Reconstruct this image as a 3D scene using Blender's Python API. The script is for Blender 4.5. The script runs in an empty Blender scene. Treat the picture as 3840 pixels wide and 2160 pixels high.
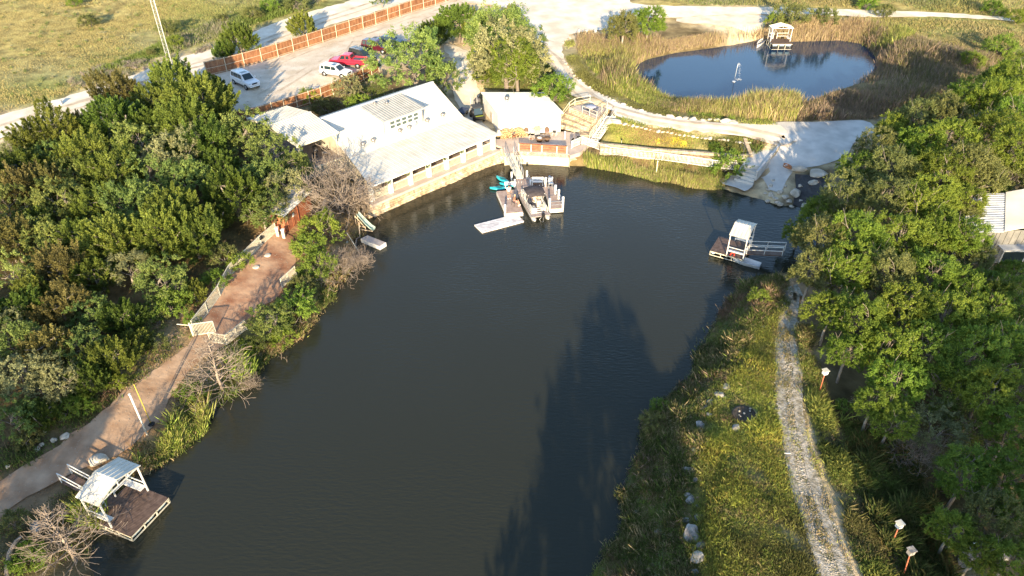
import bpy, bmesh, math, random
import numpy as np
from mathutils import Vector, Matrix
from mathutils.geometry import delaunay_2d_cdt
sc = bpy.context.scene
R = math.radians
random.seed(7); rng = np.random.default_rng(11)
# ---------------------------------------------------------------- camera
CAMH, PITCH, F = 41.0, 36.0, 2662.0
cd = bpy.data.cameras.new("camera"); cam = bpy.data.objects.new("camera", cd); sc.collection.objects.link(cam)
cam.location = (0, 0, CAMH); cam.rotation_euler = (R(90 - PITCH), 0, 0)
cd.sensor_width = 36; cd.lens = 36 * F / 3840; cd.clip_end = 6000; cd.clip_start = 0.5
sc.camera = cam
# ---------------------------------------------------------------- sky and sun
SUN_EL, SUN_AZ = 15.0, 1.5
w = bpy.data.worlds.new("World"); sc.world = w; w.use_nodes = True
nt = w.node_tree; bg = nt.nodes["Background"]
sky = nt.nodes.new("ShaderNodeTexSky"); sky.sky_type = 'NISHITA'; sky.sun_disc = False
sky.sun_elevation = R(SUN_EL); sky.sun_rotation = R(180 + SUN_AZ); sky.altitude = 300; sky.air_density = 1.0; sky.dust_density = 0.6; sky.ozone_density = 1.5
nt.links.new(sky.outputs[0], bg.inputs[0]); bg.inputs[1].default_value = 0.15
sd = bpy.data.lights.new("sun", 'SUN'); sun = bpy.data.objects.new("sun", sd); sc.collection.objects.link(sun)
sd.energy = 5.0; sd.angle = R(0.6); sd.color = (1.0, 0.80, 0.52)
dv = Vector((math.sin(R(SUN_AZ)) * math.cos(R(SUN_EL)), math.cos(R(SUN_AZ)) * math.cos(R(SUN_EL)), -math.sin(R(SUN_EL))))
sun.rotation_euler = dv.to_track_quat('-Z', 'Y').to_euler(); sun.location = (0, -60, 60)
sc.view_settings.view_transform = 'Standard'; sc.view_settings.look = 'None'
sc.view_settings.gamma = 1.0; sc.view_settings.exposure = 1.38
sc.cycles.max_bounces = 5; sc.cycles.diffuse_bounces = 2; sc.cycles.glossy_bounces = 3; sc.cycles.transmission_bounces = 3; sc.cycles.transparent_max_bounces = 6

# ---------------------------------------------------------------- photo calibration: picture position + height above water -> place
TH = R(PITCH); CT, ST = math.cos(TH), math.sin(TH)
def U(x, y, z):                      # x, y in 3840-wide picture units
    dx = (x - 1920) / F; dy = (1080 - y) / F
    d = (dx, CT + dy * ST, -ST + dy * CT); t = (z - CAMH) / d[2]
    return Vector((d[0] * t, d[1] * t, z))
S = 3840 / 2576
def V(x, y, z): return U(x * S, y * S, z)      # x, y in 2576-wide units
def zoomed(ox, oy, s): return lambda x, y, z: U(ox + x / s, oy + y / s, z)

# ---------------------------------------------------------------- ground heights (control points) and ground cover colours
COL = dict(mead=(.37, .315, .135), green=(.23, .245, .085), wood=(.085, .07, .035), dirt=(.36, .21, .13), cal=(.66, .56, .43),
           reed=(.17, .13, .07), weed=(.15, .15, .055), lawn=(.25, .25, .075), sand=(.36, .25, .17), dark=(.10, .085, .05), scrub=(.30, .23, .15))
CP = [ # x, y (2576 units), height, cover
 (60,1260,1.3,'sand'),(200,1130,1.4,'sand'),(375,1000,1.4,'sand'),(330,1090,1.1,'dirt'),(400,1060,.9,'dirt'),(470,910,1.6,'sand'),(60,1345,.9,'dark'),(160,1290,.7,'dark'),(20,1430,.8,'dark'),
 (535,820,1.7,'dirt'),(640,700,2.0,'dirt'),(700,620,2.2,'dirt'),(690,720,1.7,'dirt'),(600,870,1.0,'weed'),(700,800,1.0,'weed'),(780,700,1.2,'weed'),(560,950,.8,'weed'),(430,1090,.6,'weed'),
 (380,900,2.0,'scrub'),(440,840,2.2,'scrub'),(110,1120,1.9,'dark'),(40,1150,2.2,'dark'),(250,1000,2.2,'wood'),
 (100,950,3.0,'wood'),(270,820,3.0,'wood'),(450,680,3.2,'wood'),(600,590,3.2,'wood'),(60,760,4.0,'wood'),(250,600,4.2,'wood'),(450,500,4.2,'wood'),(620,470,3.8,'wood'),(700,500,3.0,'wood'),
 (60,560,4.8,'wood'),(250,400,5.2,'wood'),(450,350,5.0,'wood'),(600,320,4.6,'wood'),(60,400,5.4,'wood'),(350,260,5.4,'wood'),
 (50,320,5.6,'cal'),(300,235,5.6,'cal'),(430,165,5.5,'cal'),(640,100,5.5,'cal'),(100,230,6.2,'green'),(300,150,6.2,'green'),(60,120,7.0,'mead'),(250,60,6.8,'mead'),(500,90,6.0,'green'),(50,20,8,'mead'),(400,20,7,'mead'),(600,40,6.0,'green'),(780,20,6,'green'),
 (630,230,4.9,'cal'),(740,160,4.9,'cal'),(850,110,5.0,'cal'),(1000,60,5.1,'cal'),(850,200,4.8,'cal'),(940,160,4.8,'cal'),(700,265,4.7,'cal'),
 (900,240,3.9,'scrub'),(980,190,4.3,'scrub'),(830,270,3.5,'dark'),(760,300,3.0,'dark'),(1060,190,4.0,'scrub'),(1010,235,3.2,'dark'),(1160,130,4.6,'cal'),(1180,200,3.8,'cal'),(1180,290,2.6,'cal'),
 (1130,60,5.0,'scrub'),(1280,110,4.8,'weed'),(1290,190,4.2,'weed'),(1400,240,4.2,'weed'),(1230,45,5.1,'weed'),
 (1400,40,5.2,'cal'),(1250,10,5.3,'cal'),(1450,100,4.7,'cal'),(1390,170,4.5,'cal'),(1500,255,4.2,'cal'),(1650,305,4.0,'cal'),(1800,330,3.8,'cal'),(2000,345,3.6,'cal'),
 (1500,150,4.3,'weed'),(1540,220,4.0,'reed'),(1650,275,3.7,'reed'),(1800,290,3.5,'weed'),(1560,120,4.2,'weed'),(1620,110,4.0,'reed'),(1750,90,4.3,'reed'),(1820,60,4.8,'cal'),(1880,50,4.9,'cal'),
 (2050,70,4.8,'green'),(2250,90,4.6,'mead'),(2420,130,4.6,'reed'),(2300,180,4.0,'reed'),(2250,250,3.8,'reed'),(2100,285,3.7,'reed'),(2400,60,5.2,'green'),(2550,100,5.2,'green'),
 (1700,10,5.8,'mead'),(2000,8,5.8,'mead'),(2300,10,5.8,'mead'),(2560,20,6,'mead'),
 (1550,320,3.7,'lawn'),(1700,340,3.4,'lawn'),(1650,350,2.9,'lawn'),(1800,360,2.9,'lawn'),(1560,345,2.8,'lawn'),(1850,345,3.3,'weed'),(1900,370,2.8,'scrub'),(1920,400,2.2,'scrub'),
 (1500,372,1.7,'scrub'),(1650,385,1.7,'scrub'),(1800,398,1.6,'scrub'),(1500,392,.9,'reed'),(1620,410,.8,'reed'),(1720,425,.7,'reed'),(1860,420,1.4,'weed'),
 (1940,385,2.6,'cal'),(2050,380,3.2,'cal'),(1960,430,1.6,'cal'),(1930,465,.8,'cal'),(2100,330,3.5,'cal'),(1880,470,.5,'scrub'),
 (2050,450,1.5,'dark'),(2080,520,1.3,'wood'),(2020,620,1.4,'wood'),
 (1985,735,2.4,'sand'),(1975,900,2.8,'cal'),(1985,1100,2.8,'cal'),(2040,1300,2.8,'cal'),(2100,1449,2.8,'cal'),
 (1890,800,2.0,'weed'),(1880,950,2.5,'weed'),(1850,1150,2.6,'weed'),(1900,1350,2.7,'weed'),(1800,1250,2.3,'weed'),(1760,1400,2.2,'weed'),(1800,900,1.0,'weed'),(1740,1050,1.2,'weed'),(1680,1200,1.3,'weed'),(1620,1320,1.0,'weed'),
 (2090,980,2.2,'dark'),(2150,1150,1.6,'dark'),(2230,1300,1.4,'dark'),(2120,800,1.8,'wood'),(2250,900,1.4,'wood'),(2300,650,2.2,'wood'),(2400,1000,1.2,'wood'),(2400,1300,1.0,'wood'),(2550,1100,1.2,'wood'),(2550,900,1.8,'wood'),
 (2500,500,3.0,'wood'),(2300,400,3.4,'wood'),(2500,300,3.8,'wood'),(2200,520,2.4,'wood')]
cw = [V(x, y, z) for x, y, z, c in CP]
cxy = [(v.x, v.y) for v in cw]; cz = [v.z for v in cw]; cc = [COL[c[3]] for c in CP]
for a, b, z, c in [(-2,98,2.4,'scrub'),(2,101,3.4,'weed'),(8,98,3.4,'weed'),(-160,60,9,'mead'),(-200,180,14,'mead'),(0,230,9,'mead'),(160,220,8,'mead'),(180,100,6,'mead'),(100,60,3,'wood'),(70,0,1.5,'wood'),(30,5,2.2,'wood'),(12,10,2.6,'weed'),
    (12,-20,2.5,'weed'),(-60,20,3,'wood'),(-45,-10,2,'wood'),(-90,60,6,'wood'),(-10,-60,2,'wood'),(300,400,12,'mead'),(-300,400,16,'mead'),(0,500,14,'mead'),(300,-200,5,'mead'),(-300,-200,6,'mead'),(1200,1200,12,'mead'),(-1200,1200,12,'mead'),(1200,-1000,6,'mead'),(-1200,-1000,6,'mead'),(0,1500,14,'mead')]:
    cxy.append((a, b)); cz.append(z); cc.append(COL[c])
cxy = np.array(cxy); cz = np.array(cz); cc = np.array(cc)
def _phi(d): return np.sqrt(d * d + 4.0)
_A = _phi(np.linalg.norm(cxy[:, None] - cxy[None], axis=2)); NC = len(cz)
_K = np.zeros((NC + 1, NC + 1)); _K[:NC, :NC] = _A - np.eye(NC) * .8; _K[NC, :NC] = 1; _K[:NC, NC] = 1
_wt = np.linalg.solve(_K, np.append(cz, 0))
P1 = [(238,1449),(224,1400),(232,1350),(262,1290),(330,1215),(400,1168),(450,1133),(515,1085),(530,1030),(590,990),(640,945),(665,900),(705,880),(745,850),(800,795),(830,762),(838,725),(870,695),(885,655),(878,612),(905,585),(938,552),(1010,524),(1090,484),(1170,448),(1240,421),(1272,414),(1330,414),(1460,419),(1480,419),(1560,432),(1640,452),(1700,462),(1790,474),(1812,470),(1835,480),(1880,492),(1930,505),(1965,520),(2010,512),(2060,540),(2100,600),(2060,665),(1990,685),(1930,700),(1900,705),(1860,735),(1825,790),(1795,830),(1780,862),(1760,905),(1742,950),(1695,1000),(1645,1035),(1622,1075),(1625,1125),(1592,1180),(1575,1235),(1578,1300),(1560,1350),(1525,1400),(1495,1449)]
P2 = [(1590,200),(1582,170),(1630,148),(1700,132),(1800,120),(1850,112),(1900,101),(1990,103),(2060,101),(2110,99),(2165,106),(2190,125),(2210,150),(2222,180),(2190,203),(2110,225),(2060,245),(2030,262),(1950,272),(1830,275),(1740,268),(1680,260),(1625,245),(1600,225)]
WL2 = 2.9
pond1 = np.array([tuple(V(x, y, 0).xy) for x, y in P1] + [(4, 10), (1, -8), (-12, -22), (-26, -10), (-27, 12), (-25, 24)])
pond2 = np.array([tuple(V(x, y, WL2).xy) for x, y in P2])
def sdist(P, poly):                    # signed distance, negative inside
    P = np.atleast_2d(P); d = np.full(len(P), 1e9); ins = np.zeros(len(P), bool)
    n = len(poly)
    for i in range(n):
        a, b = poly[i], poly[(i + 1) % n]; e = b - a; q = P - a
        t = np.clip((q @ e) / (e @ e), 0, 1); d = np.minimum(d, np.linalg.norm(q - t[:, None] * e, axis=1))
        c = ((a[1] > P[:, 1]) != (b[1] > P[:, 1]))
        if abs(b[1] - a[1]) > 1e-9: ins ^= c & (P[:, 0] < (b[0] - a[0]) * (P[:, 1] - a[1]) / (b[1] - a[1]) + a[0])
    return np.where(ins, -d, d)
_q = lambda x, y: (-1.715 + x * .7022 - y * .712, 84.416 + x * .712 + y * .7022)
PADS = [(np.array([(-2.3, 84.5), (-1, 83.4), (7.3, 82.8), (9.3, 84.3), (11.3, 86.2), (12.3, 90), (12.6, 92.2), (10.5, 93.2), (8, 93.4), (6.6, 91.8), (-1.9, 89), (-4, 87)]), 1.15),
        (np.array([_q(-20, .4), _q(0, .4), _q(0, 6), _q(0, 16), _q(-17.9, 16), _q(-17.9, 7)]), 1.25),
        (np.array([_q(-21, .3), _q(1.5, .2), (-1, 83.2), (2, 83.6), (7.2, 82.6), (8.5, 81.8), (8.3, 78.5), (0, 79.5), _q(0, -3.8), _q(-10, -4.2), _q(-21, -4)]), -.35),
        (np.array([tuple(V(x, y, .45).xy) for x, y in [(1804,445),(1830,438),(1862,443),(1895,456),(1899,467),(1882,487),(1870,491),(1850,481),(1816,472)]]), .32),
        (np.array([tuple(V(x, y, 1.2).xy) for x, y in [(1862,412),(1912,424),(1900,462),(1850,450)]]), .5)]
def hN(P):
    P = np.atleast_2d(np.asarray(P, float))[:, :2]
    h = _phi(np.linalg.norm(P[:, None] - cxy[None], axis=2)) @ _wt[:NC] + _wt[NC]
    for poly, wl, ww in ((pond1, 0.0, 2.4), (pond2, WL2, 2.5)):
        near = (P[:, 0] > poly[:, 0].min() - 5) & (P[:, 0] < poly[:, 0].max() + 5) & (P[:, 1] > poly[:, 1].min() - 5) & (P[:, 1] < poly[:, 1].max() + 5)
        if near.any():
            d = sdist(P[near], poly); t = np.clip(d / ww, 0, 1)
            edge = wl + np.where(d > 0, .06 + .2 * d, np.maximum(-1.2, .06 + .5 * d))
            h[near] = edge * (1 - t) + np.maximum(h[near], wl + .15) * t
    for poly, z in PADS:
        near = (P[:, 0] > poly[:, 0].min() - 3) & (P[:, 0] < poly[:, 0].max() + 3) & (P[:, 1] > poly[:, 1].min() - 3) & (P[:, 1] < poly[:, 1].max() + 3)
        if near.any():
            t = np.clip(sdist(P[near], poly) / 1.0, 0, 1); t = t * t * (3 - 2 * t); h[near] = np.minimum(h[near], z * (1 - t) + h[near] * t)
    return h
def h1(x, y): return float(hN([(x, y)])[0])
def G(x, y):                          # 2576 picture units -> point on the ground
    z = 3.0
    for _ in range(14):
        p = V(x, y, z); z = z * .4 + h1(p.x, p.y) * .6
    return V(x, y, z)
def GN(pts): return [G(*p) for p in pts]

# ---------------------------------------------------------------- materials
MATS = {}
def _n(nt, t, **k):
    n = nt.nodes.new(t)
    for a, b in k.items(): setattr(n, a, b)
    return n
def mat(name, c1, c2=None, scale=3.0, rough=.8, bump=0, bscale=None, metal=0, spec=.3, attr=None, rnd=0, brot=0, detail=5, stretch=None, lo=.35, hi=.65, coords='Object', wave=None, trans=0, brick=None, dirt=None):
    if name in MATS: return MATS[name]
    m = bpy.data.materials.new(name); m.use_nodes = True; nt = m.node_tree; L = nt.links.new
    b = nt.nodes['Principled BSDF']; b.inputs['Roughness'].default_value = rough; b.inputs['Metallic'].default_value = metal
    b.inputs['Specular IOR Level'].default_value = spec
    tc = _n(nt, 'ShaderNodeTexCoord'); src = tc.outputs[coords]
    if coords == 'World': pass
    if stretch:
        mp = _n(nt, 'ShaderNodeMapping'); mp.inputs['Scale'].default_value = stretch; L(src, mp.inputs[0]); src = mp.outputs[0]
    col = None
    if c2 is not None:
        nz = _n(nt, 'ShaderNodeTexNoise'); nz.inputs['Scale'].default_value = scale; nz.inputs['Detail'].default_value = detail; L(src, nz.inputs[0])
        cr = _n(nt, 'ShaderNodeValToRGB'); cr.color_ramp.elements[0].position = lo; cr.color_ramp.elements[1].position = hi
        cr.color_ramp.elements[0].color = (*c1, 1); cr.color_ramp.elements[1].color = (*c2, 1); L(nz.outputs[0], cr.inputs[0]); col = cr.outputs[0]
    else:
        rg = _n(nt, 'ShaderNodeRGB'); rg.outputs[0].default_value = (*c1, 1); col = rg.outputs[0]
    def mul(col, fac_out, lo_, hi_):
        mr = _n(nt, 'ShaderNodeMapRange'); mr.inputs['To Min'].default_value = lo_; mr.inputs['To Max'].default_value = hi_; L(fac_out, mr.inputs[0])
        vm = _n(nt, 'ShaderNodeVectorMath', operation='SCALE'); L(col, vm.inputs[0]); L(mr.outputs[0], vm.inputs['Scale']); return vm.outputs[0]
    if attr == 'Col':
        at = _n(nt, 'ShaderNodeAttribute', attribute_name='Col'); vm = _n(nt, 'ShaderNodeVectorMath', operation='MULTIPLY'); L(at.outputs[0], vm.inputs[0]); L(col, vm.inputs[1]); col = vm.outputs[0]
    if rnd:
        oi = _n(nt, 'ShaderNodeObjectInfo'); col = mul(col, oi.outputs['Random'], 1 - rnd, 1 + rnd)
    if wave:                           # (axis, scale, depth, dark): seams or planks as relief with a dark joint
        wv = _n(nt, 'ShaderNodeTexWave', bands_direction=wave[0]); wv.inputs['Scale'].default_value = wave[1]; L(src, wv.inputs[0])
        if wave[3] < 1:
            pw = _n(nt, 'ShaderNodeMath', operation='POWER'); L(wv.outputs['Fac'], pw.inputs[0]); pw.inputs[1].default_value = .25; col = mul(col, pw.outputs[0], wave[3], 1)
    if brick:                          # (row height, length)
        bk = _n(nt, 'ShaderNodeTexBrick'); bk.inputs['Color1'].default_value = (1, 1, 1, 1); bk.inputs['Color2'].default_value = (.75, .72, .68, 1); bk.inputs['Mortar'].default_value = (brick[2],) * 3 + (1,)
        bk.inputs['Scale'].default_value = 1; bk.inputs['Row Height'].default_value = brick[0]; bk.inputs['Brick Width'].default_value = brick[1]; bk.inputs['Mortar Size'].default_value = .03
        nz2 = _n(nt, 'ShaderNodeTexNoise'); nz2.inputs['Scale'].default_value = 1.5; mx = _n(nt, 'ShaderNodeVectorMath', operation='MULTIPLY_ADD'); L(nz2.outputs['Color'], mx.inputs[0]); mx.inputs[1].default_value = (1.0, .55, .0)
        d1 = _n(nt, 'ShaderNodeVectorMath', operation='DOT_PRODUCT'); d2 = _n(nt, 'ShaderNodeVectorMath', operation='DOT_PRODUCT'); ca, sa = math.cos(R(brot)), math.sin(R(brot)); d1.inputs[1].default_value = (ca, sa, 0); d2.inputs[1].default_value = (-sa * .9, ca * .9, 1)
        cb = _n(nt, 'ShaderNodeCombineXYZ'); L(src, d1.inputs[0]); L(src, d2.inputs[0]); L(d1.outputs['Value'], cb.inputs[0]); L(d2.outputs['Value'], cb.inputs[1]); L(cb.outputs[0], mx.inputs[2]); L(mx.outputs[0], bk.inputs[0])
        vm = _n(nt, 'ShaderNodeVectorMath', operation='MULTIPLY'); L(col, vm.inputs[0]); L(bk.outputs[0], vm.inputs[1]); col = vm.outputs[0]
    L(col, b.inputs['Base Color'])
    if bump or wave:
        hgt = None
        if bump:
            nb = _n(nt, 'ShaderNodeTexNoise'); nb.inputs['Scale'].default_value = bscale or scale * 4; nb.inputs['Detail'].default_value = 6; L(src, nb.inputs[0]); hgt = nb.outputs[0]
        bp = _n(nt, 'ShaderNodeBump'); bp.inputs['Strength'].default_value = 1.0; bp.inputs['Distance'].default_value = bump or wave[2]
        L(hgt if hgt else wv.outputs['Fac'], bp.inputs['Height']); L(bp.outputs[0], b.inputs['Normal'])
    if trans:
        tr = _n(nt, 'ShaderNodeBsdfTranslucent'); mxs = _n(nt, 'ShaderNodeMixShader'); mxs.inputs[0].default_value = trans
        L(col, tr.inputs[0]); L(b.outputs[0], mxs.inputs[1]); L(tr.outputs[0], mxs.inputs[2]); L(mxs.outputs[0], nt.nodes['Material Output'].inputs[0])
    MATS[name] = m; return m

def leafmat(name, c1, c2, trans=.3, rnd=.25):   # leaf colour varies from clump to clump (point attribute) and from plant to plant
    m = bpy.data.materials.new(name); m.use_nodes = True; nt = m.node_tree; L = nt.links.new; b = nt.nodes['Principled BSDF']
    b.inputs['Roughness'].default_value = .55; b.inputs['Specular IOR Level'].default_value = .25
    at = _n(nt, 'ShaderNodeAttribute', attribute_name='tone'); cr = _n(nt, 'ShaderNodeValToRGB'); cr.color_ramp.elements[0].color = (*c1, 1); cr.color_ramp.elements[1].color = (*c2, 1); L(at.outputs['Fac'], cr.inputs[0])
    oi = _n(nt, 'ShaderNodeObjectInfo'); mr = _n(nt, 'ShaderNodeMapRange'); mr.inputs['To Min'].default_value = 1 - rnd; mr.inputs['To Max'].default_value = 1 + rnd; L(oi.outputs['Random'], mr.inputs[0])
    mr2 = _n(nt, 'ShaderNodeMapRange'); mr2.inputs['To Min'].default_value = .478; mr2.inputs['To Max'].default_value = .515
    m3 = _n(nt, 'ShaderNodeMath', operation='MULTIPLY'); m3.inputs[1].default_value = 7.31; L(oi.outputs['Random'], m3.inputs[0]); fr = _n(nt, 'ShaderNodeMath', operation='FRACT'); L(m3.outputs[0], fr.inputs[0]); L(fr.outputs[0], mr2.inputs[0])
    hs = _n(nt, 'ShaderNodeHueSaturation'); L(cr.outputs[0], hs.inputs['Color']); L(mr.outputs[0], hs.inputs['Value']); L(mr2.outputs[0], hs.inputs['Hue'])
    L(hs.outputs[0], b.inputs['Base Color'])
    tr = _n(nt, 'ShaderNodeBsdfTranslucent'); mxs = _n(nt, 'ShaderNodeMixShader'); mxs.inputs[0].default_value = trans
    L(hs.outputs[0], tr.inputs[0]); L(b.outputs[0], mxs.inputs[1]); L(tr.outputs[0], mxs.inputs[2]); L(mxs.outputs[0], nt.nodes['Material Output'].inputs[0])
    return m

# ---------------------------------------------------------------- objects
def link(o, parent=None):
    sc.collection.objects.link(o)
    if parent: o.parent = parent
    return o
def tag(o, label=None, cat=None, group=None, kind=None):
    if label: o['label'] = label
    if cat: o['category'] = cat
    if group: o['group'] = group
    if kind: o['kind'] = kind
    return o
def thing(name, label, cat, loc=(0, 0, 0), rz=0, group=None):
    o = link(bpy.data.objects.new(name, None)); o.location = loc; o.rotation_euler = (0, 0, rz); o.empty_display_size = .3
    return tag(o, label, cat, group)
def obj(name, me, m=None, parent=None, loc=None, rz=0):
    o = link(bpy.data.objects.new(name, me), parent)
    if m and not me.materials: me.materials.append(m)
    if loc is not None: o.location = loc
    if rz: o.rotation_euler = (0, 0, rz)
    return o
def npmesh(name, verts, faces, attrs=None, smooth=False):
    verts = np.asarray(verts, np.float32).reshape(-1, 3); faces = np.asarray(faces, np.int32); k = faces.shape[1]
    me = bpy.data.meshes.new(name); me.vertices.add(len(verts)); me.vertices.foreach_set('co', verts.ravel())
    me.loops.add(faces.size); me.loops.foreach_set('vertex_index', faces.ravel())
    me.polygons.add(len(faces)); me.polygons.foreach_set('loop_start', np.arange(0, faces.size, k, dtype=np.int32))
    if smooth: me.polygons.foreach_set('use_smooth', np.ones(len(faces), bool))
    for nm, a in (attrs or {}).items():
        a = np.asarray(a, np.float32)
        if a.ndim == 2:
            at = me.attributes.new(nm, 'FLOAT_COLOR', 'POINT'); at.data.foreach_set('color', np.hstack([a, np.ones((len(a), 1), np.float32)]).ravel())
        else:
            at = me.attributes.new(nm, 'FLOAT', 'POINT'); at.data.foreach_set('value', a)
    me.update(calc_edges=True); return me
class MB:                              # collects shapes into one mesh
    def __init__(s): s.v = []; s.f = []; s.sm = []
    def add(s, vs, fs, sm=False):
        o = len(s.v); s.v += [tuple(v) for v in vs]; s.f += [tuple(i + o for i in f) for f in fs]; s.sm += [sm] * len(fs); return s
    def box(s, c, d, rz=0, bev=0):
        x, y, z = [q / 2 for q in d]; c0, s0 = math.cos(rz), math.sin(rz)
        if bev:
            b = bev; ring = [(x - b, y), (x, y - b), (x, -y + b), (x - b, -y), (-x + b, -y), (-x, -y + b), (-x, y - b), (-x + b, y)]
            lv = [(-z, b), (-z + b, 0), (z - b, 0), (z, b)]; vs = []
            for zz, ins in lv:
                for px, py in ring:
                    sx = 1 - ins / max(x, .01); sy = 1 - ins / max(y, .01); px2, py2 = px * sx, py * sy
                    vs.append((c[0] + px2 * c0 - py2 * s0, c[1] + px2 * s0 + py2 * c0, c[2] + zz))
            fs = [tuple(range(8)), tuple(range(31, 23, -1))]; fs = [fs[0], tuple(reversed(fs[1]))] if False else [tuple(range(8)), tuple(reversed(range(24, 32)))]
            for l in range(3):
                for i in range(8): fs.append((l * 8 + i, l * 8 + 8 + i, l * 8 + 8 + (i + 1) % 8, l * 8 + (i + 1) % 8))
            return s.add(vs, fs)
        vs = [(c[0] + a * x * c0 - b * y * s0, c[1] + a * x * s0 + b * y * c0, c[2] + q * z) for q in (-1, 1) for a, b in ((-1, -1), (1, -1), (1, 1), (-1, 1))]
        return s.add(vs, [(3, 2, 1, 0), (4, 5, 6, 7), (0, 1, 5, 4), (1, 2, 6, 5), (2, 3, 7, 6), (3, 0, 4, 7)])
    def tube(s, pts, r, n=6, cap=True, sm=True):
        pts = [Vector(p) for p in pts]; rs = r if isinstance(r, (list, tuple)) else [r] * len(pts); vs = []; up = None
        for i, p in enumerate(pts):
            t = (pts[min(i + 1, len(pts) - 1)] - pts[max(i - 1, 0)]); t = t.normalized() if t.length > 1e-6 else Vector((0, 0, 1))
            if up is None: up = t.orthogonal().normalized()
            up = (up - t * up.dot(t)); up = up.normalized() if up.length > 1e-5 else t.orthogonal().normalized(); q = t.cross(up)
            vs += [p + (up * math.cos(2 * math.pi * k / n) + q * math.sin(2 * math.pi * k / n)) * rs[i] for k in range(n)]
        fs = [(i * n + k, i * n + (k + 1) % n, (i + 1) * n + (k + 1) % n, (i + 1) * n + k) for i in range(len(pts) - 1) for k in range(n)]
        if cap: fs += [tuple(reversed(range(n))), tuple(range((len(pts) - 1) * n, len(pts) * n))]
        return s.add(vs, fs, sm)
    def beam(s, p, q, w_=.1, h_=None):     # rectangular bar between two points
        p, q = Vector(p), Vector(q); t = (q - p).normalized(); h_ = h_ or w_
        a = t.cross(Vector((0, 0, 1))); a = a.normalized() if a.length > 1e-3 else Vector((1, 0, 0)); b = a.cross(t).normalized()
        vs = [e + a * (i * w_ / 2) + b * (j * h_ / 2) for e in (p, q) for i, j in ((-1, -1), (1, -1), (1, 1), (-1, 1))]
        return s.add(vs, [(3, 2, 1, 0), (4, 5, 6, 7), (0, 1, 5, 4), (1, 2, 6, 5), (2, 3, 7, 6), (3, 0, 4, 7)])
    def lathe(s, prof, c=(0, 0, 0), n=12, axis='z'):
        vs = []
        for r, z in prof:
            for k in range(n):
                a = 2 * math.pi * k / n; x, y = r * math.cos(a), r * math.sin(a)
                vs.append((c[0] + x, c[1] + y, c[2] + z) if axis == 'z' else (c[0] + z, c[1] + x, c[2] + y) if axis == 'x' else (c[0] + x, c[1] + z, c[2] + y))
        m_ = len(prof); fs = [(i * n + k, i * n + (k + 1) % n, (i + 1) * n + (k + 1) % n, (i + 1) * n + k) for i in range(m_ - 1) for k in range(n)]
        return s.add(vs, fs + [tuple(reversed(range(n))), tuple(range((m_ - 1) * n, m_ * n))], True)
    def slab(s, quad, t):                  # quad or polygon given as world points, thickened downwards by t
        q = [Vector(p) for p in quad]; n = len(q); vs = q + [p - Vector((0, 0, t)) for p in q]
        return s.add(vs, [tuple(range(n)), tuple(reversed(range(n, 2 * n)))] + [(i, i + n, (i + 1) % n + n, (i + 1) % n) for i in range(n)])
    def sheet(s, quad, t):                 # polygon thickened along its normal
        q = [Vector(p) for p in quad]; nn = (q[1] - q[0]).cross(q[2] - q[0]).normalized() * t; n = len(q); vs = q + [p - nn for p in q]
        return s.add(vs, [tuple(range(n)), tuple(reversed(range(n, 2 * n)))] + [(i, i + n, (i + 1) % n + n, (i + 1) % n) for i in range(n)])
    def ball(s, c, r, n=10, m_=6, sq=(1, 1, 1)):
        prof = [(math.sin(math.pi * (i + .15) / (m_ + .3)) * r, -math.cos(math.pi * (i + .15) / (m_ + .3)) * r) for i in range(m_ + 1)]
        o = len(s.v); s.lathe(prof, (0, 0, 0), n); s.v[o:] = [(c[0] + a * sq[0], c[1] + b * sq[1], c[2] + d * sq[2]) for a, b, d in s.v[o:]]; return s
    def mesh(s, name):
        me = bpy.data.meshes.new(name); me.from_pydata(s.v, [], s.f); me.polygons.foreach_set('use_smooth', s.sm)
        bm = bmesh.new(); bm.from_mesh(me); bmesh.ops.recalc_face_normals(bm, faces=bm.faces); bm.to_mesh(me); bm.free(); me.update(); return me
    def build(s, name, m, parent=None, loc=None, rz=0): return obj(name, s.mesh(name), m, parent, loc, rz)
def dup(o, parent=None):
    c = o.copy(); sc.collection.objects.link(c); c.parent = parent
    for ch in o.children: dup(ch, c)
    return c
def single(name, mb, m, label, cat, group=None, base=None):   # a thing that is one mesh, origin at its base
    o = mb.build(name, m); tag(o, label, cat, group)
    if base is not None:
        base = Vector(base); o.data.transform(Matrix.Translation(-base)); o.location = base
    return o
ORD = ['first', 'second', 'third', 'fourth', 'fifth', 'sixth', 'seventh', 'eighth', 'ninth', 'tenth', 'eleventh', 'twelfth', 'thirteenth', 'fourteenth', 'fifteenth', 'sixteenth', 'seventeenth', 'eighteenth', 'nineteenth', 'twentieth']
def ordn(i): return ORD[i] if i < 20 else 'twenty-' + ORD[i - 20] if i < 29 else 'thirtieth' if i == 29 else 'thirty-' + ORD[i - 30] if i < 39 else 'fortieth'
def densify(pts, step, jit=0, closed=True):
    out = []; n = len(pts)
    for i in range(n if closed else n - 1):
        a, b = np.array(pts[i][:2]), np.array(pts[(i + 1) % n][:2]); p0 = np.array(pts[i - 1][:2]); p3 = np.array(pts[(i + 2) % n][:2]); k = max(1, int(np.linalg.norm(b - a) / step))
        for j in range(k):
            t = j / k; out.append(.5 * ((2 * a) + (-p0 + b) * t + (2 * p0 - 5 * a + 4 * b - p3) * t * t + (-p0 + 3 * a - 3 * b + p3) * t ** 3) + (rng.normal(size=2) * jit if jit else 0))
    return out
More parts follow.
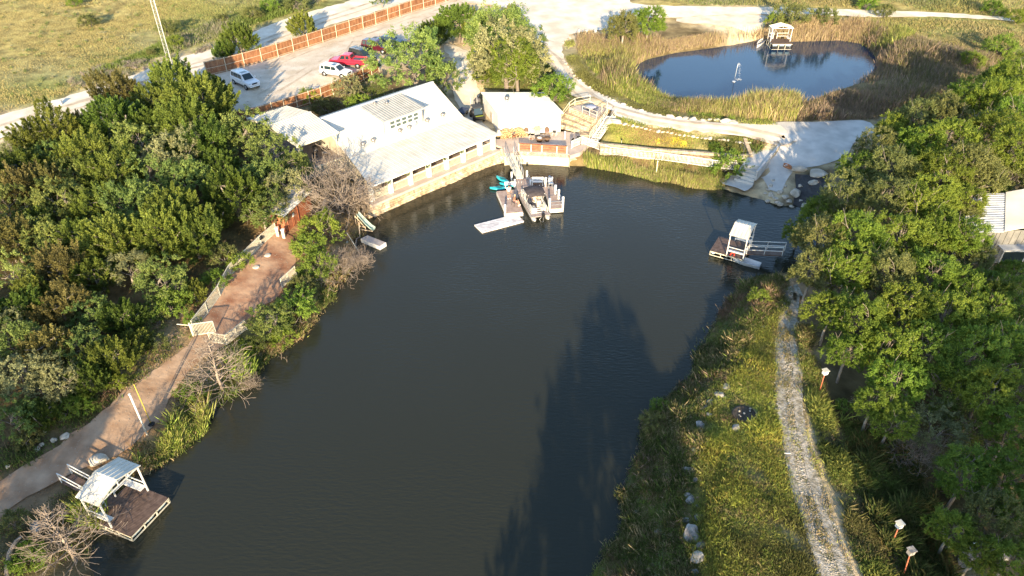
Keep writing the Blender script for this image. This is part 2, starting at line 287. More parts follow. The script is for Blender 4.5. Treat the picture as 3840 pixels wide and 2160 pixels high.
def area(name, poly, m, off=.04, step=1.0, jit=.12, world=False, label=None, kind='structure', h=None):   # a sheet that follows the ground inside an outline
    pw = [tuple(p[:2]) for p in (poly if world else GN(poly))]
    bd = densify(pw, .9, jit); arr = np.array(bd); x0, y0 = arr.min(0); x1, y1 = arr.max(0)
    gx, gy = np.meshgrid(np.arange(x0, x1, step), np.arange(y0, y1, step)); g = np.stack([gx.ravel(), gy.ravel()], 1) + rng.uniform(-.2, .2, (gx.size, 2)) * step
    g = g[sdist(g, arr) < -.4 * step]; n = len(bd)
    vs, es, fs, *_ = delaunay_2d_cdt([Vector(p) for p in bd] + [Vector(p) for p in g], [(i, (i + 1) % n) for i in range(n)], [], 1, 1e-4)
    P = np.array([tuple(v) for v in vs]); z = (hN(P) if h is None else np.full(len(P), h)) + off + .02
    me = npmesh(name, np.column_stack([P, z]), np.array([f for f in fs if len(f) == 3]), smooth=True)
    bm = bmesh.new(); bm.from_mesh(me); bmesh.ops.recalc_face_normals(bm, faces=bm.faces)
    if sum(f.normal.z for f in bm.faces) < 0: bmesh.ops.reverse_faces(bm, faces=bm.faces)
    bm.to_mesh(me); bm.free()
    o = obj(name, me, m); tag(o, kind=kind); return o
# ---------------------------------------------------------------- the ground and the water
def axis(lo, hi, step, far):
    a = list(np.arange(lo, hi + .01, step)); s = step; x = hi
    while x < far: s *= 1.25; x += s; a.append(x)
    s = step; x = lo; b = []
    while x > -far: s *= 1.25; x -= s; b.append(x)
    return np.array(b[::-1] + a)
ax, ay = axis(-112, 112, .9, 1600), axis(2, 172, .7, 1600)
X, Y = np.meshgrid(ax, ay); PG = np.column_stack([X.ravel(), Y.ravel()])
HG = np.concatenate([hN(c) for c in np.array_split(PG, 40)])
rough_ = np.zeros(len(PG))
for k in range(26):
    a = rng.uniform(0, 6.28); f = rng.uniform(.25, 2.2); rough_ += np.sin((PG[:, 0] * math.cos(a) + PG[:, 1] * math.sin(a)) * f + rng.uniform(0, 6)) * .022 / f ** .5
HG = HG + np.clip(rough_ * .8, -.25, 0)
cols = np.zeros((len(PG), 3))
for s0 in range(0, len(PG), 20000):
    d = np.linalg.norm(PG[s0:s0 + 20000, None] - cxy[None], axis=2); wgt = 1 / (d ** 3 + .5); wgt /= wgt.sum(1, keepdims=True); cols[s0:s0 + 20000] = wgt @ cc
nx, ny = len(ax), len(ay); ii = (np.arange(ny - 1)[:, None] * nx + np.arange(nx - 1)[None]).ravel()
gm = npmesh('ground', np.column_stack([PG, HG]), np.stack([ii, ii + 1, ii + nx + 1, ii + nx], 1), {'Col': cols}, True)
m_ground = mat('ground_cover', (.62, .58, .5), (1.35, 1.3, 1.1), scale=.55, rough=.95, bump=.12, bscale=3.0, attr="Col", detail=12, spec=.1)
tag(obj('ground', gm, m_ground), kind='structure')

def water(name, poly, z, c, wave):
    m = bpy.data.materials.new(name + '_surface'); m.use_nodes = True; nt = m.node_tree; L = nt.links.new; b = nt.nodes['Principled BSDF']
    b.inputs['Base Color'].default_value = (*c, 1); b.inputs['Roughness'].default_value = .04; b.inputs['IOR'].default_value = 1.33; b.inputs['Specular IOR Level'].default_value = .5
    tc = _n(nt, 'ShaderNodeTexCoord'); mp = _n(nt, 'ShaderNodeMapping'); mp.inputs['Rotation'].default_value = (0, 0, R(8)); mp.inputs['Scale'].default_value = (.7, 2.0, 1); L(tc.outputs['Object'], mp.inputs[0])
    n1 = _n(nt, 'ShaderNodeTexNoise'); n1.inputs['Scale'].default_value = 2.2; n1.inputs['Detail'].default_value = 3; L(mp.outputs[0], n1.inputs[0])
    n2 = _n(nt, 'ShaderNodeTexNoise'); n2.inputs['Scale'].default_value = .12; n2.inputs['Detail'].default_value = 2; L(tc.outputs['Object'], n2.inputs[0])
    mr = _n(nt, 'ShaderNodeMapRange'); mr.inputs['From Min'].default_value = .35; mr.inputs['From Max'].default_value = .65; mr.inputs['To Min'].default_value = wave * .3; mr.inputs['To Max'].default_value = wave; L(n2.outputs[0], mr.inputs[0])
    bp = _n(nt, 'ShaderNodeBump'); L(mr.outputs[0], bp.inputs['Distance']); L(n1.outputs[0], bp.inputs['Height']); L(bp.outputs[0], b.inputs['Normal'])
    bd = densify([tuple(p) for p in poly], 1.0)
    me = bpy.data.meshes.new(name); n = len(bd); cx_, cy_ = np.mean(bd, axis=0)
    # grow the sheet a little so that it always meets the sloping bank
    arr = np.array(bd); tg = np.roll(arr, -1, 0) - np.roll(arr, 1, 0); nr = np.column_stack([tg[:, 1], -tg[:, 0]]); nr /= np.linalg.norm(nr, axis=1, keepdims=True) + 1e-9
    ar = .5 * np.sum(arr[:, 0] * np.roll(arr[:, 1], -1) - np.roll(arr[:, 0], -1) * arr[:, 1]); arr = arr + nr * (1 if ar > 0 else -1) * .5
    vs, es, fs, *_ = delaunay_2d_cdt([Vector(p) for p in arr], [(i, (i + 1) % n) for i in range(n)], [], 1, 1e-4)
    P = np.array([tuple(v) for v in vs]); me = npmesh(name, np.column_stack([P, np.full(len(P), z)]), np.array([f for f in fs if len(f) == 3]))
    bm = bmesh.new(); bm.from_mesh(me); bmesh.ops.recalc_face_normals(bm, faces=bm.faces)
    if sum(f.normal.z for f in bm.faces) < 0: bmesh.ops.reverse_faces(bm, faces=bm.faces)
    bm.to_mesh(me); bm.free(); return tag(obj(name, me, m), kind='structure')
water('lake_water', pond1, 0, (.028, .0295, .0205), .04)
water('pond_water', pond2, WL2, (.013, .036, .078), .012)  # blue of the reflected sky is put into this base colour

m_cal = mat('caliche_gravel', (.64, .55, .42), (.84, .77, .65), scale=.35, rough=.95, bump=.05, bscale=5, detail=10, spec=.1)
m_lot = mat('parking_gravel', (.56, .47, .35), (.72, .64, .53), scale=.5, rough=.95, bump=.05, bscale=6, detail=12, spec=.1)
m_track = mat('stony_track_gravel', (.17, .16, .085), (.46, .41, .32), scale=1.6, rough=.95, bump=.12, bscale=7, detail=14, spec=.1, lo=.4, hi=.6)
m_path = mat('sandy_path_dirt', (.27, .165, .10), (.49, .345, .235), scale=.7, rough=.95, bump=.05, bscale=2.2, detail=14, spec=.1, lo=.3, hi=.7)
m_terr = mat('red_terrace_dirt', (.26, .12, .07), (.52, .34, .22), scale=.55, rough=.95, bump=.05, bscale=2, detail=12, spec=.1, lo=.3, hi=.7)
m_conc = mat('pale_concrete', (.50, .48, .44), (.66, .63, .58), scale=.6, rough=.85, bump=.02, bscale=8, detail=10, spec=.2)
area('road', [(-60,372),(0,350),(100,322),(230,287),(350,250),(480,205),(560,168),(650,133),(800,74),(900,44),(1000,13),(1100,-25),(1060,-45),(930,-15),(870,6),(800,24),(720,48),(640,80),(530,124),(440,150),(340,188),(300,203),(200,234),(100,262),(0,292),(-60,306)], m_cal, .05)
area('parking_lot', [(545,178),(600,158),(700,124),(800,92),(900,64),(1000,36),(1110,8),(1190,-18),(1215,10),(1165,10),(1110,40),(1060,75),(1020,108),(965,142),(948,166),(900,187),(800,226),(700,264),(625,292),(600,285),(560,230)], m_lot, .07)
area('plaza', [(1150,-35),(1560,-35),(1590,8),(1700,18),(1700,44),(1590,48),(1540,74),(1475,80),(1432,90),(1416,112),(1368,150),(1345,105),(1330,60),(1300,28),(1250,18),(1200,6),(1170,0)], m_cal, .09)
area('lane', [(1345,105),(1432,90),(1414,112),(1420,150),(1442,190),(1482,220),(1525,246),(1585,271),(1650,289),(1750,304),(1850,312),(1960,316),(1975,352),(1930,352),(1850,342),(1750,333),(1650,318),(1560,296),(1500,276),(1450,246),(1405,200),(1372,152)], m_cal, .07)
area('gravel_road', [(1690,18),(1900,19),(2060,22),(2200,27),(2350,32),(2510,43),(2560,50),(2555,56),(2500,50),(2350,43),(2200,44),(2060,38),(1920,37),(1800,38),(1690,45)], m_cal, .06)
area('sandy_clearing', [(1700,48),(1790,40),(1880,38),(1925,42),(1935,62),(1925,80),(1890,84),(1840,70),(1790,62),(1720,58)], m_lot, .05)
area('driveway', [(1122,112),(1150,118),(1188,140),(1197,200),(1206,240),(1216,310),(1245,350),(1215,350),(1180,310),(1150,262),(1140,225),(1148,190),(1138,150),(1118,128)], m_cal, .06)
area('concrete_apron', [(1948,310),(2050,308),(2170,304),(2200,330),(2150,360),(2125,395),(2060,418),(2010,424),(1984,444),(1962,486),(1935,478),(1912,446),(1918,432),(1948,394),(1962,370),(1960,358),(1925,356),(1912,338)], m_conc, .06, jit=.03)
area('terrace', [(694,584),(735,600),(745,650),(742,690),(718,728),(650,790),(575,862),(545,850),(520,835),(492,815),(540,745),(590,680),(640,625)], m_terr, .05)
area('path', [(528,842),(492,838),(470,870),(420,905),(350,960),(250,1040),(150,1120),(60,1180),(0,1212),(-60,1240),(-60,1350),(0,1312),(100,1232),(180,1192),(250,1165),(330,1120),(392,1062),(430,1005),(455,955),(505,905),(572,868)], m_path, .05)
area('track', [(1992,722),(1964,780),(1950,850),(1955,950),(1957,1050),(1975,1150),(2000,1250),(2030,1350),(2056,1449),(2085,1580),(2190,1580),(2147,1449),(2100,1330),(2062,1200),(2032,1100),(2012,1000),(2001,900),(2006,820),(1999,780),(2004,735)], m_track, .05, jit=.1)

def strip(name, line, offs, wid, m, off=.075):   # a worn band that follows a centre line over the ground
    pts = densify([tuple(p.xy) for p in GN(line)], .8, 0, closed=False); P = np.array(pts); tg = np.gradient(P, axis=0); tg /= np.linalg.norm(tg, axis=1, keepdims=True) + 1e-9; nr = np.column_stack([-tg[:, 1], tg[:, 0]])
    wob = np.convolve(rng.normal(size=len(P) + 8), np.ones(9) / 9, 'valid')[:len(P), None]; a = P + nr * (offs - wid / 2 + wob * .25); b = P + nr * (offs + wid / 2 + wob * .55); n = len(P)
    v = np.vstack([np.column_stack([a, hN(a) + off]), np.column_stack([b, hN(b) + off])]); i = np.arange(n - 1); me = npmesh(name, v, np.stack([i, i + 1, i + 1 + n, i + n], 1), smooth=True)
    if me.polygons[0].normal.z < 0: me.flip_normals()
    return tag(obj(name, me, m), kind='structure')
m_rut = mat('worn_wheel_rut', (.46, .37, .27), (.66, .57, .45), scale=.7, rough=.95, bump=.04, bscale=6, detail=12, spec=.1); m_rut2 = mat('pale_stony_rut', (.20, .18, .13), (.52, .48, .41), scale=3.2, rough=.95, bump=.08, bscale=9, detail=14, spec=.1)
LANE = [(1385,110),(1393,150),(1425,195),(1462,232),(1512,261),(1573,284),(1650,304),(1750,318),(1850,327),(1950,334)]
for o_ in (-.75, .75): strip('wheel_rut', LANE, o_, .55, m_rut, .12)
for ln_ in ([(1150,20),(1050,62),(950,100),(850,140),(760,185),(690,235)],[(1150,8),(1040,40),(900,88),(780,125),(700,165)],[(900,105),(860,150),(815,190)]):
    for o_ in (-.75, .75): strip('wheel_rut', ln_, o_, .3, m_rut, .11)
for o_ in (-.8, .8): strip('wheel_rut', [(-40,338),(100,292),(220,260),(340,220),(450,178),(560,146),(700,92),(850,40),(950,10)], o_, .6, m_rut, .10)
for o_ in (-.6, .6): strip('wheel_rut', [(1998,745),(1982,800),(1975,860),(1978,950),(1984,1050),(2002,1150),(2030,1250),(2064,1350),(2102,1449),(2130,1540)], o_, .55, m_rut2, .10)
# ---------------------------------------------------------------- plants
def rots(n, tilt=1.0):                 # random unit frames: long axis a, side axis b
    a = rng.normal(size=(n, 3)); a /= np.linalg.norm(a, axis=1, keepdims=True); r_ = rng.normal(size=(n, 3)); b = np.cross(a, r_); b /= np.linalg.norm(b, axis=1, keepdims=True) + 1e-9
    return a, b
def leaves(c, a, b, ln, wd):           # kite-shaped leaf sprays centred on c
    n = len(c); ln = np.broadcast_to(ln, n)[:, None]; wd = np.broadcast_to(wd, n)[:, None]
    v = np.stack([c - a * ln * .5, c + b * wd * .5 + a * ln * .05, c + a * ln * .5, c - b * wd * .5 + a * ln * .05], 1).reshape(-1, 3)
    return v, np.arange(4 * n).reshape(n, 4)
def crown_juniper(seed, nspray=95, per=105, flat=.8, ragged=.16):   # unit crown (radius 1) made of upright tufts
    g = np.random.default_rng(seed); lobes = g.normal(size=(7, 3)); cs, As, tn = [], [], []
    for i in range(nspray):
        ph = i * 2.39996 + g.normal() * .2; el = math.asin(min(1, max(-.45, (i + .5) / nspray * 1.42 - .42))); d = np.array([math.cos(el) * math.cos(ph), math.cos(el) * math.sin(ph), math.sin(el)])
        rad = 1 + ragged * np.sin(lobes @ d * 3).sum() / 2.2 + g.normal() * .07
        L_ = g.uniform(.42, .68); ax = d * .75 + np.array([0, 0, .75]) + g.normal(size=3) * .15; ax /= np.linalg.norm(ax)
        tip = d * rad * np.array([1, 1, flat]); base = tip - ax * L_
        t = g.power(1.4, per); r_ = (1.02 - t) * .20 * g.uniform(.8, 1.25) + .02; off = g.normal(size=(per, 3)); off /= np.linalg.norm(off, axis=1, keepdims=True)
        cs.append(base + ax * (t * L_)[:, None] + off * (r_ * g.uniform(.3, 1, per))[:, None]); As.append(ax * .9 + off * .75)
        tn.append(np.clip(g.normal(.45, .18) + g.normal(size=per) * .13 + t * .12, 0, 1))
    c = np.concatenate(cs); a = np.concatenate(As); a /= np.linalg.norm(a, axis=1, keepdims=True); b = np.cross(a, g.normal(size=a.shape)); b /= np.linalg.norm(b, axis=1, keepdims=True)
    v, f = leaves(c, a, b, g.uniform(.06, .13, len(c)), g.uniform(.024, .042, len(c)))
    return v, f, np.repeat(np.concatenate(tn), 4)
def crown_broad(seed, nclump=70, per=150, flat=.8, size=.06, cr=(.13, .27), hollow=.5, ragged=.2):   # leafy clumps with gaps between
    g = np.random.default_rng(seed); lobes = g.normal(size=(6, 3)); cs, tn, nn = [], [], []
    for i in range(nclump):
        ph = i * 2.39996 + g.normal() * .3; el = math.asin(min(1, max(-.6, (i + .5) / nclump * 1.55 - .55))); d = np.array([math.cos(el) * math.cos(ph), math.cos(el) * math.sin(ph), math.sin(el)])
        rad = (1 + ragged * np.sin(lobes @ d * 2.6).sum() / 2) * (1 if g.random() > .22 else g.uniform(hollow, .9)); ctr = d * rad * np.array([1, 1, flat]) * .86
        r_ = g.uniform(*cr); p = g.normal(size=(per, 3)); p /= np.linalg.norm(p, axis=1, keepdims=True); rr = r_ * g.power(2.2, per)[:, None] * (1 + .35 * np.sin(p @ lobes.T * 3).sum(1, keepdims=True) / 2)
        ns = g.integers(6, 10); sp = g.normal(size=(ns, 3)) + d * .9 + np.array([0, 0, .25]); sp /= np.linalg.norm(sp, axis=1, keepdims=True); wh = g.integers(0, ns, per); tt = g.power(1.3, per)[:, None] * g.uniform(.75, 1.75, ns)[wh][:, None]
        cs.append(ctr + sp[wh] * tt * r_ * 1.05 + p * r_ * .30 * (1.15 - .35 * tt)); tn.append(np.clip(g.normal(.5, .2) + g.normal(size=per) * .14, 0, 1)); nn.append(p + np.array([0, 0, .5]))
    c = np.concatenate(cs); n_ = np.concatenate(nn) + g.normal(size=c.shape) * .5; a = np.cross(n_, g.normal(size=c.shape)); a /= np.linalg.norm(a, axis=1, keepdims=True); b = np.cross(n_, a); b /= np.linalg.norm(b, axis=1, keepdims=True)
    v, f = leaves(c, a, b, g.uniform(.7, 1.3, len(c)) * size, g.uniform(.5, .9, len(c)) * size)
    return v, f, np.repeat(np.concatenate(tn), 4)
def limbs(mb, p, d, L_, r_, depth, g, spread=.55, kids=(3, 5), up=.12, minr=.004, twist=.25):
    p = np.array(p, float); d = np.array(d, float); d /= np.linalg.norm(d); n = 4 if depth > 1 else 3; pts = [p]; q = p.copy(); dd = d.copy()
    for i in range(n):
        dd = dd + g.normal(size=3) * twist * .5 + np.array([0, 0, up * .3]); dd /= np.linalg.norm(dd); q = q + dd * L_ / n; pts.append(q.copy())
    mb.tube([tuple(x) for x in pts], [max(minr, r_ * (1 - .65 * i / n)) for i in range(n + 1)], 5 if depth > 2 else 3, cap=False)
    if depth > 0:
        for k in range(g.integers(*kids)):
            t = g.uniform(.3, 1); i = min(n - 1, int(t * n)); b0 = pts[i] + (pts[i + 1] - pts[i]) * (t * n - i); s_ = g.normal(size=3); s_ -= dd * (s_ @ dd); s_ /= np.linalg.norm(s_)
            nd = dd * (1 - spread) + s_ * spread + np.array([0, 0, up]); limbs(mb, b0, nd, L_ * g.uniform(.5, .75), r_ * .5, depth - 1, g, spread, kids, up, minr, twist)
def trunk_mesh(seed, kind):            # unit crown centre at z=0, base at z=-1.3
    g = np.random.default_rng(seed); mb = MB()
    if kind == 'J':
        for k in range(3):
            e = np.array([g.normal() * .3, g.normal() * .3, .3]); mb.tube([(g.normal() * .06, g.normal() * .06, -1.5), tuple(e * .4 + np.array([0, 0, -.7])), tuple(e)], [.075, .055, .02], 6)
        for k in range(9):
            a = g.uniform(0, 6.28); mb.tube([(0, 0, -.6 + k * .1), (.4 * math.cos(a), .4 * math.sin(a), -.3 + k * .08), (.72 * math.cos(a), .72 * math.sin(a), .05 + k * .05)], [.035, .022, .008], 4)
    else:
        nb = {'O': 5, 'E': 6, 'S': 5}[kind]; mb.tube([(0, 0, -1.5), (.04, .02, -.9), (.02, -.04, -.45)], [.085, .07, .06], 7)
        for k in range(nb):
            a = k * 6.28 / nb + g.uniform(-.4, .4); limbs(mb, (.02, -.03, -.5), (math.cos(a), math.sin(a), g.uniform(.6, 1.3)), .80, .042, 2, g, .5, (2, 4), .1, .006, .45)
    return mb.mesh('trunk')
JUN = leafmat('juniper_needles', (.055, .085, .016), (.235, .28, .05), .2, .22); OAK = leafmat('oak_leaves', (.08, .13, .03), (.28, .34, .085), .3, .22); ELM = leafmat('elm_leaves', (.075, .135, .016), (.27, .36, .05), .4, .2)
YEL = leafmat('young_leaves', (.11, .19, .025), (.28, .37, .06), .35, .12); GRY = leafmat('grey_sprays', (.26, .24, .17), (.40, .37, .27), .1, .12)
JUN2 = leafmat('brownish_needles', (.075, .072, .022), (.26, .235, .075), .2, .15); JUN3 = leafmat('deep_needles', (.035, .062, .014), (.16, .22, .035), .2, .15); OAK2 = leafmat('pale_oak_leaves', (.12, .14, .06), (.34, .35, .16), .3, .15); ELM2 = leafmat('olive_elm_leaves', (.085, .105, .03), (.27, .28, .09), .35, .15)
BARK = mat('tree_bark', (.16, .13, .10), (.34, .29, .24), scale=5, rough=.9, bump=.02, stretch=(1, 1, .3)); DEADB = mat('bleached_bark', (.17, .135, .11), (.37, .305, .25), scale=4, rough=.9)
def cm(nm, vft): return npmesh(nm, vft[0], vft[1], {'tone': vft[2]})
KINDS = {}
KINDS['J'] = [(cm('crown', crown_juniper(10 + i, 120 + 8 * i, 130, (.8, .95, .75, 1.0, .85)[i], (.14, .2, .22, .12, .26)[i])), trunk_mesh(30 + i, 'J')) for i in range(5)]
KINDS['O'] = [(cm('crown', crown_broad(50 + i, (84, 62, 96)[i], 170, (.75, .85, .7)[i], .05, (.09, .23), .5, .26)), trunk_mesh(60 + i, 'O')) for i in range(3)]
KINDS['E'] = [(cm('crown', crown_broad(70 + i, (150, 130, 165, 140)[i], 200, (.85, .95, .8, .9)[i], .045, (.10, .22), .6, .22)), trunk_mesh(80 + i, 'E')) for i in range(4)]
KINDS['S'] = [(cm('crown', crown_broad(90 + i, 55, 170, .7, .062, (.15, .28), .4, .25)), trunk_mesh(95 + i, 'S')) for i in range(3)]
def dead_mesh(seed, kind):
    g = np.random.default_rng(seed); mb = MB()
    if kind == 'C':                    # bare cypress: straight stem with rising side limbs
        mb.tube([(0, 0, -1.2), (.05, 0, -.3), (0, .05, .5), (.02, 0, 1.15)], [.06, .045, .025, .006], 6)
        for k in range(46):
            z = -.75 + k * .04; a = k * 2.4 + g.normal() * .3; limbs(mb, (0.02, 0.02, z), (math.cos(a), math.sin(a), .35), (1.15 - z) * .48 + .1, .017, 2, g, .45, (3, 5), .05, .0045, .3)
    else:                              # low twiggy thicket
        for k in range(20):
            a = k * 2.4; limbs(mb, (g.normal() * .12, g.normal() * .12, -.7), (math.cos(a) * g.uniform(.3, 1), math.sin(a) * g.uniform(.3, 1), .9), 1.15, .022, 3, g, .5, (3, 5), .06, .005, .35)
    return mb.mesh('branches')
DEAD = {'C': [dead_mesh(5, 'C'), dead_mesh(6, 'C')], 'B': [dead_mesh(8, 'B'), dead_mesh(9, 'B')]}
NAMEOF = {'J': ('juniper_tree', 'tree', 'juniper'), 'O': ('oak_tree', 'tree', 'oak'), 'E': ('elm_tree', 'tree', 'elm'), 'S': ('shrub', 'shrub', 'shrub'), 'C': ('dead_tree', 'tree', 'bare dead tree'), 'B': ('dead_bush', 'bush', 'bare grey thicket')}
CNT = [0]
def plant(kind, x, y, rpx, label, group=None, m=None, hk=None, world=None, r=None):
    """kind, crown centre and crown radius as seen in the picture"""
    CNT[0] += 1; i = CNT[0]; g = random.Random(i * 7 + 3); crown_kind = kind
    hk = hk or {'J': .95, 'O': 1.0, 'E': 1.4, 'S': .62, 'C': 1.0, 'B': .62}[kind]
    if world: bx, by = world; gz = h1(bx, by); rad = r
    else:
        z = 4.0
        for _ in range(12):
            p = V(x, y, z); depth = p.y * CT + (CAMH - z) * ST; rad = r or rpx * depth / 1785.8; z = z * .4 + .6 * (h1(p.x, p.y) + rad * hk)
        bx, by, gz = p.x, p.y, h1(p.x, p.y)
    nm, cat, _ = NAMEOF[kind]; t = thing(nm, label, cat, (bx, by, gz - .1), g.uniform(0, 6.28), group)
    sxy = rad; sz = rad * g.uniform(.92, 1.12); cz_ = rad * hk + .1
    if kind in DEAD:
        me = DEAD[kind][i % 2]; o = obj('branches', me, m or DEADB, t); o.location = (0, 0, cz_); o.scale = (sxy, sxy, sz)
        return t
    cme, tme = KINDS[kind][i % len(KINDS[kind])]; lm = m or {'J': (JUN, JUN, JUN2, JUN3, JUN3), 'O': (OAK, OAK, OAK2), 'E': (ELM, ELM, ELM2, ELM), 'S': (ELM, YEL, ELM2)}[kind][int(g.random() * 1000) % {'J': 5, 'O': 3, 'E': 4, 'S': 3}[kind]]
    o = link(bpy.data.objects.new('crown', cme), t); o.location = (0, 0, cz_); o.scale = (sxy, sxy, sz)
    if not cme.materials: cme.materials.append(lm)
    o.material_slots[0].link = 'OBJECT'; o.material_slots[0].material = lm
    q = link(bpy.data.objects.new('trunk', tme), t); q.location = (0, 0, cz_); q.scale = (sxy, sxy, max(sz, cz_ / 1.42))
    if not tme.materials: tme.materials.append(BARK)
    return t

LOOK = {'J': 'olive green juniper', 'O': 'grey green oak', 'E': 'leafy green elm', 'S': 'green shrub', 'C': 'bare dead tree', 'B': 'bare twiggy bush'}
def wood(rows, group_, ehk=None):
    for where, items in rows:
        items = sorted(items, key=lambda q: q[1]); cnt = {}
        for it in items: cnt[it[0]] = cnt.get(it[0], 0) + 1
        seen = {}
        for it in items:
            k = it[0]; n = seen.get(k, 0); seen[k] = n + 1
            lab = it[4] if len(it) > 4 and it[4] else (f"{ordn(n)} {LOOK[k]} from the left {where}" if cnt[k] > 1 else f"only {LOOK[k]} {where}")
            plant(k, it[1], it[2], it[3], lab, group_, m=(it[5] if len(it) > 5 else None), hk=ehk if k == 'E' else None)
LEFT = [
 ('in the back row beside the white road', [('J',287,226,50),('J',440,218,62),('J',518,236,62),('J',500,262,72),('J',125,338,70),('O',48,378,42),('J',290,300,78),('J',562,312,40),('B',335,243,36,'small grey leafless bush between two junipers near the white road'),('J',200,325,40),('J',395,260,60)]),
 ('in the second row left of the pavilion', [('J',45,425,60),('O',125,400,48),('J',205,392,58),('O',335,362,58),('O',430,388,66),('J',505,372,60),('O',560,352,50),('O',622,342,62),('J',470,318,70),('O',692,402,66),('O',748,424,42),('J',385,320,60)]),
 ('in the third row through the dense left wood', [('J',60,480,55),('J',110,462,58),('J',285,432,72),('O',362,442,58),('O',470,450,58),('J',590,478,74,'tall brownish juniper with visible red trunk above the cream fence',),('O',655,452,56),('J',545,420,55),('O',715,482,55),('O',200,450,50)]),
 ('in the middle row across the left wood', [('O',20,530,60),('O',148,508,62),('J',232,522,58),('O',340,512,66),('J',430,540,70),('O',660,530,52),('J',530,545,50),('J',85,560,50),('O',700,535,40)]),
 ('in the fifth row left of the cream fence', [('J',30,610,60),('O',112,602,58),('J',200,590,62),('J',292,602,76),('J',418,590,72),('J',490,600,60),('S',560,640,38),('S',600,660,30),('O',350,570,50)]),
 ('in the sixth row left of the cream fence', [('J',142,682,58),('O',38,690,62),('J',232,690,58),('O',322,672,55),('O',412,702,62),('J',485,735,32,'slim young juniper with pale bare stem close beside the cream fence'),('S',540,700,32),('J',90,740,50)]),
 ('in the seventh row above the sandy path', [('J',62,775,58),('J',162,770,62),('O',222,792,52),('J',312,800,50),('S',430,770,48),('S',395,800,34),('O',20,820,50),('S',480,805,22)]),
 ('in the lower rows beside the sandy path', [('O',40,862,58),('J',120,872,66),('O',205,882,56),('J',285,902,52),('J',335,862,42),('S',380,860,30),('O',50,952,64),('O',132,962,62),('J',222,955,48),('S',290,960,26)]),
 ('at the foot of the wood near the boulders', [('O',30,1050,56),('J',100,1040,46),('S',165,1030,34),('S',60,1105,32),('S',205,1010,30)]),
 ('outside the frame edge on the left', [('J',-60,470,70),('O',-70,620,70),('J',-60,800,70),('O',-70,960,70)])]
wood([(w_, [it if len(it) < 5 else it for it in items]) for w_, items in LEFT[:-1]], 'trees of the dense wood left of the lake')
for k, x, y, r_ in LEFT[-1][1]: plant(k, x, y, r_, 'tree of the left wood standing just past the picture edge', 'wood trees past the left picture edge')
RIGHT = [
 ('in the topmost rank of the right wood', [('E',2545,205,55),('E',2485,252,55),('E',2425,252,50),('E',2562,300,60),('E',2560,240,50),('E',2562,178,42),('E',2505,212,42),('E',2440,236,40),('E',2352,276,40),('E',2262,322,36),('E',2375,298,52),('E',2300,302,48),('E',2478,332,62),('E',2250,338,44)]),
 ('in the second rank of the right wood', [('E',2395,362,62),('E',2205,380,50),('E',2312,372,56),('E',2545,392,66),('E',2165,432,50),('E',2250,432,62),('E',2355,442,62),('E',2455,432,66),('E',2545,455,45),('E',2500,480,34)]),
 ('in the rank level with the covered dock', [('E',2130,512,60),('E',2232,502,62),('E',2335,522,66),('E',2425,512,52),('E',2062,540,50),('E',2065,602,62),('E',2162,602,72),('E',2270,602,66),('E',2370,592,60),('E',2008,590,34,'leafy elm branch crown overhanging the gangway of the covered dock')]),
 ('in the rank just below the gangway', [('E',2042,690,52),('E',2125,692,66),('E',2230,692,72),('E',2340,692,66),('E',2430,742,56),('E',2520,800,50),('E',2452,655,42),('E',2425,600,58),('E',2500,745,52),('E',2560,735,46),('E',2432,545,44),('E',2490,715,40),('S',2545,590,26,'small leafy bush against the metal building on the right')]),
 ('in the rank beside the top of the track', [('E',2092,782,52),('E',2165,800,70),('E',2272,792,72),('E',2382,802,72),('E',2480,812,60)]),
 ('in the middle rank right of the track', [('E',2135,882,50),('E',2232,882,64),('E',2332,892,72),('E',2442,882,72),('E',2545,872,66)]),
 ('in the rank behind the upper birdhouse', [('E',2262,962,62),('E',2200,1012,50),('O',2362,982,72),('E',2472,982,72),('E',2555,982,62)]),
 ('in the rank above the fallen grey branches', [('E',2242,1062,50),('O',2350,1082,72),('O',2450,1082,62),('E',2545,1082,66)]),
 ('in the lowest ranks right of the reeds', [('B',2310,1140,52,'grey fallen leafless branches below the last oaks of the right wood'),('E',2430,1192,66),('E',2545,1192,66),('S',2385,1222,34,'bright green young shrub in the dark corner below the oaks'),('E',2400,1330,52),('E',2455,1400,48),('E',2475,1292,62),('E',2560,1302,60),('E',2540,1405,56)])]
for x_, y_ in ((2500, 800), (2572, 785), (2545, 690)): plant('E', x_, y_, 44, ['tallest elm in front of the metal building', 'tall elm at the edge below the metal building', 'leafy elm crown touching the metal building wall'][(x_ > 2520) + (x_ > 2500 and y_ < 700)], 'trees of the wood right of the lake', hk=3.0 if y_ > 700 else 1.2)
BR = {2385}
wood([(w_, [it + (YEL,) if it[1] in BR else it for it in items]) for w_, items in RIGHT], 'trees of the wood right of the lake', 2.2)
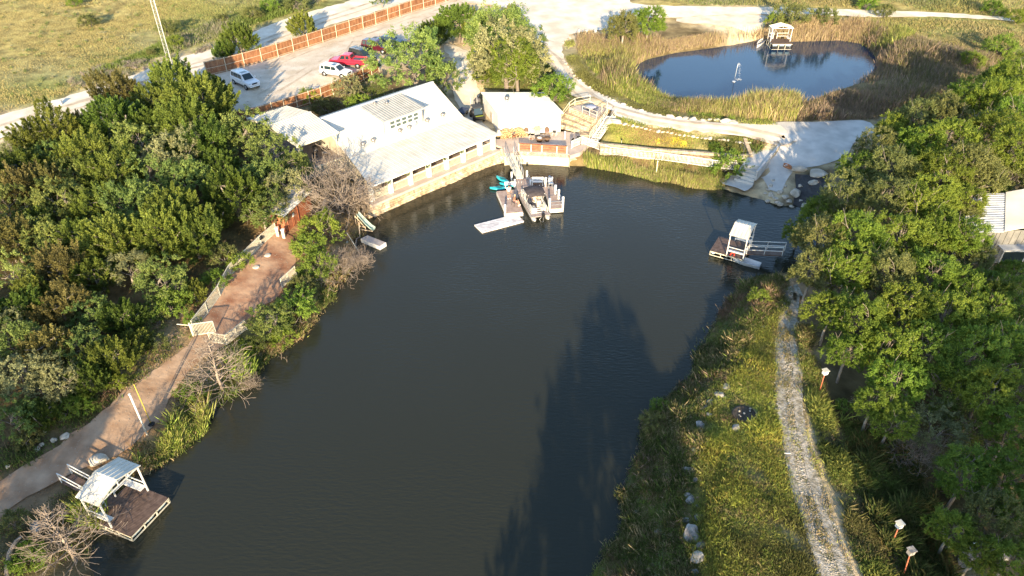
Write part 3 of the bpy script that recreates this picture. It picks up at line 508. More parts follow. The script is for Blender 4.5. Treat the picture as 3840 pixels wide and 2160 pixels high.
MID = [('J',1150,52,58,'rounded juniper with bare lower limbs behind the parked cars'),('J',1085,82,38,'dark small juniper beside the dark parked sedan'),('J',1202,70,40,'juniper right of the rounded juniper at the lot exit'),
 ('O',1045,155,92,'broad pale green tree hiding the noses of the parked cars'),('O',1110,200,50,'low oak right behind the lodge roof ridge'),('O',1255,80,76,'oak at the top of the driveway island'),('O',1270,140,88,'large oak with white limbs on the driveway island'),
 ('O',1335,118,48,'bright elm leaning over the lane bend'),('E',1300,172,62,'bright leafy tree directly behind the white shed'),('S',1392,226,46,'leafy tree between the white shed and the lane'),('J',1287,30,24,'small juniper at the edge of the plaza'),
 ('S',1212,140,30,'shrub at the left foot of the driveway island'),('S',1222,190,30,'green shrub at the left back corner of the shed'),
 ('E',1570,68,40,'leaning mesquite tree left of two by the small pond'),('E',1632,56,42,'taller mesquite tree right of two by the small pond'),('J',757,60,34,'single juniper between the white road and the tall wooden fence'),
 ('J',605,98,46,'juniper behind the far left part of the tall wooden fence'),('J',560,128,26,'scraggly low juniper left of the wooden fence end'),('O',878,222,34,'leafy oak growing against the near wooden fence'),('S',770,242,26,'little shrub growing against the near wooden fence'),('S',815,268,24,'dark shrub in the lodge shadow'),('S',900,262,28,'low shrub behind the lodge dormer'),
 ('S',1825,412,46,'dark green bush beside the concrete landing'),('S',1795,368,14,'green twiggy bush on the lawn end'),('S',1990,42,40,'rounded bright green bush above the white boat canopy'),('S',1945,52,24,'brownish bush left of the rounded green bush'),('S',2070,45,30,'low green bush right of the rounded green bush'),('S',2225,30,22,'bush beside the far gravel road'),('S',2180,8,26,'low bush above the far gravel road'),('S',2500,20,26,'bush at the top right corner'),('S',2560,45,24,'bush by the end of the far gravel road'),
 ('S',225,52,24,'lone mesquite bush in the upper left meadow'),('S',420,72,28,'bush beside the radio mast in the meadow'),('S',440,105,20,'dark bush below the radio mast'),('S',640,35,26,'bush in the meadow above the white road'),('S',740,8,30,'bush cluster at the meadow top'),('S',680,15,22,'left bush of the pair at the meadow top'),('S',560,48,18,'small bush right of the radio mast'),
 ('S',190,3,18,'bush cut by the top edge over the left meadow'),('O',960,-4,24,'pale tree behind the far end of the wooden fence'),('S',380,132,12,'low dark bush in the meadow below its long shadow'),
 ('S',2440,150,30,'green bush at the upper edge of the reed bed'),('S',2520,120,34,'large green bush at right above the reed bed')]
for it in MID: plant(*it, group='separate trees and shrubs round the buildings')
BANK = [('S',805,566,52,'bright green bush by the wooden hut on the left bank',YEL),('S',770,622,42,'yellow green bush below the hut bush',YEL),('S',800,672,42,'round green bush beside the pink dead thicket',YEL),('S',762,722,34,'dark green bush above the broad bank bush'),
 ('S',752,770,48,'broad green bush overhanging the left bank of the lake',YEL),('O',672,812,52,'greyish tangled bush beside the terrace corner'),('S',705,848,32,'low green bush at the waterline below the tangled bush'),('O',640,865,28,'small tangled bush at the terrace fence corner'),('S',612,880,28,'dark green bush above the left cattails'),
 ('B',850,478,84,'huge grey leafless thicket beside the lodge corner'),('B',905,520,48,'smaller grey thicket overhanging the swim slide'),('B',852,668,48,'pinkish grey dead thicket on the left bank',None),('B',898,662,34,'bleached dead branches reaching over the water'),('C',545,928,84,'bare grey cypress standing at the left bank'),('B',628,968,26,'small bare thicket right of the bare cypress'),
 ('C',155,1358,92,'bare bleached cypress in the lower left corner'),('S',480,985,34,'green bush behind the lower left cattails'),('S',75,1405,40,'dark bush at the bottom left corner'),('S',30,1310,34,'leafy bush beside the driftwood log'),('J',790,640,0.1,'x')]
for it in BANK[:-1]: plant(it[0], it[1], it[2], it[3], it[4], 'bushes along the left bank', m=(it[5] if len(it) > 5 else None))
DAM = [('S',1655,1020,24,'leafy green bush at the waterline of the dam',YEL),('S',1640,1062,28,'bigger green bush at the waterline of the dam'),('S',1905,745,26,'green bush at the head of the dam',YEL),('S',2120,1020,22,'weedy green bush below the upper birdhouse'),('S',2330,1262,22,'dark green shrub near the lower birdhouses')]
for it in DAM: plant(it[0], it[1], it[2], it[3], it[4], 'bushes on the dam', m=(it[5] if len(it) > 5 else None))
# tall trees on the near shore behind the camera whose long shadows lie on the lake
for k, (x, y, r_, hk) in enumerate([(7.6, 3.5, 2.8, 3.0), (5.0, 2, 4.9, 1.0), (.9, 3, 3.9, 1.25), (9.4, 3, 2.4, 3.1), (28, 3, 4.6, 1.5), (25.5, 0, 3.6, 2.5), (31, -2, 5, 2.2), (34, 4, 5.5, 2.0), (41, 6, 6, 1.9), (-35, 9, 5, 1.1), (-41, 14, 5, 1.1), (-28, -8, 3.5, 1.5), (49, 12, 6, 1.6)]):
    plant('E', 0, 0, 0, 'tall elm on the near shore behind the viewpoint', 'tall trees behind the viewpoint', world=(x, y), r=r_, hk=hk)
# ---------------------------------------------------------------- buildings
WHITE = mat('white_painted_metal', (.70, .69, .65), (.80, .79, .75), scale=1.2, rough=.45, spec=.4); ROOFW = mat('pale_metal_roofing', (.60, .56, .47), (.74, .70, .61), scale=.5, rough=.5, spec=.25)
CREAM = mat('cream_painted_metal', (.58, .54, .42), (.68, .64, .52), scale=2, rough=.5); TAN = mat('tan_ribbed_wall', (.42, .37, .29), (.52, .46, .37), scale=1, rough=.7)
DGREY = mat('dark_grey_metal', (.06, .06, .065), (.10, .10, .10), scale=4, rough=.5); BLACK = mat('black_plastic', (.015, .015, .016), rough=.5); GLASS = mat('dark_window_glass', (.02, .035, .04), rough=.05, spec=.8); GGLASS = mat('grey_green_glass', (.07, .10, .095), rough=.08, spec=.8)
STEEL = mat('galvanised_steel', (.42, .43, .44), (.56, .57, .58), scale=6, rough=.4, metal=.7); REDW = mat('cedar_board', (.19, .08, .038), (.34, .165, .08), scale=2.5, rough=.7, stretch=(1, 1, .3), rnd=.15); REDW2 = mat('stained_red_wood', (.30, .10, .05), (.42, .17, .09), scale=3, rough=.65)
POSTM = mat('fence_post_steel', (.50, .42, .30), (.62, .54, .40), scale=5, rough=.55); DECKB = mat('brown_deck_boards', (.10, .065, .05), (.17, .115, .09), scale=3, rough=.6, wave=('X', 3.2, .006, .82)); DECKP = mat('pinkish_deck_boards', (.36, .26, .21), (.48, .37, .31), scale=2, rough=.7)
STONE = mat('limestone_masonry', (.48, .38, .26), (.70, .58, .43), scale=1.3, rough=.9, brick=(.35, .9, .35), bump=.04, bscale=4); LIME = mat('limestone_rock', (.42, .36, .28), (.66, .59, .49), scale=1.6, rough=.9, bump=.05, bscale=5); GROCK = mat('weathered_grey_rock', (.13, .125, .12), (.42, .39, .36), scale=1.8, rough=.9, bump=.06, bscale=5)
PATIO = mat('pinkish_patio_concrete', (.50, .40, .33), (.60, .50, .42), scale=.8, rough=.85); WOODL = mat('split_firewood', (.42, .25, .12), (.70, .50, .28), scale=6, rough=.85, rnd=.2); PLAST = mat('white_plastic', (.78, .77, .74), rough=.4)
def T3(t, x, y, z=0): return t.matrix_world @ Vector((x, y, z))
# --- lodge
LO = zoomed(1200, 280, 3.623)(2425, 800, 3.9); LA = R(45.39); ld = Vector((math.cos(LA), math.sin(LA), 0)); ln = Vector((-ld.y, ld.x, 0))
def LW(x, y, z): return Vector((LO.x, LO.y, 0)) + ld * x + ln * y + Vector((0, 0, z))
lodge = thing('lodge', 'long white metal-roofed lodge with covered porch standing on the lake edge', 'building', (LO.x, LO.y, 0), LA)
def rz_(y): return 3.9 + .35 * y / 6.6 if y < 6.6 else 4.25 + (y - 6.6) * .545 if y < 12.45 else 7.44 - (y - 12.45) * .4
def roof_rows(xl, xr, ys, t=.08, rib=.6, rh=.028, zf=rz_, ov=0):
    mb = MB()
    for a, b in zip(ys[:-1], ys[1:]):
        q = [(xl(a), a, zf(a)), (xr(a), a, zf(a)), (xr(b), b, zf(b)), (xl(b), b, zf(b))]; mb.sheet(q, t)
        x = min(xl(a), xl(b)) + rib * .5
        while x < max(xr(a), xr(b)):
            if xl(a) - .01 < x < xr(a) + .01 and xl(b) - .01 < x < xr(b) + .01: mb.beam((x, a, zf(a) + rh * .4), (x, b, zf(b) + rh * .4), .06, rh)
            x += rib
    return mb
xl = lambda y: -17.9 if y >= 6.59 else -17.9 - 2.0 * (6.6 - y) / 6.6
rf = roof_rows(xl, lambda y: 0, [0, 6.6, 12.45, 17.4]).build('roof', ROOFW, lodge)
MB().beam((-17.9, 12.45, 7.49), (0, 12.45, 7.49), .35, .06).beam((-19.9, -.06, 3.82), (0, -.06, 3.82), .14, .16).build('ridge_cap_and_gutter', WHITE, rf)
wl = MB()
wl.box((-8.95, 4.2, 2.75), (17.4, .15, 2.5)); wl.box((-8.95, 17, 3.5), (17.5, .15, 3.6))
for x in (-17.75, -.2): wl.add([(x - .08, 4.2, 1), (x - .08, 17, 1), (x - .08, 17, 5.5), (x - .08, 12.45, 7.33), (x - .08, 6.6, 4.15), (x - .08, 4.2, 3.9), (x + .08, 4.2, 1), (x + .08, 17, 1), (x + .08, 17, 5.5), (x + .08, 12.45, 7.33), (x + .08, 6.6, 4.15), (x + .08, 4.2, 3.9)], [(0, 1, 2, 3, 4, 5), (11, 10, 9, 8, 7, 6), (0, 6, 7, 1), (0, 5, 11, 6)])
wl.build('wall', TAN, lodge)
bk_ = MB(); bk_.box((-8.95, 4.05, 2.78), (17.0, .12, 2.4)); bk_.build('porch_back_wall', mat('dark_red_wall', (.16, .07, .045), (.26, .12, .08), scale=1.5, rough=.8), lodge)
MB().box((-10.1, 2.0, 1.55), (20.2, 4.6, .3)).build('porch_floor', PATIO, lodge)
colx = [-19.55, -16.85, -13.95, -11.15, -8.35, -5.6, -2.75, -.45]
for x in colx: MB().box((x, .62, 2.75), (.55, .5, 2.15), bev=.04).build('porch_column', WHITE, lodge)
for a, b in zip(colx[:-1], colx[1:]):
    m_ = MB(); m_.box(((a + b) / 2, .68, 2.66), (b - a - .55, .12, .16)); m_.box(((a + b) / 2, .62, 1.78), (b - a - .55, .06, .05)); r_ = m_.build('railing', CREAM, lodge); m_ = MB()
    k = a + .38
    while k < b - .3: m_.box((k, .62, 2.18), (.035, .035, .8)); k += .13
    m_.build('pickets', CREAM, r_)
MB().box((-18.7, 1.2, 2.2), (1.6, .05, .9)).build('end_railing', CREAM, lodge)
# dormer
dx0, dx1, dyf = -11.85, -5.85, 7.85
dm = MB(); dm.box(((dx0 + dx1) / 2, dyf + .08, 5.85), (dx1 - dx0, .16, 1.95))
for x in (dx0, dx1): dm.add([(x, dyf, 4.8), (x, 12.3, 7.2), (x, 12.3, 7.3), (x, dyf, 6.8)], [(0, 1, 2, 3)])
dor = dm.build('dormer', WHITE, lodge)
dr = roof_rows(lambda y: dx0 - .25, lambda y: dx1 + .25, [7.5, 12.5], rib=.4, rh=.06, zf=lambda y: 6.86 + (y - 7.5) * .125)
dr.beam((dx0 - .25, 7.45, 6.8), (dx1 + .25, 7.45, 6.8), .1, .18); dr.build('dormer_roof', mat('grey_ribbed_roofing', (.36, .36, .33), (.46, .45, .42), scale=1, rough=.5, spec=.3), lodge)
MB().box((dx0 + .06, dyf - .03, 5.8), (.12, .1, 1.9)).box((dx1 - .06, dyf - .03, 5.8), (.12, .1, 1.9)).build('corner_trim', TAN, lodge)
for i in range(5):
    cx_ = -10.55 + i * .92; wd = MB(); wd.box((cx_, dyf - .03, 5.95), (.84, .08, .1)).box((cx_, dyf - .03, 6.44), (.84, .08, .08)).box((cx_, dyf - .03, 5.46), (.84, .08, .08)).box((cx_ - .4, dyf - .03, 5.95), (.06, .08, 1.05)).box((cx_ + .4, dyf - .03, 5.95), (.06, .08, 1.05))
    f_ = wd.build('window', WHITE, lodge); MB().box((cx_, dyf + .0, 5.95), (.76, .03, .95)).build('pane', GGLASS, f_)
def turbine(x, y, z, par, s=1):
    m_ = MB(); m_.lathe([(.17 * s, 0), (.15 * s, .18 * s)], (x, y, z), 12); b_ = m_.build('roof_vent', STEEL, par)
    m_ = MB(); m_.lathe([(.14 * s, 0), (.24 * s, .08 * s), (.26 * s, .2 * s), (.2 * s, .34 * s), (.06 * s, .4 * s)], (x, y, z + .18 * s), 14)
    for k in range(10): a = k * .628; m_.tube([(x + .15 * s * math.cos(a), y + .15 * s * math.sin(a), z + .2 * s), (x + .28 * s * math.cos(a + .2), y + .28 * s * math.sin(a + .2), z + .38 * s), (x + .08 * s * math.cos(a + .4), y + .08 * s * math.sin(a + .4), z + .57 * s)], .012 * s, 4)
    m_.build('turbine_head', mat('vent_aluminium', (.16, .15, .15), (.45, .43, .41), scale=14, rough=.35, metal=.6), b_)
for x in (-15.35, -13.86, -9.79, -8.33, -5.39, -2.78): turbine(x, 7.46, rz_(7.46), lodge, 1.1)
turbine(-8.9, 10.9, 7.2, lodge, .8); turbine(-10.2, 11.6, 7.3, lodge, .8)
m_ = MB(); m_.tube([(-7.18, 7.56, 4.75), (-7.18, 7.56, 5.25)], .03, 6); m_.lathe([(.02, 0), (.2, .05), (.28, .12)], (-7.18, 7.4, 5.2), 10, 'y'); m_.build('satellite_dish', STEEL, lodge)
# things standing on the porch, glimpsed between the columns
PORCH = [('table', -18, 'round porch table with striped cloth in the leftmost porch bay'), ('plant', -14.6, 'green fern hanging at the second porch column'), ('plant', -17.4, 'green fern hanging at the first inner porch column'), ('plant', -11.7, 'green fern hanging at the third inner porch column'), ('plant', -8.9, 'green fern hanging at the fourth inner porch column'), ('plant', -6.2, 'green fern hanging at the fifth inner porch column')]
for k_, x, lab in PORCH[1:]:
    p = LW(x, .15, 3.35); t = thing('hanging_plant', lab, 'plant', p, 0, 'ferns hung along the lodge porch')
    MB().lathe([(.1, -.15), (.16, 0)], (0, 0, 0), 8).tube([(0, 0, 0), (0, 0, .5)], .01, 4).build('basket', DGREY, t)
    c_, f_, tn_ = crown_broad(int(-x * 10), 8, 40, .8, .25, (.3, .5)); npm = npmesh('foliage', c_ * .28, f_, {'tone': tn_}); obj('foliage', npm, YEL, t, (0, 0, .05))
def chair(name, label, loc, rz, m, seat_m=None, group=None, s=1.0, wicker=False):
    t = thing(name, label, 'chair', loc, rz, group)
    MB().box((0, 0, .44 * s), (.5 * s, .5 * s, .05), bev=.01).build('seat', seat_m or m, t)
    b_ = MB()
    if wicker: b_.add(*[([( .27 * s * math.cos(a), .27 * s * math.sin(a), z) for a in [R(20 + 20 * q) for q in range(8)] for z in (.42 * s, (.66 + .3 * math.sin(R(180 * q_ / 7.0))) * s) for q_ in [0]] if False else [(.28 * s * math.cos(R(-10 + 200 * q / 7)), .26 * s * math.sin(R(-10 + 200 * q / 7)), (.42 if e == 0 else .62 + .32 * math.sin(math.pi * q / 7)) * s) for q in range(8) for e in (0, 1)]), [(2 * q, 2 * q + 2, 2 * q + 3, 2 * q + 1) for q in range(7)]])
    else:
        b_.box((0, .25 * s, .74 * s), (.48 * s, .04, .36 * s), bev=.01)
        for sx in (-1, 1): b_.beam((sx * .24 * s, .25 * s, .42 * s), (sx * .24 * s, .27 * s, .92 * s), .03); b_.beam((sx * .26 * s, -.22 * s, .64 * s), (sx * .26 * s, .25 * s, .66 * s), .04, .03); b_.beam((sx * .26 * s, -.22 * s, .44 * s), (sx * .26 * s, -.22 * s, .65 * s), .03)
    b_.build('backrest', m, t)
    for sx in (-1, 1):
        for sy in (-1, 1): MB().beam((sx * .21 * s, sy * .21 * s, .42 * s), (sx * .25 * s, sy * .25 * s, 0), .035).build('leg', m, t)
    return t
WICK = mat('brown_wicker', (.10, .06, .04), (.22, .14, .09), scale=20, rough=.8); PINKC = mat('faded_cushion', (.50, .32, .26), rough=.9)
k = 0
for x, lab in ((-18.2, 'leftmost'), (-15.3, 'second'), (-12.6, 'third'), (-9.7, 'fourth'), (-7.0, 'fifth'), (-4.2, 'sixth'), (-1.7, 'rightmost')):
    p = LW(x, 1.7, 1.7); chair('porch_chair', f'cushioned chair behind the railing in the {lab} bay of the lodge porch', p, LA + .4 * (k % 3), BLACK, PINKC, 'chairs on the lodge porch'); k += 1
# --- open pavilion left of the lodge, on its deck
pav = thing('pavilion', 'open gabled white metal pavilion on a raised deck left of the lodge', 'pavilion', (LO.x, LO.y, 0), LA)
PX0, PX1, PY0, PY1 = -23.3, -17.75, 8.5, 19.8; PR = (PY0 + PY1) / 2
zf = lambda y: 7.85 - abs(y - PR) * .14
roof_rows(lambda y: PX0, lambda y: PX1, [PY0, PR, PY1], rib=.33, rh=.06, zf=zf).beam((PX0, PR, 7.9), (PX1, PR, 7.9), .3, .05).build('roof', ROOFW, pav)
MB().beam((PX0, PY0, 6.98), (PX1, PY0, 6.98), .08, .22).beam((PX0, PY1, 6.98), (PX1, PY1, 6.98), .08, .22).beam((PX0, PY0, 6.98), (PX0, PR, 7.76), .08, .24).beam((PX0, PR, 7.76), (PX0, PY1, 6.98), .08, .24).build('fascia', CREAM, pav)
for x in (PX0 + .45, PX1 - .2):
    for y in (PY0 + .5, PY1 - .5):
        p_ = MB(); p_.beam((x, y, 4.0), (x, y, 6.95), .14); s_ = 1 if y < PR else -1; p_.beam((x, y + s_ * .1, 6.1), (x, y + s_ * 1.0, 7.0), .1); p_.build('post', CREAM, pav)
tr = MB()
for x in (PX0 + .45, PX1 - .3):
    tr.beam((x, PY0 + .3, 6.85), (x, PY1 - .3, 6.85), .1); tr.beam((x, PR, 6.85), (x, PR, 7.7), .08)
    for q in (-2.8, 2.8): tr.beam((x, PR + q, 6.85), (x, PR + q, 7.4), .07)
tr.build('truss', CREAM, pav)
MB().box((-20.6, 14.1, 3.93), (5.9, 11.6, .16)).build('deck', mat('grey_deck_boards', (.22, .17, .14), (.33, .27, .23), scale=3, rough=.8), pav)
sk = MB(); x = -23.4
while x < -17.6: sk.box((x, 8.3, 3.2), (.07, .04, 1.35)); x += .14
y = 8.3
while y < 19.9: sk.box((-23.5, y, 4.4), (.04, .06, 1.0)); y += .16
sk.beam((-23.5, 8.3, 4.95), (-23.5, 19.9, 4.95), .08); sk.beam((-23.5, 8.25, 3.92), (-17.7, 8.25, 3.92), .12); sk.beam((-23.5, 19.9, 4.95), (-18, 19.9, 4.95), .08)
sk.build('slatted_skirt', CREAM, pav)
for q_, (x, y, a) in enumerate([(-19.2, 9.9, .4), (-20.4, 10.1, 2.6), (-19.6, 11.3, -.4), (-21.6, 9.6, 1.8), (-21.8, 13.5, 1.0)]):
    chair('deck_chair', ['black deck chair nearest the lodge wall under the pavilion', 'black deck chair at the front pavilion posts', 'black deck chair behind the pair under the pavilion', 'black chair at the left front corner of the pavilion deck', 'black chair beside the pale table under the pavilion'][q_], LW(x, y, 4.02), LA + a, BLACK, mat('grey_sling', (.25, .24, .25), rough=.9), 'black chairs on the pavilion deck')
tb = thing('patio_table', 'rectangular glass topped table in the shade of the pavilion', 'table', LW(-21.6, 12.1, 4.02), LA); MB().box((0, 0, .72), (1.3, .9, .04), bev=.01).build('table_top', mat('pale_glass', (.5, .53, .55), rough=.1, spec=.8), tb)
for sx in (-1, 1):
    for sy in (-1, 1): MB().beam((sx * .55, sy * .38, .7), (sx * .6, sy * .42, 0), .05).build('leg', BLACK, tb)
# --- white shed
SA = R(9.0); shed = thing('shed', 'white metal storage shed with pale ribbed roof behind the patio', 'building', (-1.92, 88.45, 1.7), SA)
SW_, SD_ = 8.75, 7.7; zs = lambda x: 3.3 - .55 * x / SW_; SK = -1.15
sb = MB(); sb.add([(.15, .25, 0), (SW_ - .15, .25, 0), (SW_ - .15 + SK, SD_ - .15, 0), (.15 + SK, SD_ - .15, 0), (.15, .25, zs(0) - .12), (SW_ - .15, .25, zs(SW_) - .12), (SW_ - .15 + SK, SD_ - .15, zs(SW_) - .12), (.15 + SK, SD_ - .15, zs(0) - .12)], [(0, 1, 5, 4), (1, 2, 6, 5), (2, 3, 7, 6), (3, 0, 4, 7)]); sb.build('wall', WHITE, shed)
sr = MB(); sr.sheet([(-.1, 0, zs(0)), (SW_ + .15, 0, zs(SW_)), (SW_ + .15 + SK, SD_ + .1, zs(SW_)), (-.1 + SK, SD_ + .1, zs(0))], .08); y = .2
while y < SD_: sr.beam((-.1 + SK * y / SD_, y, zs(0) + .03), (SW_ + .15 + SK * y / SD_, y, zs(SW_) + .03), .06, .06); y += .32
srf = sr.build('roof', mat('cool_white_roofing', (.44, .47, .46), (.52, .55, .53), scale=1, rough=.4, spec=.5), shed); MB().beam((-.1, -.05, zs(0) - .05), (SW_ + .15, -.05, zs(SW_) - .05), .06, .16).build('fascia', TAN, srf)
turbine(1.9, 4.2, zs(1.9), shed, 1.2); dd_ = MB().box((.11 + SK * .415, 3.2, 1.05), (.12, .95, 2.05), .15).build('door', TAN, shed); MB().ball((.0 + SK * .46, 3.55, 1.05), .05).build('handle', STEEL, dd_)
MB().box((8.3, .2, 1.4), (.16, .1, 2.7)).build('downpipe', CREAM, shed)
# --- metal building on the right, partly behind the trees
rb = thing('metal_building', 'grey ribbed metal building half hidden by trees at the right edge', 'building', (0, 0, 0))
Zr = zoomed(3540, 660, 3.623)
e1, e2, e3, e4 = Zr(200, 770, 6.2), Zr(820, 755, 6.2), Zr(835, 230, 7.2), Zr(420, 240, 7.2)
RBL = mat('blue_grey_roofing', (.40, .42, .45), (.52, .54, .56), scale=1, rough=.45, wave=('Y', 2.2, .03, .7))
m_ = MB(); m_.sheet([e1, e2, e3, e4], .1)
for k in range(1, 17): a = e1.lerp(e4, k / 17); b = e2.lerp(e3, k / 17); m_.beam(a + Vector((0, 0, .03)), b + Vector((0, 0, .03)), .07, .06)
m_.build('lower_roof', RBL, rb)
f1 = e2 + Vector((0, 0, .1)); f4 = e3 + Vector((0, 0, .1)); off = Vector((7, .4, 1.2)); m_ = MB(); m_.sheet([f1, f1 + off, f4 + off, f4], .1); m_.build('upper_roof', ROOFW, rb)
wv = [Vector((e1.x + .3, e1.y + .3, 0)), Vector((e2.x, e2.y + .3, 0)), Vector((e2.x + 7, e2.y + .7, 0))]
m_ = MB()
for a, b in zip(wv[:-1], wv[1:]): m_.add([a + Vector((0, 0, 1)), b + Vector((0, 0, 1)), b + Vector((0, 0, 6.1)), a + Vector((0, 0, 6.1))], [(0, 1, 2, 3)])
bkv = [Vector((q.x, q.y, 0)) for q in (e1, e4, e3 + Vector((7, 0, 0)), e2 + Vector((7, 0, 0)))]
for a, b in zip(bkv[:-1], bkv[1:]): m_.add([a + Vector((.3, .1, 1)), b + Vector((.3, -.2, 1)), b + Vector((.3, -.2, 6.2)), a + Vector((.3, .1, 6.1))], [(0, 1, 2, 3)])
for k in range(22):
    a = wv[0].lerp(wv[1], k / 11) if k < 11 else wv[1].lerp(wv[2], (k - 11) / 11); m_.box((a.x, a.y - .03, 3.5), (.08, .06, 5))
m_.build('wall', mat('grey_ribbed_wall', (.15, .15, .14), (.22, .21, .19), scale=1, rough=.6), rb)
wc = wv[1].lerp(wv[2], .32); wn = MB().box((wc.x, wc.y - .1, 3.1), (2.3, .1, 1.5)).build('window', WHITE, rb); MB().box((wc.x, wc.y - .17, 3.1), (2.1, .06, 1.3)).build('pane', GLASS, wn)
MB().box((wc.x + .5, wc.y - .5, 4.5), (5.0, 1.0, .08)).build('awning', RBL, rb)
# --- red-brown wooden hut on the terrace
Zh = zoomed(1000, 680, 6.04); hA = Zh(455, 1195, 2.2); hB = Zh(770, 900, 2.2); hv = hB - hA; hang = math.atan2(hv.y, hv.x); hl = hv.length * 1.9
hut = thing('wooden_hut', 'red-brown wooden hut with patchy metal roof above the terrace', 'hut', hA, hang)
MB().box((hl / 2, .75, 1.1), (hl, 1.5, 2.2)).build('wall', REDW2, hut)
m_ = MB(); m_.sheet([(-.35, -.35, 2.35), (hl + .2, -.35, 2.35), (hl + .2, 1.8, 2.75), (-.35, 1.8, 2.75)], .07)
for k in range(int(hl / .25) + 2): m_.beam((-.3 + k * .25, -.35, 2.38), (-.3 + k * .25, 1.8, 2.78), .06, .05)
m_.build('roof', mat('weathered_tin', (.34, .34, .33), (.66, .64, .58), scale=3, rough=.45, lo=.45, hi=.55), hut)
for x0 in (.55, 1.65):
    d_ = MB().box((x0 + .4, -.03, 1.0), (.85, .06, 1.9)); d_.box((x0 + .4, -.06, 1.9), (.95, .06, .08)).box((x0 - .04, -.06, 1.0), (.07, .06, 1.95)).box((x0 + .84, -.06, 1.0), (.07, .06, 1.95)); o_ = d_.build('door', REDW2, hut)
MB().box((1.55, -.11, 1.45), (.28, .03, .4)).build('notice', PLAST, hut)
# ---------------------------------------------------------------- stonework, patio, terraces, stairs
def rockface(name, top, bot, m, label, cat, thick=.6, rows=5, jit=.12, group=None):   # sloping stone face between a top and a bottom line, given depth behind
    n = len(top); fine = 10; T_, B_ = [], []
    for i in range(n - 1):
        for k in range(fine): T_.append(Vector(top[i]).lerp(Vector(top[i + 1]), k / fine)); B_.append(Vector(bot[i]).lerp(Vector(bot[i + 1]), k / fine))
    T_.append(Vector(top[-1])); B_.append(Vector(bot[-1])); N_ = len(T_); vs = []
    for r_ in range(rows + 1):
        for i in range(N_):
            p = T_[i].lerp(B_[i], r_ / rows); j = 0 if r_ == 0 else jit; vs.append(p + Vector((random.uniform(-j, j), random.uniform(-j, j), random.uniform(-j, j) * .7)))
    fs = [(r_ * N_ + i, r_ * N_ + i + 1, (r_ + 1) * N_ + i + 1, (r_ + 1) * N_ + i) for r_ in range(rows) for i in range(N_ - 1)]
    back = len(vs); vs += [p + Vector((0, 0, -1.8)) for p in T_]; fs += [(i, i + 1, back + i + 1, back + i) for i in range(N_ - 1)]
    mb = MB(); mb.add(vs, fs); return single(name, mb, m, label, cat, group, B_[N_ // 2])
LS = mat('layered_limestone', (.46, .34, .22), (.74, .62, .46), scale=1.1, rough=.9, brick=(.3, 1.5, .42), brot=45, bump=.10, bscale=2.5)
Cz = zoomed(1350, 480, 4.262)
top = [LW(-20.6, .1, 1.66)] + [LW(x, .2, 1.66) for x in (-16, -12, -8, -4, -.2)] + [LW(1.2, -.1, 1.66)]
bot = [Cz(240, 1449, -.15), Cz(650, 1240, -.15), Cz(1040, 1080, -.15), Cz(1500, 890, -.15), Cz(1850, 720, -.15), Cz(2200, 590, -.15), Cz(2400, 575, -.15)]
rockface('stone_bank', top, bot, LS, 'broad sloping bank of layered cream limestone between lodge porch and lake', 'stone bank', rows=7, jit=.09)
G6 = zoomed(1840, 440, 6.44); X6 = zoomed(2080, 330, 6.3)
pf = [LW(.8, .2, 1.7), G6(330, 870, 1.7), G6(650, 830, 1.7), G6(1250, 850, 1.7), G6(1890, 895, 1.7), G6(1920, 925, 1.7)]
patio = MB(); patio.slab([pf[0], pf[1], pf[2], pf[3], pf[4], pf[5], G6(2160, 850, 1.7), X6(830, 1310, 1.7), X6(1000, 1310, 1.7), X6(1080, 1190, 1.7), X6(810, 1120, 1.7), Vector((7.2, 90.2, 1.7)), Vector((-1.9, 87.6, 1.7)), LW(.4, 6, 1.7)][::-1], .5)
tag(patio.build('patio', PATIO), kind='structure')
rockface('patio_wall', [q + Vector((0, 0, -.03)) for q in pf[1:]] , [G6(420, 1130, -.15), G6(720, 1110, -.15), G6(1250, 1140, -.15), G6(1900, 1135, -.15), G6(2200, 1060, -.15)], mat('pale_limestone_wall', (.62, .54, .40), (.80, .73, .58), scale=1, rough=.9, brick=(.5, 1.4, .7), bump=.03, bscale=3), 'pale limestone retaining wall below the patio with the red railing', 'stone wall', rows=4, jit=.06)
am = thing('stone_terraces', 'curved limestone seating terraces rising from the patio to the lane', 'terraces', X6(500, 1000, 1.7))
def tier(nm, pts, z, drop, m=None):
    q = [X6(x, y, z) for x, y in pts]; mb = MB().slab(q, drop); o = mb.mesh(nm); o.transform(Matrix.Translation(-am.location)); return obj(nm, o, m or STONE, am)
tier('upper_terrace', [(335, 450), (520, 530), (760, 640), (985, 740), (1240, 495), (850, 350), (480, 410)], 3.9, 1.6)
tier('seat_tier', [(238, 600), (500, 690), (700, 790), (855, 860), (1000, 700), (700, 400), (335, 480)], 3.15, 1.4)
tier('seat_tier', [(140, 720), (420, 800), (640, 890), (820, 960), (930, 800), (600, 500), (240, 560)], 2.65, .95)
tier('seat_tier', [(90, 860), (350, 910), (600, 1000), (800, 1100), (860, 860), (500, 600), (140, 700)], 2.18, .6)
tier('patio_paving', [(430, 465), (980, 715), (1215, 495), (850, 370), (520, 420)], 3.93, .04, PATIO)
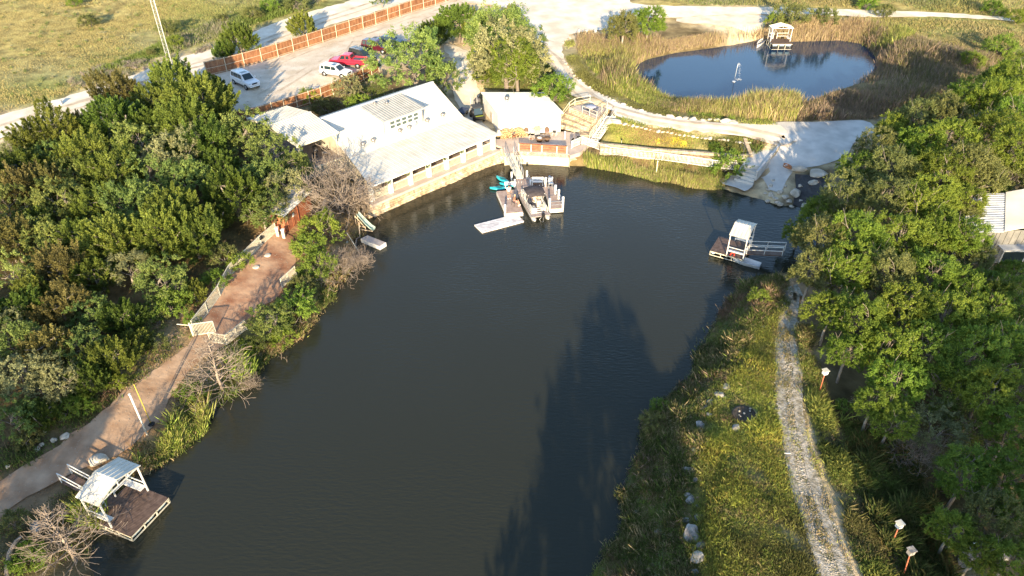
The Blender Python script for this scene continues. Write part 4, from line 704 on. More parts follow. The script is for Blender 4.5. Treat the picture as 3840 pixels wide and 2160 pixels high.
def rail(name, label, pts, h=1.0, m=CREAM, mid=1, pickets=0, post=.06, group=None, cat='railing', posts=None, rw=.05):
    """handrail along base points, one post per point"""
    b0 = Vector(pts[0]); t = thing(name, label, cat, b0, 0, group); loc = [Vector(p) - b0 for p in pts]
    for i, p in enumerate(loc): MB().beam(p, p + Vector((0, 0, h)), post).build('post', m, t)
    mb = MB()
    for a, b in zip(loc[:-1], loc[1:]):
        for k in range(mid + 1): z = h * (1 - k / (mid + 1)) if not pickets else (h if k == 0 else .12); mb.beam(a + Vector((0, 0, z)), b + Vector((0, 0, z)), rw)
    mb.build('rail', m, t)
    if pickets:
        mb = MB()
        for a, b in zip(loc[:-1], loc[1:]):
            n = max(1, int((b - a).length / pickets))
            for k in range(1, n): p = a.lerp(b, k / n); mb.box((p.x, p.y, p.z + h / 2 + .03), (.036, .036, h - .1))
        mb.build('pickets', m, t)
    return t
rail('guard_rail', 'cream pipe railing along the front edge of the upper terrace', [X6(650, 590, 3.92), X6(820, 660, 3.92), X6(990, 735, 3.92), X6(1110, 600, 3.92), X6(1235, 500, 3.92)], 1.0, CREAM)
rail('guard_rail', 'cream pipe railing climbing from the shed corner to the lane', [X6(30, 830, 1.8), X6(130, 790, 2.0), X6(345, 500, 3.4), X6(475, 410, 3.9), X6(830, 335, 4.0)], 1.0, CREAM)
st = thing('metal_stairs', 'white metal stairway from the patio up to the lane', 'stairs', X6(815, 1270, 1.75))
a0, a1, b0, b1 = X6(815, 1270, 1.75), X6(1235, 650, 4.15), X6(1000, 1270, 1.75), X6(1440, 660, 4.15); rt = b0 - a0; N_ = 15
sm_ = MB()
for k in range(N_):
    f = (k + .5) / N_; p = a0.lerp(a1, f) - st.location; q = b0.lerp(b1, f) - st.location; fw = (a1 - a0); fw.z = 0; fw = fw.normalized() * .17
    sm_.slab([p - fw, q - fw, q + fw, p + fw], .05)
sm_.build('treads', WHITE, st); sm_ = MB()
for a, b in ((a0, a1), (b0, b1)): sm_.beam(a - st.location - Vector((0, 0, .1)), b - st.location - Vector((0, 0, .1)), .06, .28)
sm_.build('stringer', WHITE, st)
for a, b in ((a0, a1), (b0, b1)):
    mb = MB(); a_, b_ = a - st.location, b - st.location
    for k in range(6): p = a_.lerp(b_, k / 5); mb.beam(p, p + Vector((0, 0, .95)), .05)
    for z in (.5, .95): mb.beam(a_ + Vector((0, 0, z)), b_ + Vector((0, 0, z)), .05)
    mb.build('handrail', CREAM, st)
wl_ = MB(); wl_.slab([X6(800, 960, 2.3), X6(960, 780, 3.3), X6(1200, 600, 4.0), X6(1215, 640, 4.0), X6(860, 1240, 1.9), X6(800, 1130, 1.9)], 1.2); single('stair_wall', wl_, STONE, 'low cream stone wall sloping along the left side of the stairway', 'wall', base=X6(860, 1240, 1.7))
# patio railing of red boards between white posts
pr = thing('board_railing', 'red board railing between white posts on the patio edge', 'railing', G6(680, 800, 1.7)); ps = [G6(x, y, 1.7) - pr.location for x, y in ((680, 805), (975, 820), (1235, 832), (1595, 860), (1835, 880))]
for p in ps: MB().box((p.x, p.y, .5), (.14, .14, 1.0)).build('post', CREAM, pr)
for z in (.18, .48, .78):
    mb = MB()
    for a, b in zip(ps[:-1], ps[1:]): mb.beam(a + Vector((0, .09, z)), b + Vector((0, .09, z)), .05, .24)
    mb.build('board', REDW2, pr)
MB().beam(ps[0] + Vector((0, .1, .98)), ps[-1] + Vector((0, .1, .98)), .3, .05).build('top_board', REDW2, pr)
# waterfront picket railing, lawn wall, wall fence
wf = [X6(395, 1430, 1.7), X6(650, 1320, 1.7)] + [V(x, y, z) for x, y, z in ((1535, 389, 1.55), (1600, 397, 1.5), (1665, 404, 1.5), (1730, 413, 1.45), (1790, 422, 1.4), (1850, 429, 1.35))]
rail('waterfront_railing', 'long cream picket railing between the lawn walk and the reeds', wf, 1.05, WHITE, 1, .16, .08)
rail('patio_gate', 'small cream picket gate at the foot of the stairway', [X6(600, 1300, 1.7), X6(800, 1310, 1.7)], 1.1, mat('rusty_cream', (.46, .38, .26), (.56, .48, .36), scale=3, rough=.7), 1, .12, cat='gate')
rail('landing_railing', 'thin white rail beside the concrete landing above the bench', [V(1815, 408, 1.9), V(1872, 416, 2.0)], .9, WHITE)
lw = [V(x, y, 2.7) for x, y in ((1510, 362), (1560, 366), (1650, 376), (1750, 383), (1850, 391), (1886, 391))]
mb = MB()
for a, b in zip(lw[:-1], lw[1:]): mb.slab([a, b, b + Vector((0, .45, 0)), a + Vector((0, .45, 0))], 1.5)
e_ = lw[-1]; mb.slab([e_, e_ + Vector((.45, 0, 0)), e_ + Vector((.45, 3.6, .7)), e_ + Vector((0, 3.6, .7))], 1.6)
single('garden_wall', mb, STONE, 'cream stone retaining wall below the sloping lawn', 'wall', base=lw[2] - Vector((0, 0, 1)))
rail('wall_railing', 'low rusty railing standing in front of the lawn wall', [p + Vector((0, -.5, -1.0)) for p in lw[:-1]], .75, mat('rust', (.20, .10, .05), (.32, .18, .10), scale=5, rough=.9), 0, .5, .04)
rail('lawn_post_rail', 'single grey post with rail at the lawn wall end', [V(1862, 372, 2.8), V(1870, 385, 2.8)], .9, DGREY)
cw_ = [V(1896, 344, 3.2), V(1960, 364, 3.2), V(1916, 418, 2.4), V(1905, 430, 2.2)]
mb = MB()
for a, b in zip(cw_[:-1], cw_[1:]): d_ = (b - a).normalized(); s_ = Vector((-d_.y, d_.x, 0)) * .12; mb.slab([a - s_, b - s_, b + s_, a + s_][::1], 1.3)
single('concrete_wall', mb, mat('grey_white_concrete', (.48, .47, .45), (.60, .59, .56), scale=1, rough=.8), 'low white concrete parapet bending beside the concrete apron', 'wall', base=cw_[1] - Vector((0, 0, 1)))
ramp = MB(); ramp.slab([V(1893, 352, 2.95), V(1958, 365, 2.95), V(1914, 418, 2.2), V(1868, 412, 2.2), V(1888, 385, 2.6)][::-1], .5); tag(ramp.build('ramp', m_conc), kind='structure')
sp = thing('concrete_steps', 'wide pale steps from the landing down to the lake edge', 'steps', V(1880, 440, 1.2))
for k in range(4):
    z = 1.75 - .32 * k; q = [V(1868 - 5 * k, 410 + 9 * k, z), V(1908 - 3 * k, 422 + 9 * k, z), V(1904 - 3 * k, 434 + 9 * k, z), V(1862 - 5 * k, 421 + 9 * k, z)]; MB().slab([p - sp.location for p in q], .6).build('step', m_conc, sp)
area('landing', [(1806,446),(1830,440),(1862,446),(1893,458),(1897,466),(1880,484),(1870,488),(1850,478),(1818,470)], m_conc, .02, .5, .03, h=.45)
mb = MB(); mb.beam(V(1812, 455, .3), V(1870, 488, .3), .1)
for nm, rect in (('gutter', 0),): pass
be = V(1843, 450, .5); bt = thing('metal_bench', 'low silver bench on the round concrete landing', 'bench', be, R(-32)); MB().box((0, 0, .42), (1.8, .3, .05)).build('seat', STEEL, bt)
for x in (-.6, .6): MB().beam((x, 0, .4), (x, 0, 0), .06).build('leg', STEEL, bt)
# gangway and truss rails
gt = [G6(335, 870, 1.75), G6(555, 860, 1.75)]; T8 = zoomed(1750, 600, 4.83); gb = [T8(890, 325, .75), T8(1030, 325, .75)]
gw = thing('gangway', 'cream gangway with truss railings from the patio to the dock', 'gangway', gb[0]); o_ = gb[0]
MB().slab([gt[0] - o_, gt[1] - o_, gb[1] - o_, gb[0] - o_], .12).build('walkway', CREAM, gw)
for s_ in (0, 1):
    a, b = gb[s_] - o_, gt[s_] - o_; mb = MB(); up = Vector((0, 0, .95)); mb.beam(a + up, b + up, .05); mb.beam(a + up * .5, b + up * .5, .035)
    for k in range(6):
        p = a.lerp(b, k / 5); mb.beam(p, p + up, .04)
        if k < 5: mb.beam(p + (up if k % 2 else up * 0), a.lerp(b, (k + 1) / 5) + (up * 0 if k % 2 else up), .03)
    mb.build('truss_railing', STEEL, gw)
# --- wooden fences
def plank_fence(name, label, pts, h, seg, side=1, zoff=0):
    pts = [Vector(p) for p in pts]; t = thing(name, label, 'fence', pts[0]); o_ = t.location.copy(); post = []
    L_ = [0]
    for a, b in zip(pts[:-1], pts[1:]): L_.append(L_[-1] + (b - a).length)
    n = round(L_[-1] / seg)
    def at(s_):
        for i in range(len(pts) - 1):
            if s_ <= L_[i + 1] + 1e-6: return pts[i].lerp(pts[i + 1], (s_ - L_[i]) / (L_[i + 1] - L_[i]))
        return pts[-1]
    P = [at(L_[-1] * k / n) - o_ for k in range(n + 1)]
    for k in range(n):
        a, b = P[k], P[k + 1]; d_ = (b - a).normalized(); s_ = Vector((-d_.y, d_.x, 0)).normalized(); mb = MB(); m2 = max(2, int((b - a).length / .15))
        for q in range(m2):
            u = a.lerp(b, (q + .04) / m2); v = a.lerp(b, (q + .96) / m2); hh = h + random.uniform(-.015, .015); e = s_ * random.uniform(0, .01)
            mb.add([u + e, v + e, v + e + s_ * .02, u + e + s_ * .02, u + e + Vector((0, 0, hh)), v + e + Vector((0, 0, hh)), v + e + s_ * .02 + Vector((0, 0, hh)), u + e + s_ * .02 + Vector((0, 0, hh))], [(0, 1, 5, 4), (1, 2, 6, 5), (2, 3, 7, 6), (3, 0, 4, 7), (4, 5, 6, 7)])
        mb.build('board_panel', REDW, t)
        mb = MB()
        for z in (.25, h * .52, h - .06): mb.beam(a - s_ * .06 * side + Vector((0, 0, z)), b - s_ * .06 * side + Vector((0, 0, z)), .05)
        mb.build('rail', POSTM, t)
    for p in P: d_ = (P[-1] - P[0]).normalized(); s_ = Vector((-d_.y, d_.x, 0)); MB().beam(p - s_ * .07 * side, p - s_ * .07 * side + Vector((0, 0, h + .08)), .09).build('post', POSTM, t)
    return t
Z2 = zoomed(800, 0, 2.576)
def g2(x, y): return G((800 + x / 2.576) / S, (y / 2.576) / S)
plank_fence('wooden_fence', 'long tall red cedar fence between the parking lot and the white road', [g2(-60, 740), g2(160, 690), g2(520, 588), g2(860, 478), g2(1260, 345), g2(1630, 222), g2(1890, 130), g2(2140, 55), g2(2340, -20)], 2.15, 3.05, 1)
plank_fence('wooden_fence', 'shorter red cedar fence between the parking lot and the lodge', [g2(170, 1210), g2(360, 1190), g2(700, 1085), g2(1070, 960), g2(1300, 860), g2(1490, 765), g2(1600, 690)], 1.85, 2.05, 1)
# --- cream fences and gate on the left bank
Zc = zoomed(600, 700, 2.07)
def gz5(x, y): return G((600 + x / 2.07) / S, (700 + y / 2.07) / S)
rail('picket_fence', 'long cream metal picket fence between the terrace and the wood', [gz5(x, y) for x, y in ((268, 1125), (375, 985), (470, 850), (555, 690), (680, 570), (790, 460), (905, 360))], 1.2, CREAM, 1, .15, .07)
rail('picket_fence', 'cream picket fence panel right of the terrace under bright bushes', [gz5(x, y) for x, y in ((950, 790), (1000, 745), (1060, 690))], 1.1, CREAM, 1, .15)
Zg = zoomed(660, 1200, 9.908)
def gg(x, y): return G((660 + x / 9.908) / S, (1200 + y / 9.908) / S)
gp = [gg(690, 600), gg(1490, 480)]; gate = thing('gate', 'open cream metal barred gate at the end of the terrace path', 'gate', gp[0]); v_ = gp[1] - gp[0]
fr_ = MB()
for z in (.12, 1.3): fr_.beam(Vector((0, 0, z)), v_ + Vector((0, 0, z)), .07)
for f in (0, 1): fr_.beam(v_ * f + Vector((0, 0, .12)), v_ * f + Vector((0, 0, 1.3)), .07)
fr_.build('frame', CREAM, gate); fr_ = MB()
for k in range(1, 16): fr_.beam(v_ * (k / 16) + Vector((0, 0, .12)), v_ * (k / 16) + Vector((0, 0, 1.3)), .035)
fr_.build('bars', CREAM, gate); MB().beam((-.1, 0, 0), (-.1, 0, 1.45), .1).build('post', CREAM, gate); MB().beam((-.12, 0, 1.2), Vector((-.12, 0, 1.2)) + (gg(225, 560) - gp[0]), .06).build('brace_pipe', CREAM, gate)
rail('picket_fence', 'short cream picket panel right of the open gate', [gg(1290, 830), gg(1900, 930)], 1.1, CREAM, 1, .12)
rail('picket_fence', 'shaded grey picket panel running up behind the broad tangled bush', [gg(1910, 930), gg(2300, 640), gg(2640, 360)], 1.1, CREAM, 1, .12)
# ---------------------------------------------------------------- grass, reeds and weeds (nobody could count them)
BLADE = mat('blades', (.9, .9, .9), (1.15, 1.15, 1.1), scale=.6, rough=.75, attr='Col', spec=.1, trans=.25)
def wave_noise(P, sc_, seed):
    g = np.random.default_rng(seed); v = np.zeros(len(P))
    for _ in range(7): a = g.uniform(0, 6.28); f = g.uniform(.5, 1.6) / sc_; v += np.sin((P[:, 0] * math.cos(a) + P[:, 1] * math.sin(a)) * f + g.uniform(0, 6.28))
    return v / 7 ** .5
def sample(polys, n, clump=0, seed=0, ground=True):
    out = []; polys = [np.array([tuple(p[:2]) for p in (GN(q) if ground else q)]) for q in polys]
    ar = [abs(.5 * np.sum(p[:, 0] * np.roll(p[:, 1], -1) - np.roll(p[:, 0], -1) * p[:, 1])) for p in polys]
    for p, a in zip(polys, ar):
        need = int(n * a / sum(ar)); got = 0
        while got < need:
            q = rng.uniform(p.min(0), p.max(0), (need * 2, 2)); q = q[sdist(q, p) < rng.uniform(-.6, .3, len(q))]
            if clump > 0: q = q[wave_noise(q, clump, seed) > rng.normal(-.25, .55, len(q))]
            out.append(q[:need - got]); got += len(out[-1])
            if len(q) == 0: break
    return np.concatenate(out)
def blades(name, polys, n, h, w_, pal, label, cat='grass', clump=1.5, seed=1, lean=.28, nsc=6.0, minz=-.4, ground=True, skip=None, tuft=1, spread=.12, var=.25):
    """pal: list of colours picked by broad patches; tuft = blades per root point"""
    P = sample(polys, n // tuft, clump, seed, ground)
    if skip is not None: P = P[skip(P)]
    z = np.concatenate([hN(c) for c in np.array_split(P, max(1, len(P) // 4000))]); k = z > minz; P, z = P[k], z[k]
    v1 = wave_noise(P, nsc, seed + 5) + rng.normal(size=len(P)) * .45; tuft_h = rng.uniform(.65, 1.15, len(P)) * np.clip(.85 + .45 * wave_noise(P, nsc * .35, seed + 9), .3, 1.5)
    P = np.repeat(P, tuft, 0); z = np.repeat(z, tuft); v1 = np.repeat(v1, tuft); tuft_h = np.repeat(tuft_h, tuft)
    P = P + rng.normal(size=P.shape) * spread * (tuft > 1)
    m_ = len(P); idx = np.clip(((v1 + 1.6) / 3.2 * len(pal)).astype(int), 0, len(pal) - 1); c = np.array(pal)[idx] * rng.uniform(1 - var, 1 + var, (m_, 1))
    hh = rng.uniform(h[0], h[1], m_) * tuft_h; a = rng.uniform(0, 6.28, m_); d = np.column_stack([np.cos(a), np.sin(a), np.zeros(m_)]); a2 = rng.uniform(0, 6.28, m_); l = np.column_stack([np.cos(a2), np.sin(a2), np.zeros(m_)]) * (hh * np.abs(rng.normal(0, lean, m_)))[:, None]
    B = np.column_stack([P, z + .02]); ww = w_ * rng.uniform(.6, 1.4, m_)[:, None]; up = np.column_stack([np.zeros((m_, 2)), hh])
    v = np.stack([B - d * ww * .5, B + d * ww * .5, B + up * .55 + l * .4 + d * ww * .42, B + up + l], 1)
    me = npmesh(name, v.reshape(-1, 3), np.arange(4 * m_).reshape(m_, 4), {'Col': np.repeat(c, 4, 0)})
    return tag(obj(name, me, BLADE), label, cat, kind='stuff')
gold = (.31, .26, .13); straw = (.42, .33, .19); rd = (.26, .17, .11); gr = (.15, .20, .05); bg_ = (.26, .34, .07); yg = (.35, .37, .10); dk = (.07, .10, .03); pink = (.33, .24, .18); olive = (.16, .16, .06)
blades('pond_reeds', [[(1590,205),(1620,235),(1680,256),(1740,268),(1830,275),(1950,272),(2000,262),(2000,304),(1990,306),(1900,300),(1800,292),(1700,280),(1620,264),(1560,240),(1520,212),(1500,180),(1520,150),(1560,165),(1585,165)]], 60000, (1.0, 2.0), .055, [straw, yg, gold, olive, pink, gr, yg], 'tall tan and green reeds between the small pond and the lane', 'reeds', 2.2, 3, .18, 5, 2.3)
blades('far_reeds', [[(1582,172),(1630,142),(1700,126),(1800,112),(1900,101),(1990,107),(2060,106),(2110,105),(2165,112),(2200,128),(2240,128),(2300,92),(2150,78),(2050,76),(1985,84),(1930,84),(1870,84),(1800,84),(1700,98),(1630,112),(1600,100),(1520,95),(1450,98),(1455,140),(1500,185),(1560,160)]], 70000, (.9, 1.8), .06, [straw, straw, pink, gold, yg, gr], 'pale straw coloured reeds on the far side of the small pond', 'reeds', 2.5, 8, .16, 7, 2.3)
blades('brown_brush', [[(2176,112),(2206,150),(2206,182),(2176,202),(2110,236),(2060,256),(1980,270),(1970,306),(2080,303),(2200,300),(2290,262),(2400,240),(2470,220),(2600,235),(2620,150),(2440,128),(2300,92)]], 75000, (.7, 1.7), .05, [rd, (.27, .21, .15), pink, olive, (.22, .185, .14), pink], 'grey brown brush and dead reeds right of the small pond', 'reeds', 2.0, 28, .22, 6, 2.3, var=.18)
blades('lake_reeds', [[(1466,408),(1560,420),(1640,436),(1640,454),(1560,434),(1480,421)],[(1620,436),(1700,444),(1790,452),(1825,462),(1818,476),(1790,482),(1700,468),(1640,457)]], 20000, (.7, 1.6), .04, [straw, yg, gold, bg_, straw, gr, yg], 'golden green cattails along the lake edge below the railing', 'reeds', 1.2, 4, .16, 3, -.5)
blades('bank_grass', [[(1464,390),(1560,399),(1640,405),(1700,413),(1790,424),(1838,436),(1822,466),(1790,456),(1700,446),(1640,438),(1560,422),(1470,410)]], 26000, (.25, .75), .04, [straw, yg, gold, gr, olive, straw], 'straw and green grass between the waterfront railing and the cattails', 'grass', 1.2, 44, .25, 3, -.3)
blades('bank_cattails', [[(440,1045),(480,1000),(525,1035),(520,1085),(470,1112),(438,1090)],[(345,1160),(400,1130),(455,1100),(462,1128),(400,1165),(365,1180)],[(205,1285),(258,1290),(262,1335),(215,1320)],[(590,900),(650,905),(640,945),(598,968)]], 17000, (.6, 1.6), .026, [bg_, yg, gold, gr, yg], 'bright cattail clumps on the lower left bank', 'cattails', .8, 5, .3, 2, -.4, tuft=6, spread=.09)
slope = [(1905,700),(1985,715),(1985,760),(1940,800),(1895,840),(1860,900),(1832,960),(1792,1030),(1768,1110),(1752,1200),(1745,1300),(1760,1449),(1765,1520),(1460,1520),(1478,1449),(1508,1395),(1545,1345),(1562,1300),(1558,1235),(1578,1175),(1610,1120),(1605,1070),(1635,1025),(1685,990),(1730,942),(1748,900),(1768,858),(1785,825),(1815,785),(1850,728)]
crest = [(1985,760),(1958,800),(1948,850),(1950,950),(1952,1050),(1970,1150),(1995,1250),(2026,1350),(2052,1449),(2070,1520),(1765,1520),(1760,1449),(1745,1300),(1752,1200),(1768,1110),(1792,1030),(1832,960),(1860,900),(1895,840)]
blades('bank_weeds', [slope], 110000, (.16, .6), .024, [rd, pink, olive, dk, gr, straw, olive, dk], 'mixed tan and green weeds on the lake side of the dam', 'weeds', .9, 6, .45, 1.6, -.25, tuft=6, spread=.11)
_pc = G(1872, 1042).xy
nopit = lambda P: np.hypot(P[:, 0] - _pc[0], P[:, 1] - _pc[1]) > 1.0
blades('dam_grass', [crest], 140000, (.12, .42), .022, [yg, bg_, (.42, .42, .08), (.33, .28, .08), gr, (.38, .42, .09), olive], 'yellow green grass on top of the dam beside the stony track', 'grass', .8, 7, .4, 2.0, tuft=6, spread=.10, skip=nopit)
blades('track_grass', [[(1985,760),(1975,820),(1972,900),(1974,1000),(1982,1080),(1998,1150),(2026,1250),(2060,1350),(2095,1449),(2130,1540),(2145,1540),(2112,1449),(2074,1350),(2038,1250),(2010,1150),(1994,1080),(1984,1000),(1982,900),(1986,820),(1994,760)],[(1958,800),(1950,850),(1952,950),(1954,1050),(1972,1150),(1998,1250),(2030,1350),(2054,1449),(2066,1449),(2040,1350),(2008,1250),(1982,1150),(1964,1050),(1960,950),(1958,850)],[(2008,820),(2004,900),(2016,1000),(2034,1100),(2064,1200),(2102,1330),(2147,1449),(2132,1449),(2088,1330),(2052,1200),(2024,1100),(2006,1000),(1996,900),(1996,820)]], 16000, (.06, .26), .03, [yg, straw, olive, gold], 'thin grass growing between the ruts of the stony track', 'grass', .7, 21, .6, 1.5, tuft=4, spread=.14)
blades('shore_weeds', [[(215,1320),(262,1300),(330,1222),(400,1175),(455,1138),(520,1090),(536,1030),(596,992),(650,945),(672,900),(710,886),(752,855),(806,798),(838,765),(846,725),(878,695),(893,655),(886,612),(912,588),(880,590),(858,640),(855,680),(820,715),(800,770),(740,830),(660,880),(620,930),(560,990),(500,1050),(440,1110),(330,1185),(240,1270)]], 26000, (.15, .6), .035, [olive, gr, dk, straw, rd, yg], 'rough weeds and grass along the left waterline', 'weeds', .9, 22, .5, 1.5, -.2, tuft=5, spread=.13)
blades('verge_weeds', [[(2008,820),(2014,900),(2034,1000),(2055,1100),(2088,1200),(2126,1330),(2170,1449),(2200,1520),(2290,1520),(2230,1400),(2190,1300),(2150,1200),(2110,1100),(2075,1000),(2050,900),(2035,820)]], 60000, (.2, .6), .02, [olive, gold, gr, yg, dk], 'tan and green weeds on the verge right of the stony track', 'weeds', 1.0, 9, .45, 2, tuft=5, spread=.12)
blades('dark_reeds', [[(2115,1060),(2190,1070),(2250,1120),(2310,1180),(2340,1260),(2380,1400),(2400,1520),(2290,1520),(2230,1400),(2190,1300),(2150,1200)]], 70000, (.35, .95), .016, [gr, olive, dk, (.22, .16, .06), gr], 'tall dark green reeds between the verge and the right wood', 'reeds', 0, 11, .4, 1.2)
blades('meadow_grass', [[(-40,-30),(880,-40),(800,18),(720,42),(640,74),(530,118),(440,144),(340,182),(200,228),(100,256),(-40,296)]], 120000, (.08, .24), .065, [(.42, .34, .15), (.40, .35, .15), (.38, .31, .14), (.33, .31, .12), (.26, .29, .10)], 'dry yellow green meadow grass above the white road', 'grass', 2.5, 12, .5, 12, var=.12)
blades('roadside_grass', [[(250,185),(440,132),(640,62),(800,12),(820,-20),(560,40),(400,110),(200,200)]], 22000, (.35, .8), .10, [gr, (.20, .24, .08), (.30, .27, .2), (.16, .2, .07)], 'taller green grass strip along the white road', 'grass', 2, 13, .4, 5)
blades('far_grass', [[(1560,-25),(2700,-25),(2700,40),(2500,38),(2350,28),(2200,22),(2060,16),(1900,14),(1700,12)],[(2080,44),(2350,48),(2500,55),(2700,60),(2700,150),(2576,146),(2440,124),(2300,88),(2150,74),(2060,72)]], 45000, (.15, .5), .10, [gold, (.30, .27, .10), (.18, .2, .08), (.22, .22, .12), gr], 'grass along the far gravel road beyond the small pond', 'grass', 2.5, 14, .5, 8)
blades('lawn_grass', [[(1535,312),(1620,322),(1750,342),(1850,350),(1890,362),(1880,388),(1750,380),(1650,372),(1560,362),(1515,350)]], 30000, (.07, .2), .05, [(.40, .27, .14), yg, (.20, .25, .06), (.34, .26, .12)], 'short patchy lawn sloping between lane and garden wall', 'grass', 1.5, 15, .5, 4)
blades('lane_verge', [[(1420,108),(1440,100),(1460,150),(1490,190),(1540,225),(1600,255),(1700,285),(1850,302),(1950,308),(1950,316),(1850,311),(1750,303),(1650,287),(1585,269),(1525,244),(1482,218),(1445,190),(1424,150)],[(1560,298),(1650,320),(1750,336),(1850,345),(1930,354),(1930,362),(1850,353),(1750,343),(1620,322),(1555,304)]], 16000, (.12, .45), .05, [gr, yg, olive, (.2, .2, .07)], 'green verge along both sides of the lane', 'grass', 1.2, 16, .5, 3)
blades('scrub_grass', [[(820,230),(945,185),(1000,200),(1020,240),(900,262),(800,290),(720,300)],[(1150,150),(1210,130),(1350,130),(1440,230),(1430,262),(1340,225),(1215,225),(1200,190)],[(380,880),(480,815),(520,840),(470,868),(420,905),(300,1000),(260,1020)],[(330,1130),(420,1080),(440,1010),(520,900),(580,870),(640,890),(560,980),(470,1090),(380,1150),(300,1195)],[(-40,1330),(100,1250),(200,1200),(300,1200),(250,1290),(240,1400),(-40,1480)],[(580,862),(650,795),(720,730),(745,690),(820,690),(760,830),(660,900)]], 50000, (.12, .42), .035, [olive, gr, dk, (.2, .15, .07), gr], 'low scrubby grass round the paths and under the trees', 'grass', 1.0, 17, .5, 2.5, .02, tuft=4, spread=.12)
blades('roadside_scrub', [[(-40,1215),(60,1178),(150,1118),(250,1038),(350,958),(300,940),(200,1010),(100,1090),(-40,1150)],[(1895,350),(1925,360),(1905,395),(1870,392)],[(1760,352),(1880,352),(1880,385),(1760,378)]], 9000, (.12, .5), .04, [olive, dk, gr, rd], 'dark scrub between wood and sandy path', 'scrub', 1.0, 18, .5, 2, tuft=3, spread=.12)
blades('wildflowers', [[(1648,352),(1700,352),(1728,362),(1720,371),(1660,366)]], 700, (.15, .35), .08, [(.75, .55, .04), (.75, .6, .08), yg], 'bed of yellow wildflowers at the foot of the lawn', 'flowers', .6, 19, .3, .8)
def clumps(name, polys, n, r_, pal, label, per=46, leaf=.07, seed=31, skip=None):   # low leafy weeds
    P = sample(polys, n, 1.2, seed); P = P if skip is None else P[skip(P)]; z = hN(P); k = z > -.1; P, z = P[k], z[k]; n = len(P); rr = rng.uniform(r_[0], r_[1], n)
    q = rng.normal(size=(n, per, 3)); q /= np.linalg.norm(q, axis=2, keepdims=True); q[..., 2] = np.abs(q[..., 2]); q *= rng.uniform(.3, 1, (n, per, 1)); c = np.column_stack([P, z])[:, None] + q * rr[:, None, None] * np.array([1, 1, 1.1])
    c = c.reshape(-1, 3); nn = q.reshape(-1, 3) + rng.normal(size=c.shape) * .5; a = np.cross(nn, rng.normal(size=c.shape)); a /= np.linalg.norm(a, axis=1, keepdims=True); b = np.cross(nn, a); b /= np.linalg.norm(b, axis=1, keepdims=True)
    v, f = leaves(c, a, b, leaf * rng.uniform(.6, 1.4, len(c)), leaf * .7 * rng.uniform(.6, 1.3, len(c))); col = np.array(pal)[rng.integers(0, len(pal), n)] * rng.uniform(.75, 1.25, (n, 1))
    return tag(obj(name, npmesh(name, v, f, {'Col': np.repeat(col, per * 4, 0)}), BLADE), label, 'weeds', kind='stuff')
LG = [(.12, .17, .03), (.20, .27, .05), (.09, .13, .03), (.26, .22, .09), (.30, .22, .14), (.17, .21, .09)]
clumps('slope_weeds', [slope], 1500, (.12, .42), LG, 'leafy weeds scattered over the lake side of the dam')
blades('short_turf', [slope, crest], 110000, (.14, .27), .02, [olive, yg, gr, gold, rd, gr], 'short patchy turf under the weeds of the dam', 'grass', 0, 27, .6, 1.2, -.1, tuft=4, spread=.12, skip=nopit)
clumps('crest_weeds', [crest], 1100, (.08, .26), [(.26, .32, .05), (.20, .27, .04), (.16, .20, .04), (.30, .25, .08)], 'small leafy weeds among the grass on the dam top', 40, .055, 33, nopit)
clumps('verge_clumps', [[(2008,820),(2034,1000),(2088,1200),(2170,1449),(2290,1500),(2190,1300),(2110,1100),(2050,900)]], 320, (.15, .5), LG, 'leafy weeds on the verge right of the stony track', seed=35)
clumps('bank_clumps', [[(330,1222),(455,1138),(536,1030),(650,945),(752,855),(838,765),(878,695),(858,640),(800,770),(660,880),(560,990),(440,1110)],[(820,235),(945,190),(1020,240),(900,270),(760,300)],[(370,880),(480,812),(500,840),(400,910),(280,1010)],[(1205,130),(1350,120),(1440,235),(1340,225),(1200,190)]], 420, (.15, .5), LG[:3] + LG[5:], 'low leafy undergrowth along the left bank and round the buildings', seed=37)
clumps('reed_edge_shrubs', [[(1470,150),(1500,190),(1560,240),(1650,280),(1800,298),(1940,308),(1900,296),(1700,276),(1580,236),(1520,190)]], 140, (.25, .6), [(.22, .30, .06), (.14, .20, .04), (.18, .2, .08)], 'low bright weeds between the lane rocks and the reeds', 60, .1, 39)
clumps('grey_brush', [[(150,205),(240,168),(370,150),(372,172),(300,198),(200,222)],[(420,150),(520,118),(560,100),(560,112),(470,150)]], 260, (.25, .7), [(.33, .27, .25), (.30, .26, .2), (.22, .24, .12)], 'grey purple dry brush between meadow and white road', 60, .12, 47)
clumps('meadow_shrublets', [[(0,-20),(880,-30),(640,70),(330,184),(0,280)],[(1650,-20),(2576,-20),(2576,38),(2060,12)],[(2080,50),(2576,64),(2576,140),(2300,90)]], 420, (.2, .75), [(.18, .23, .07), (.26, .28, .12), (.12, .17, .05), (.32, .30, .18)], 'small bushes and cactus clumps dotted over the meadows', 50, .13, 41)
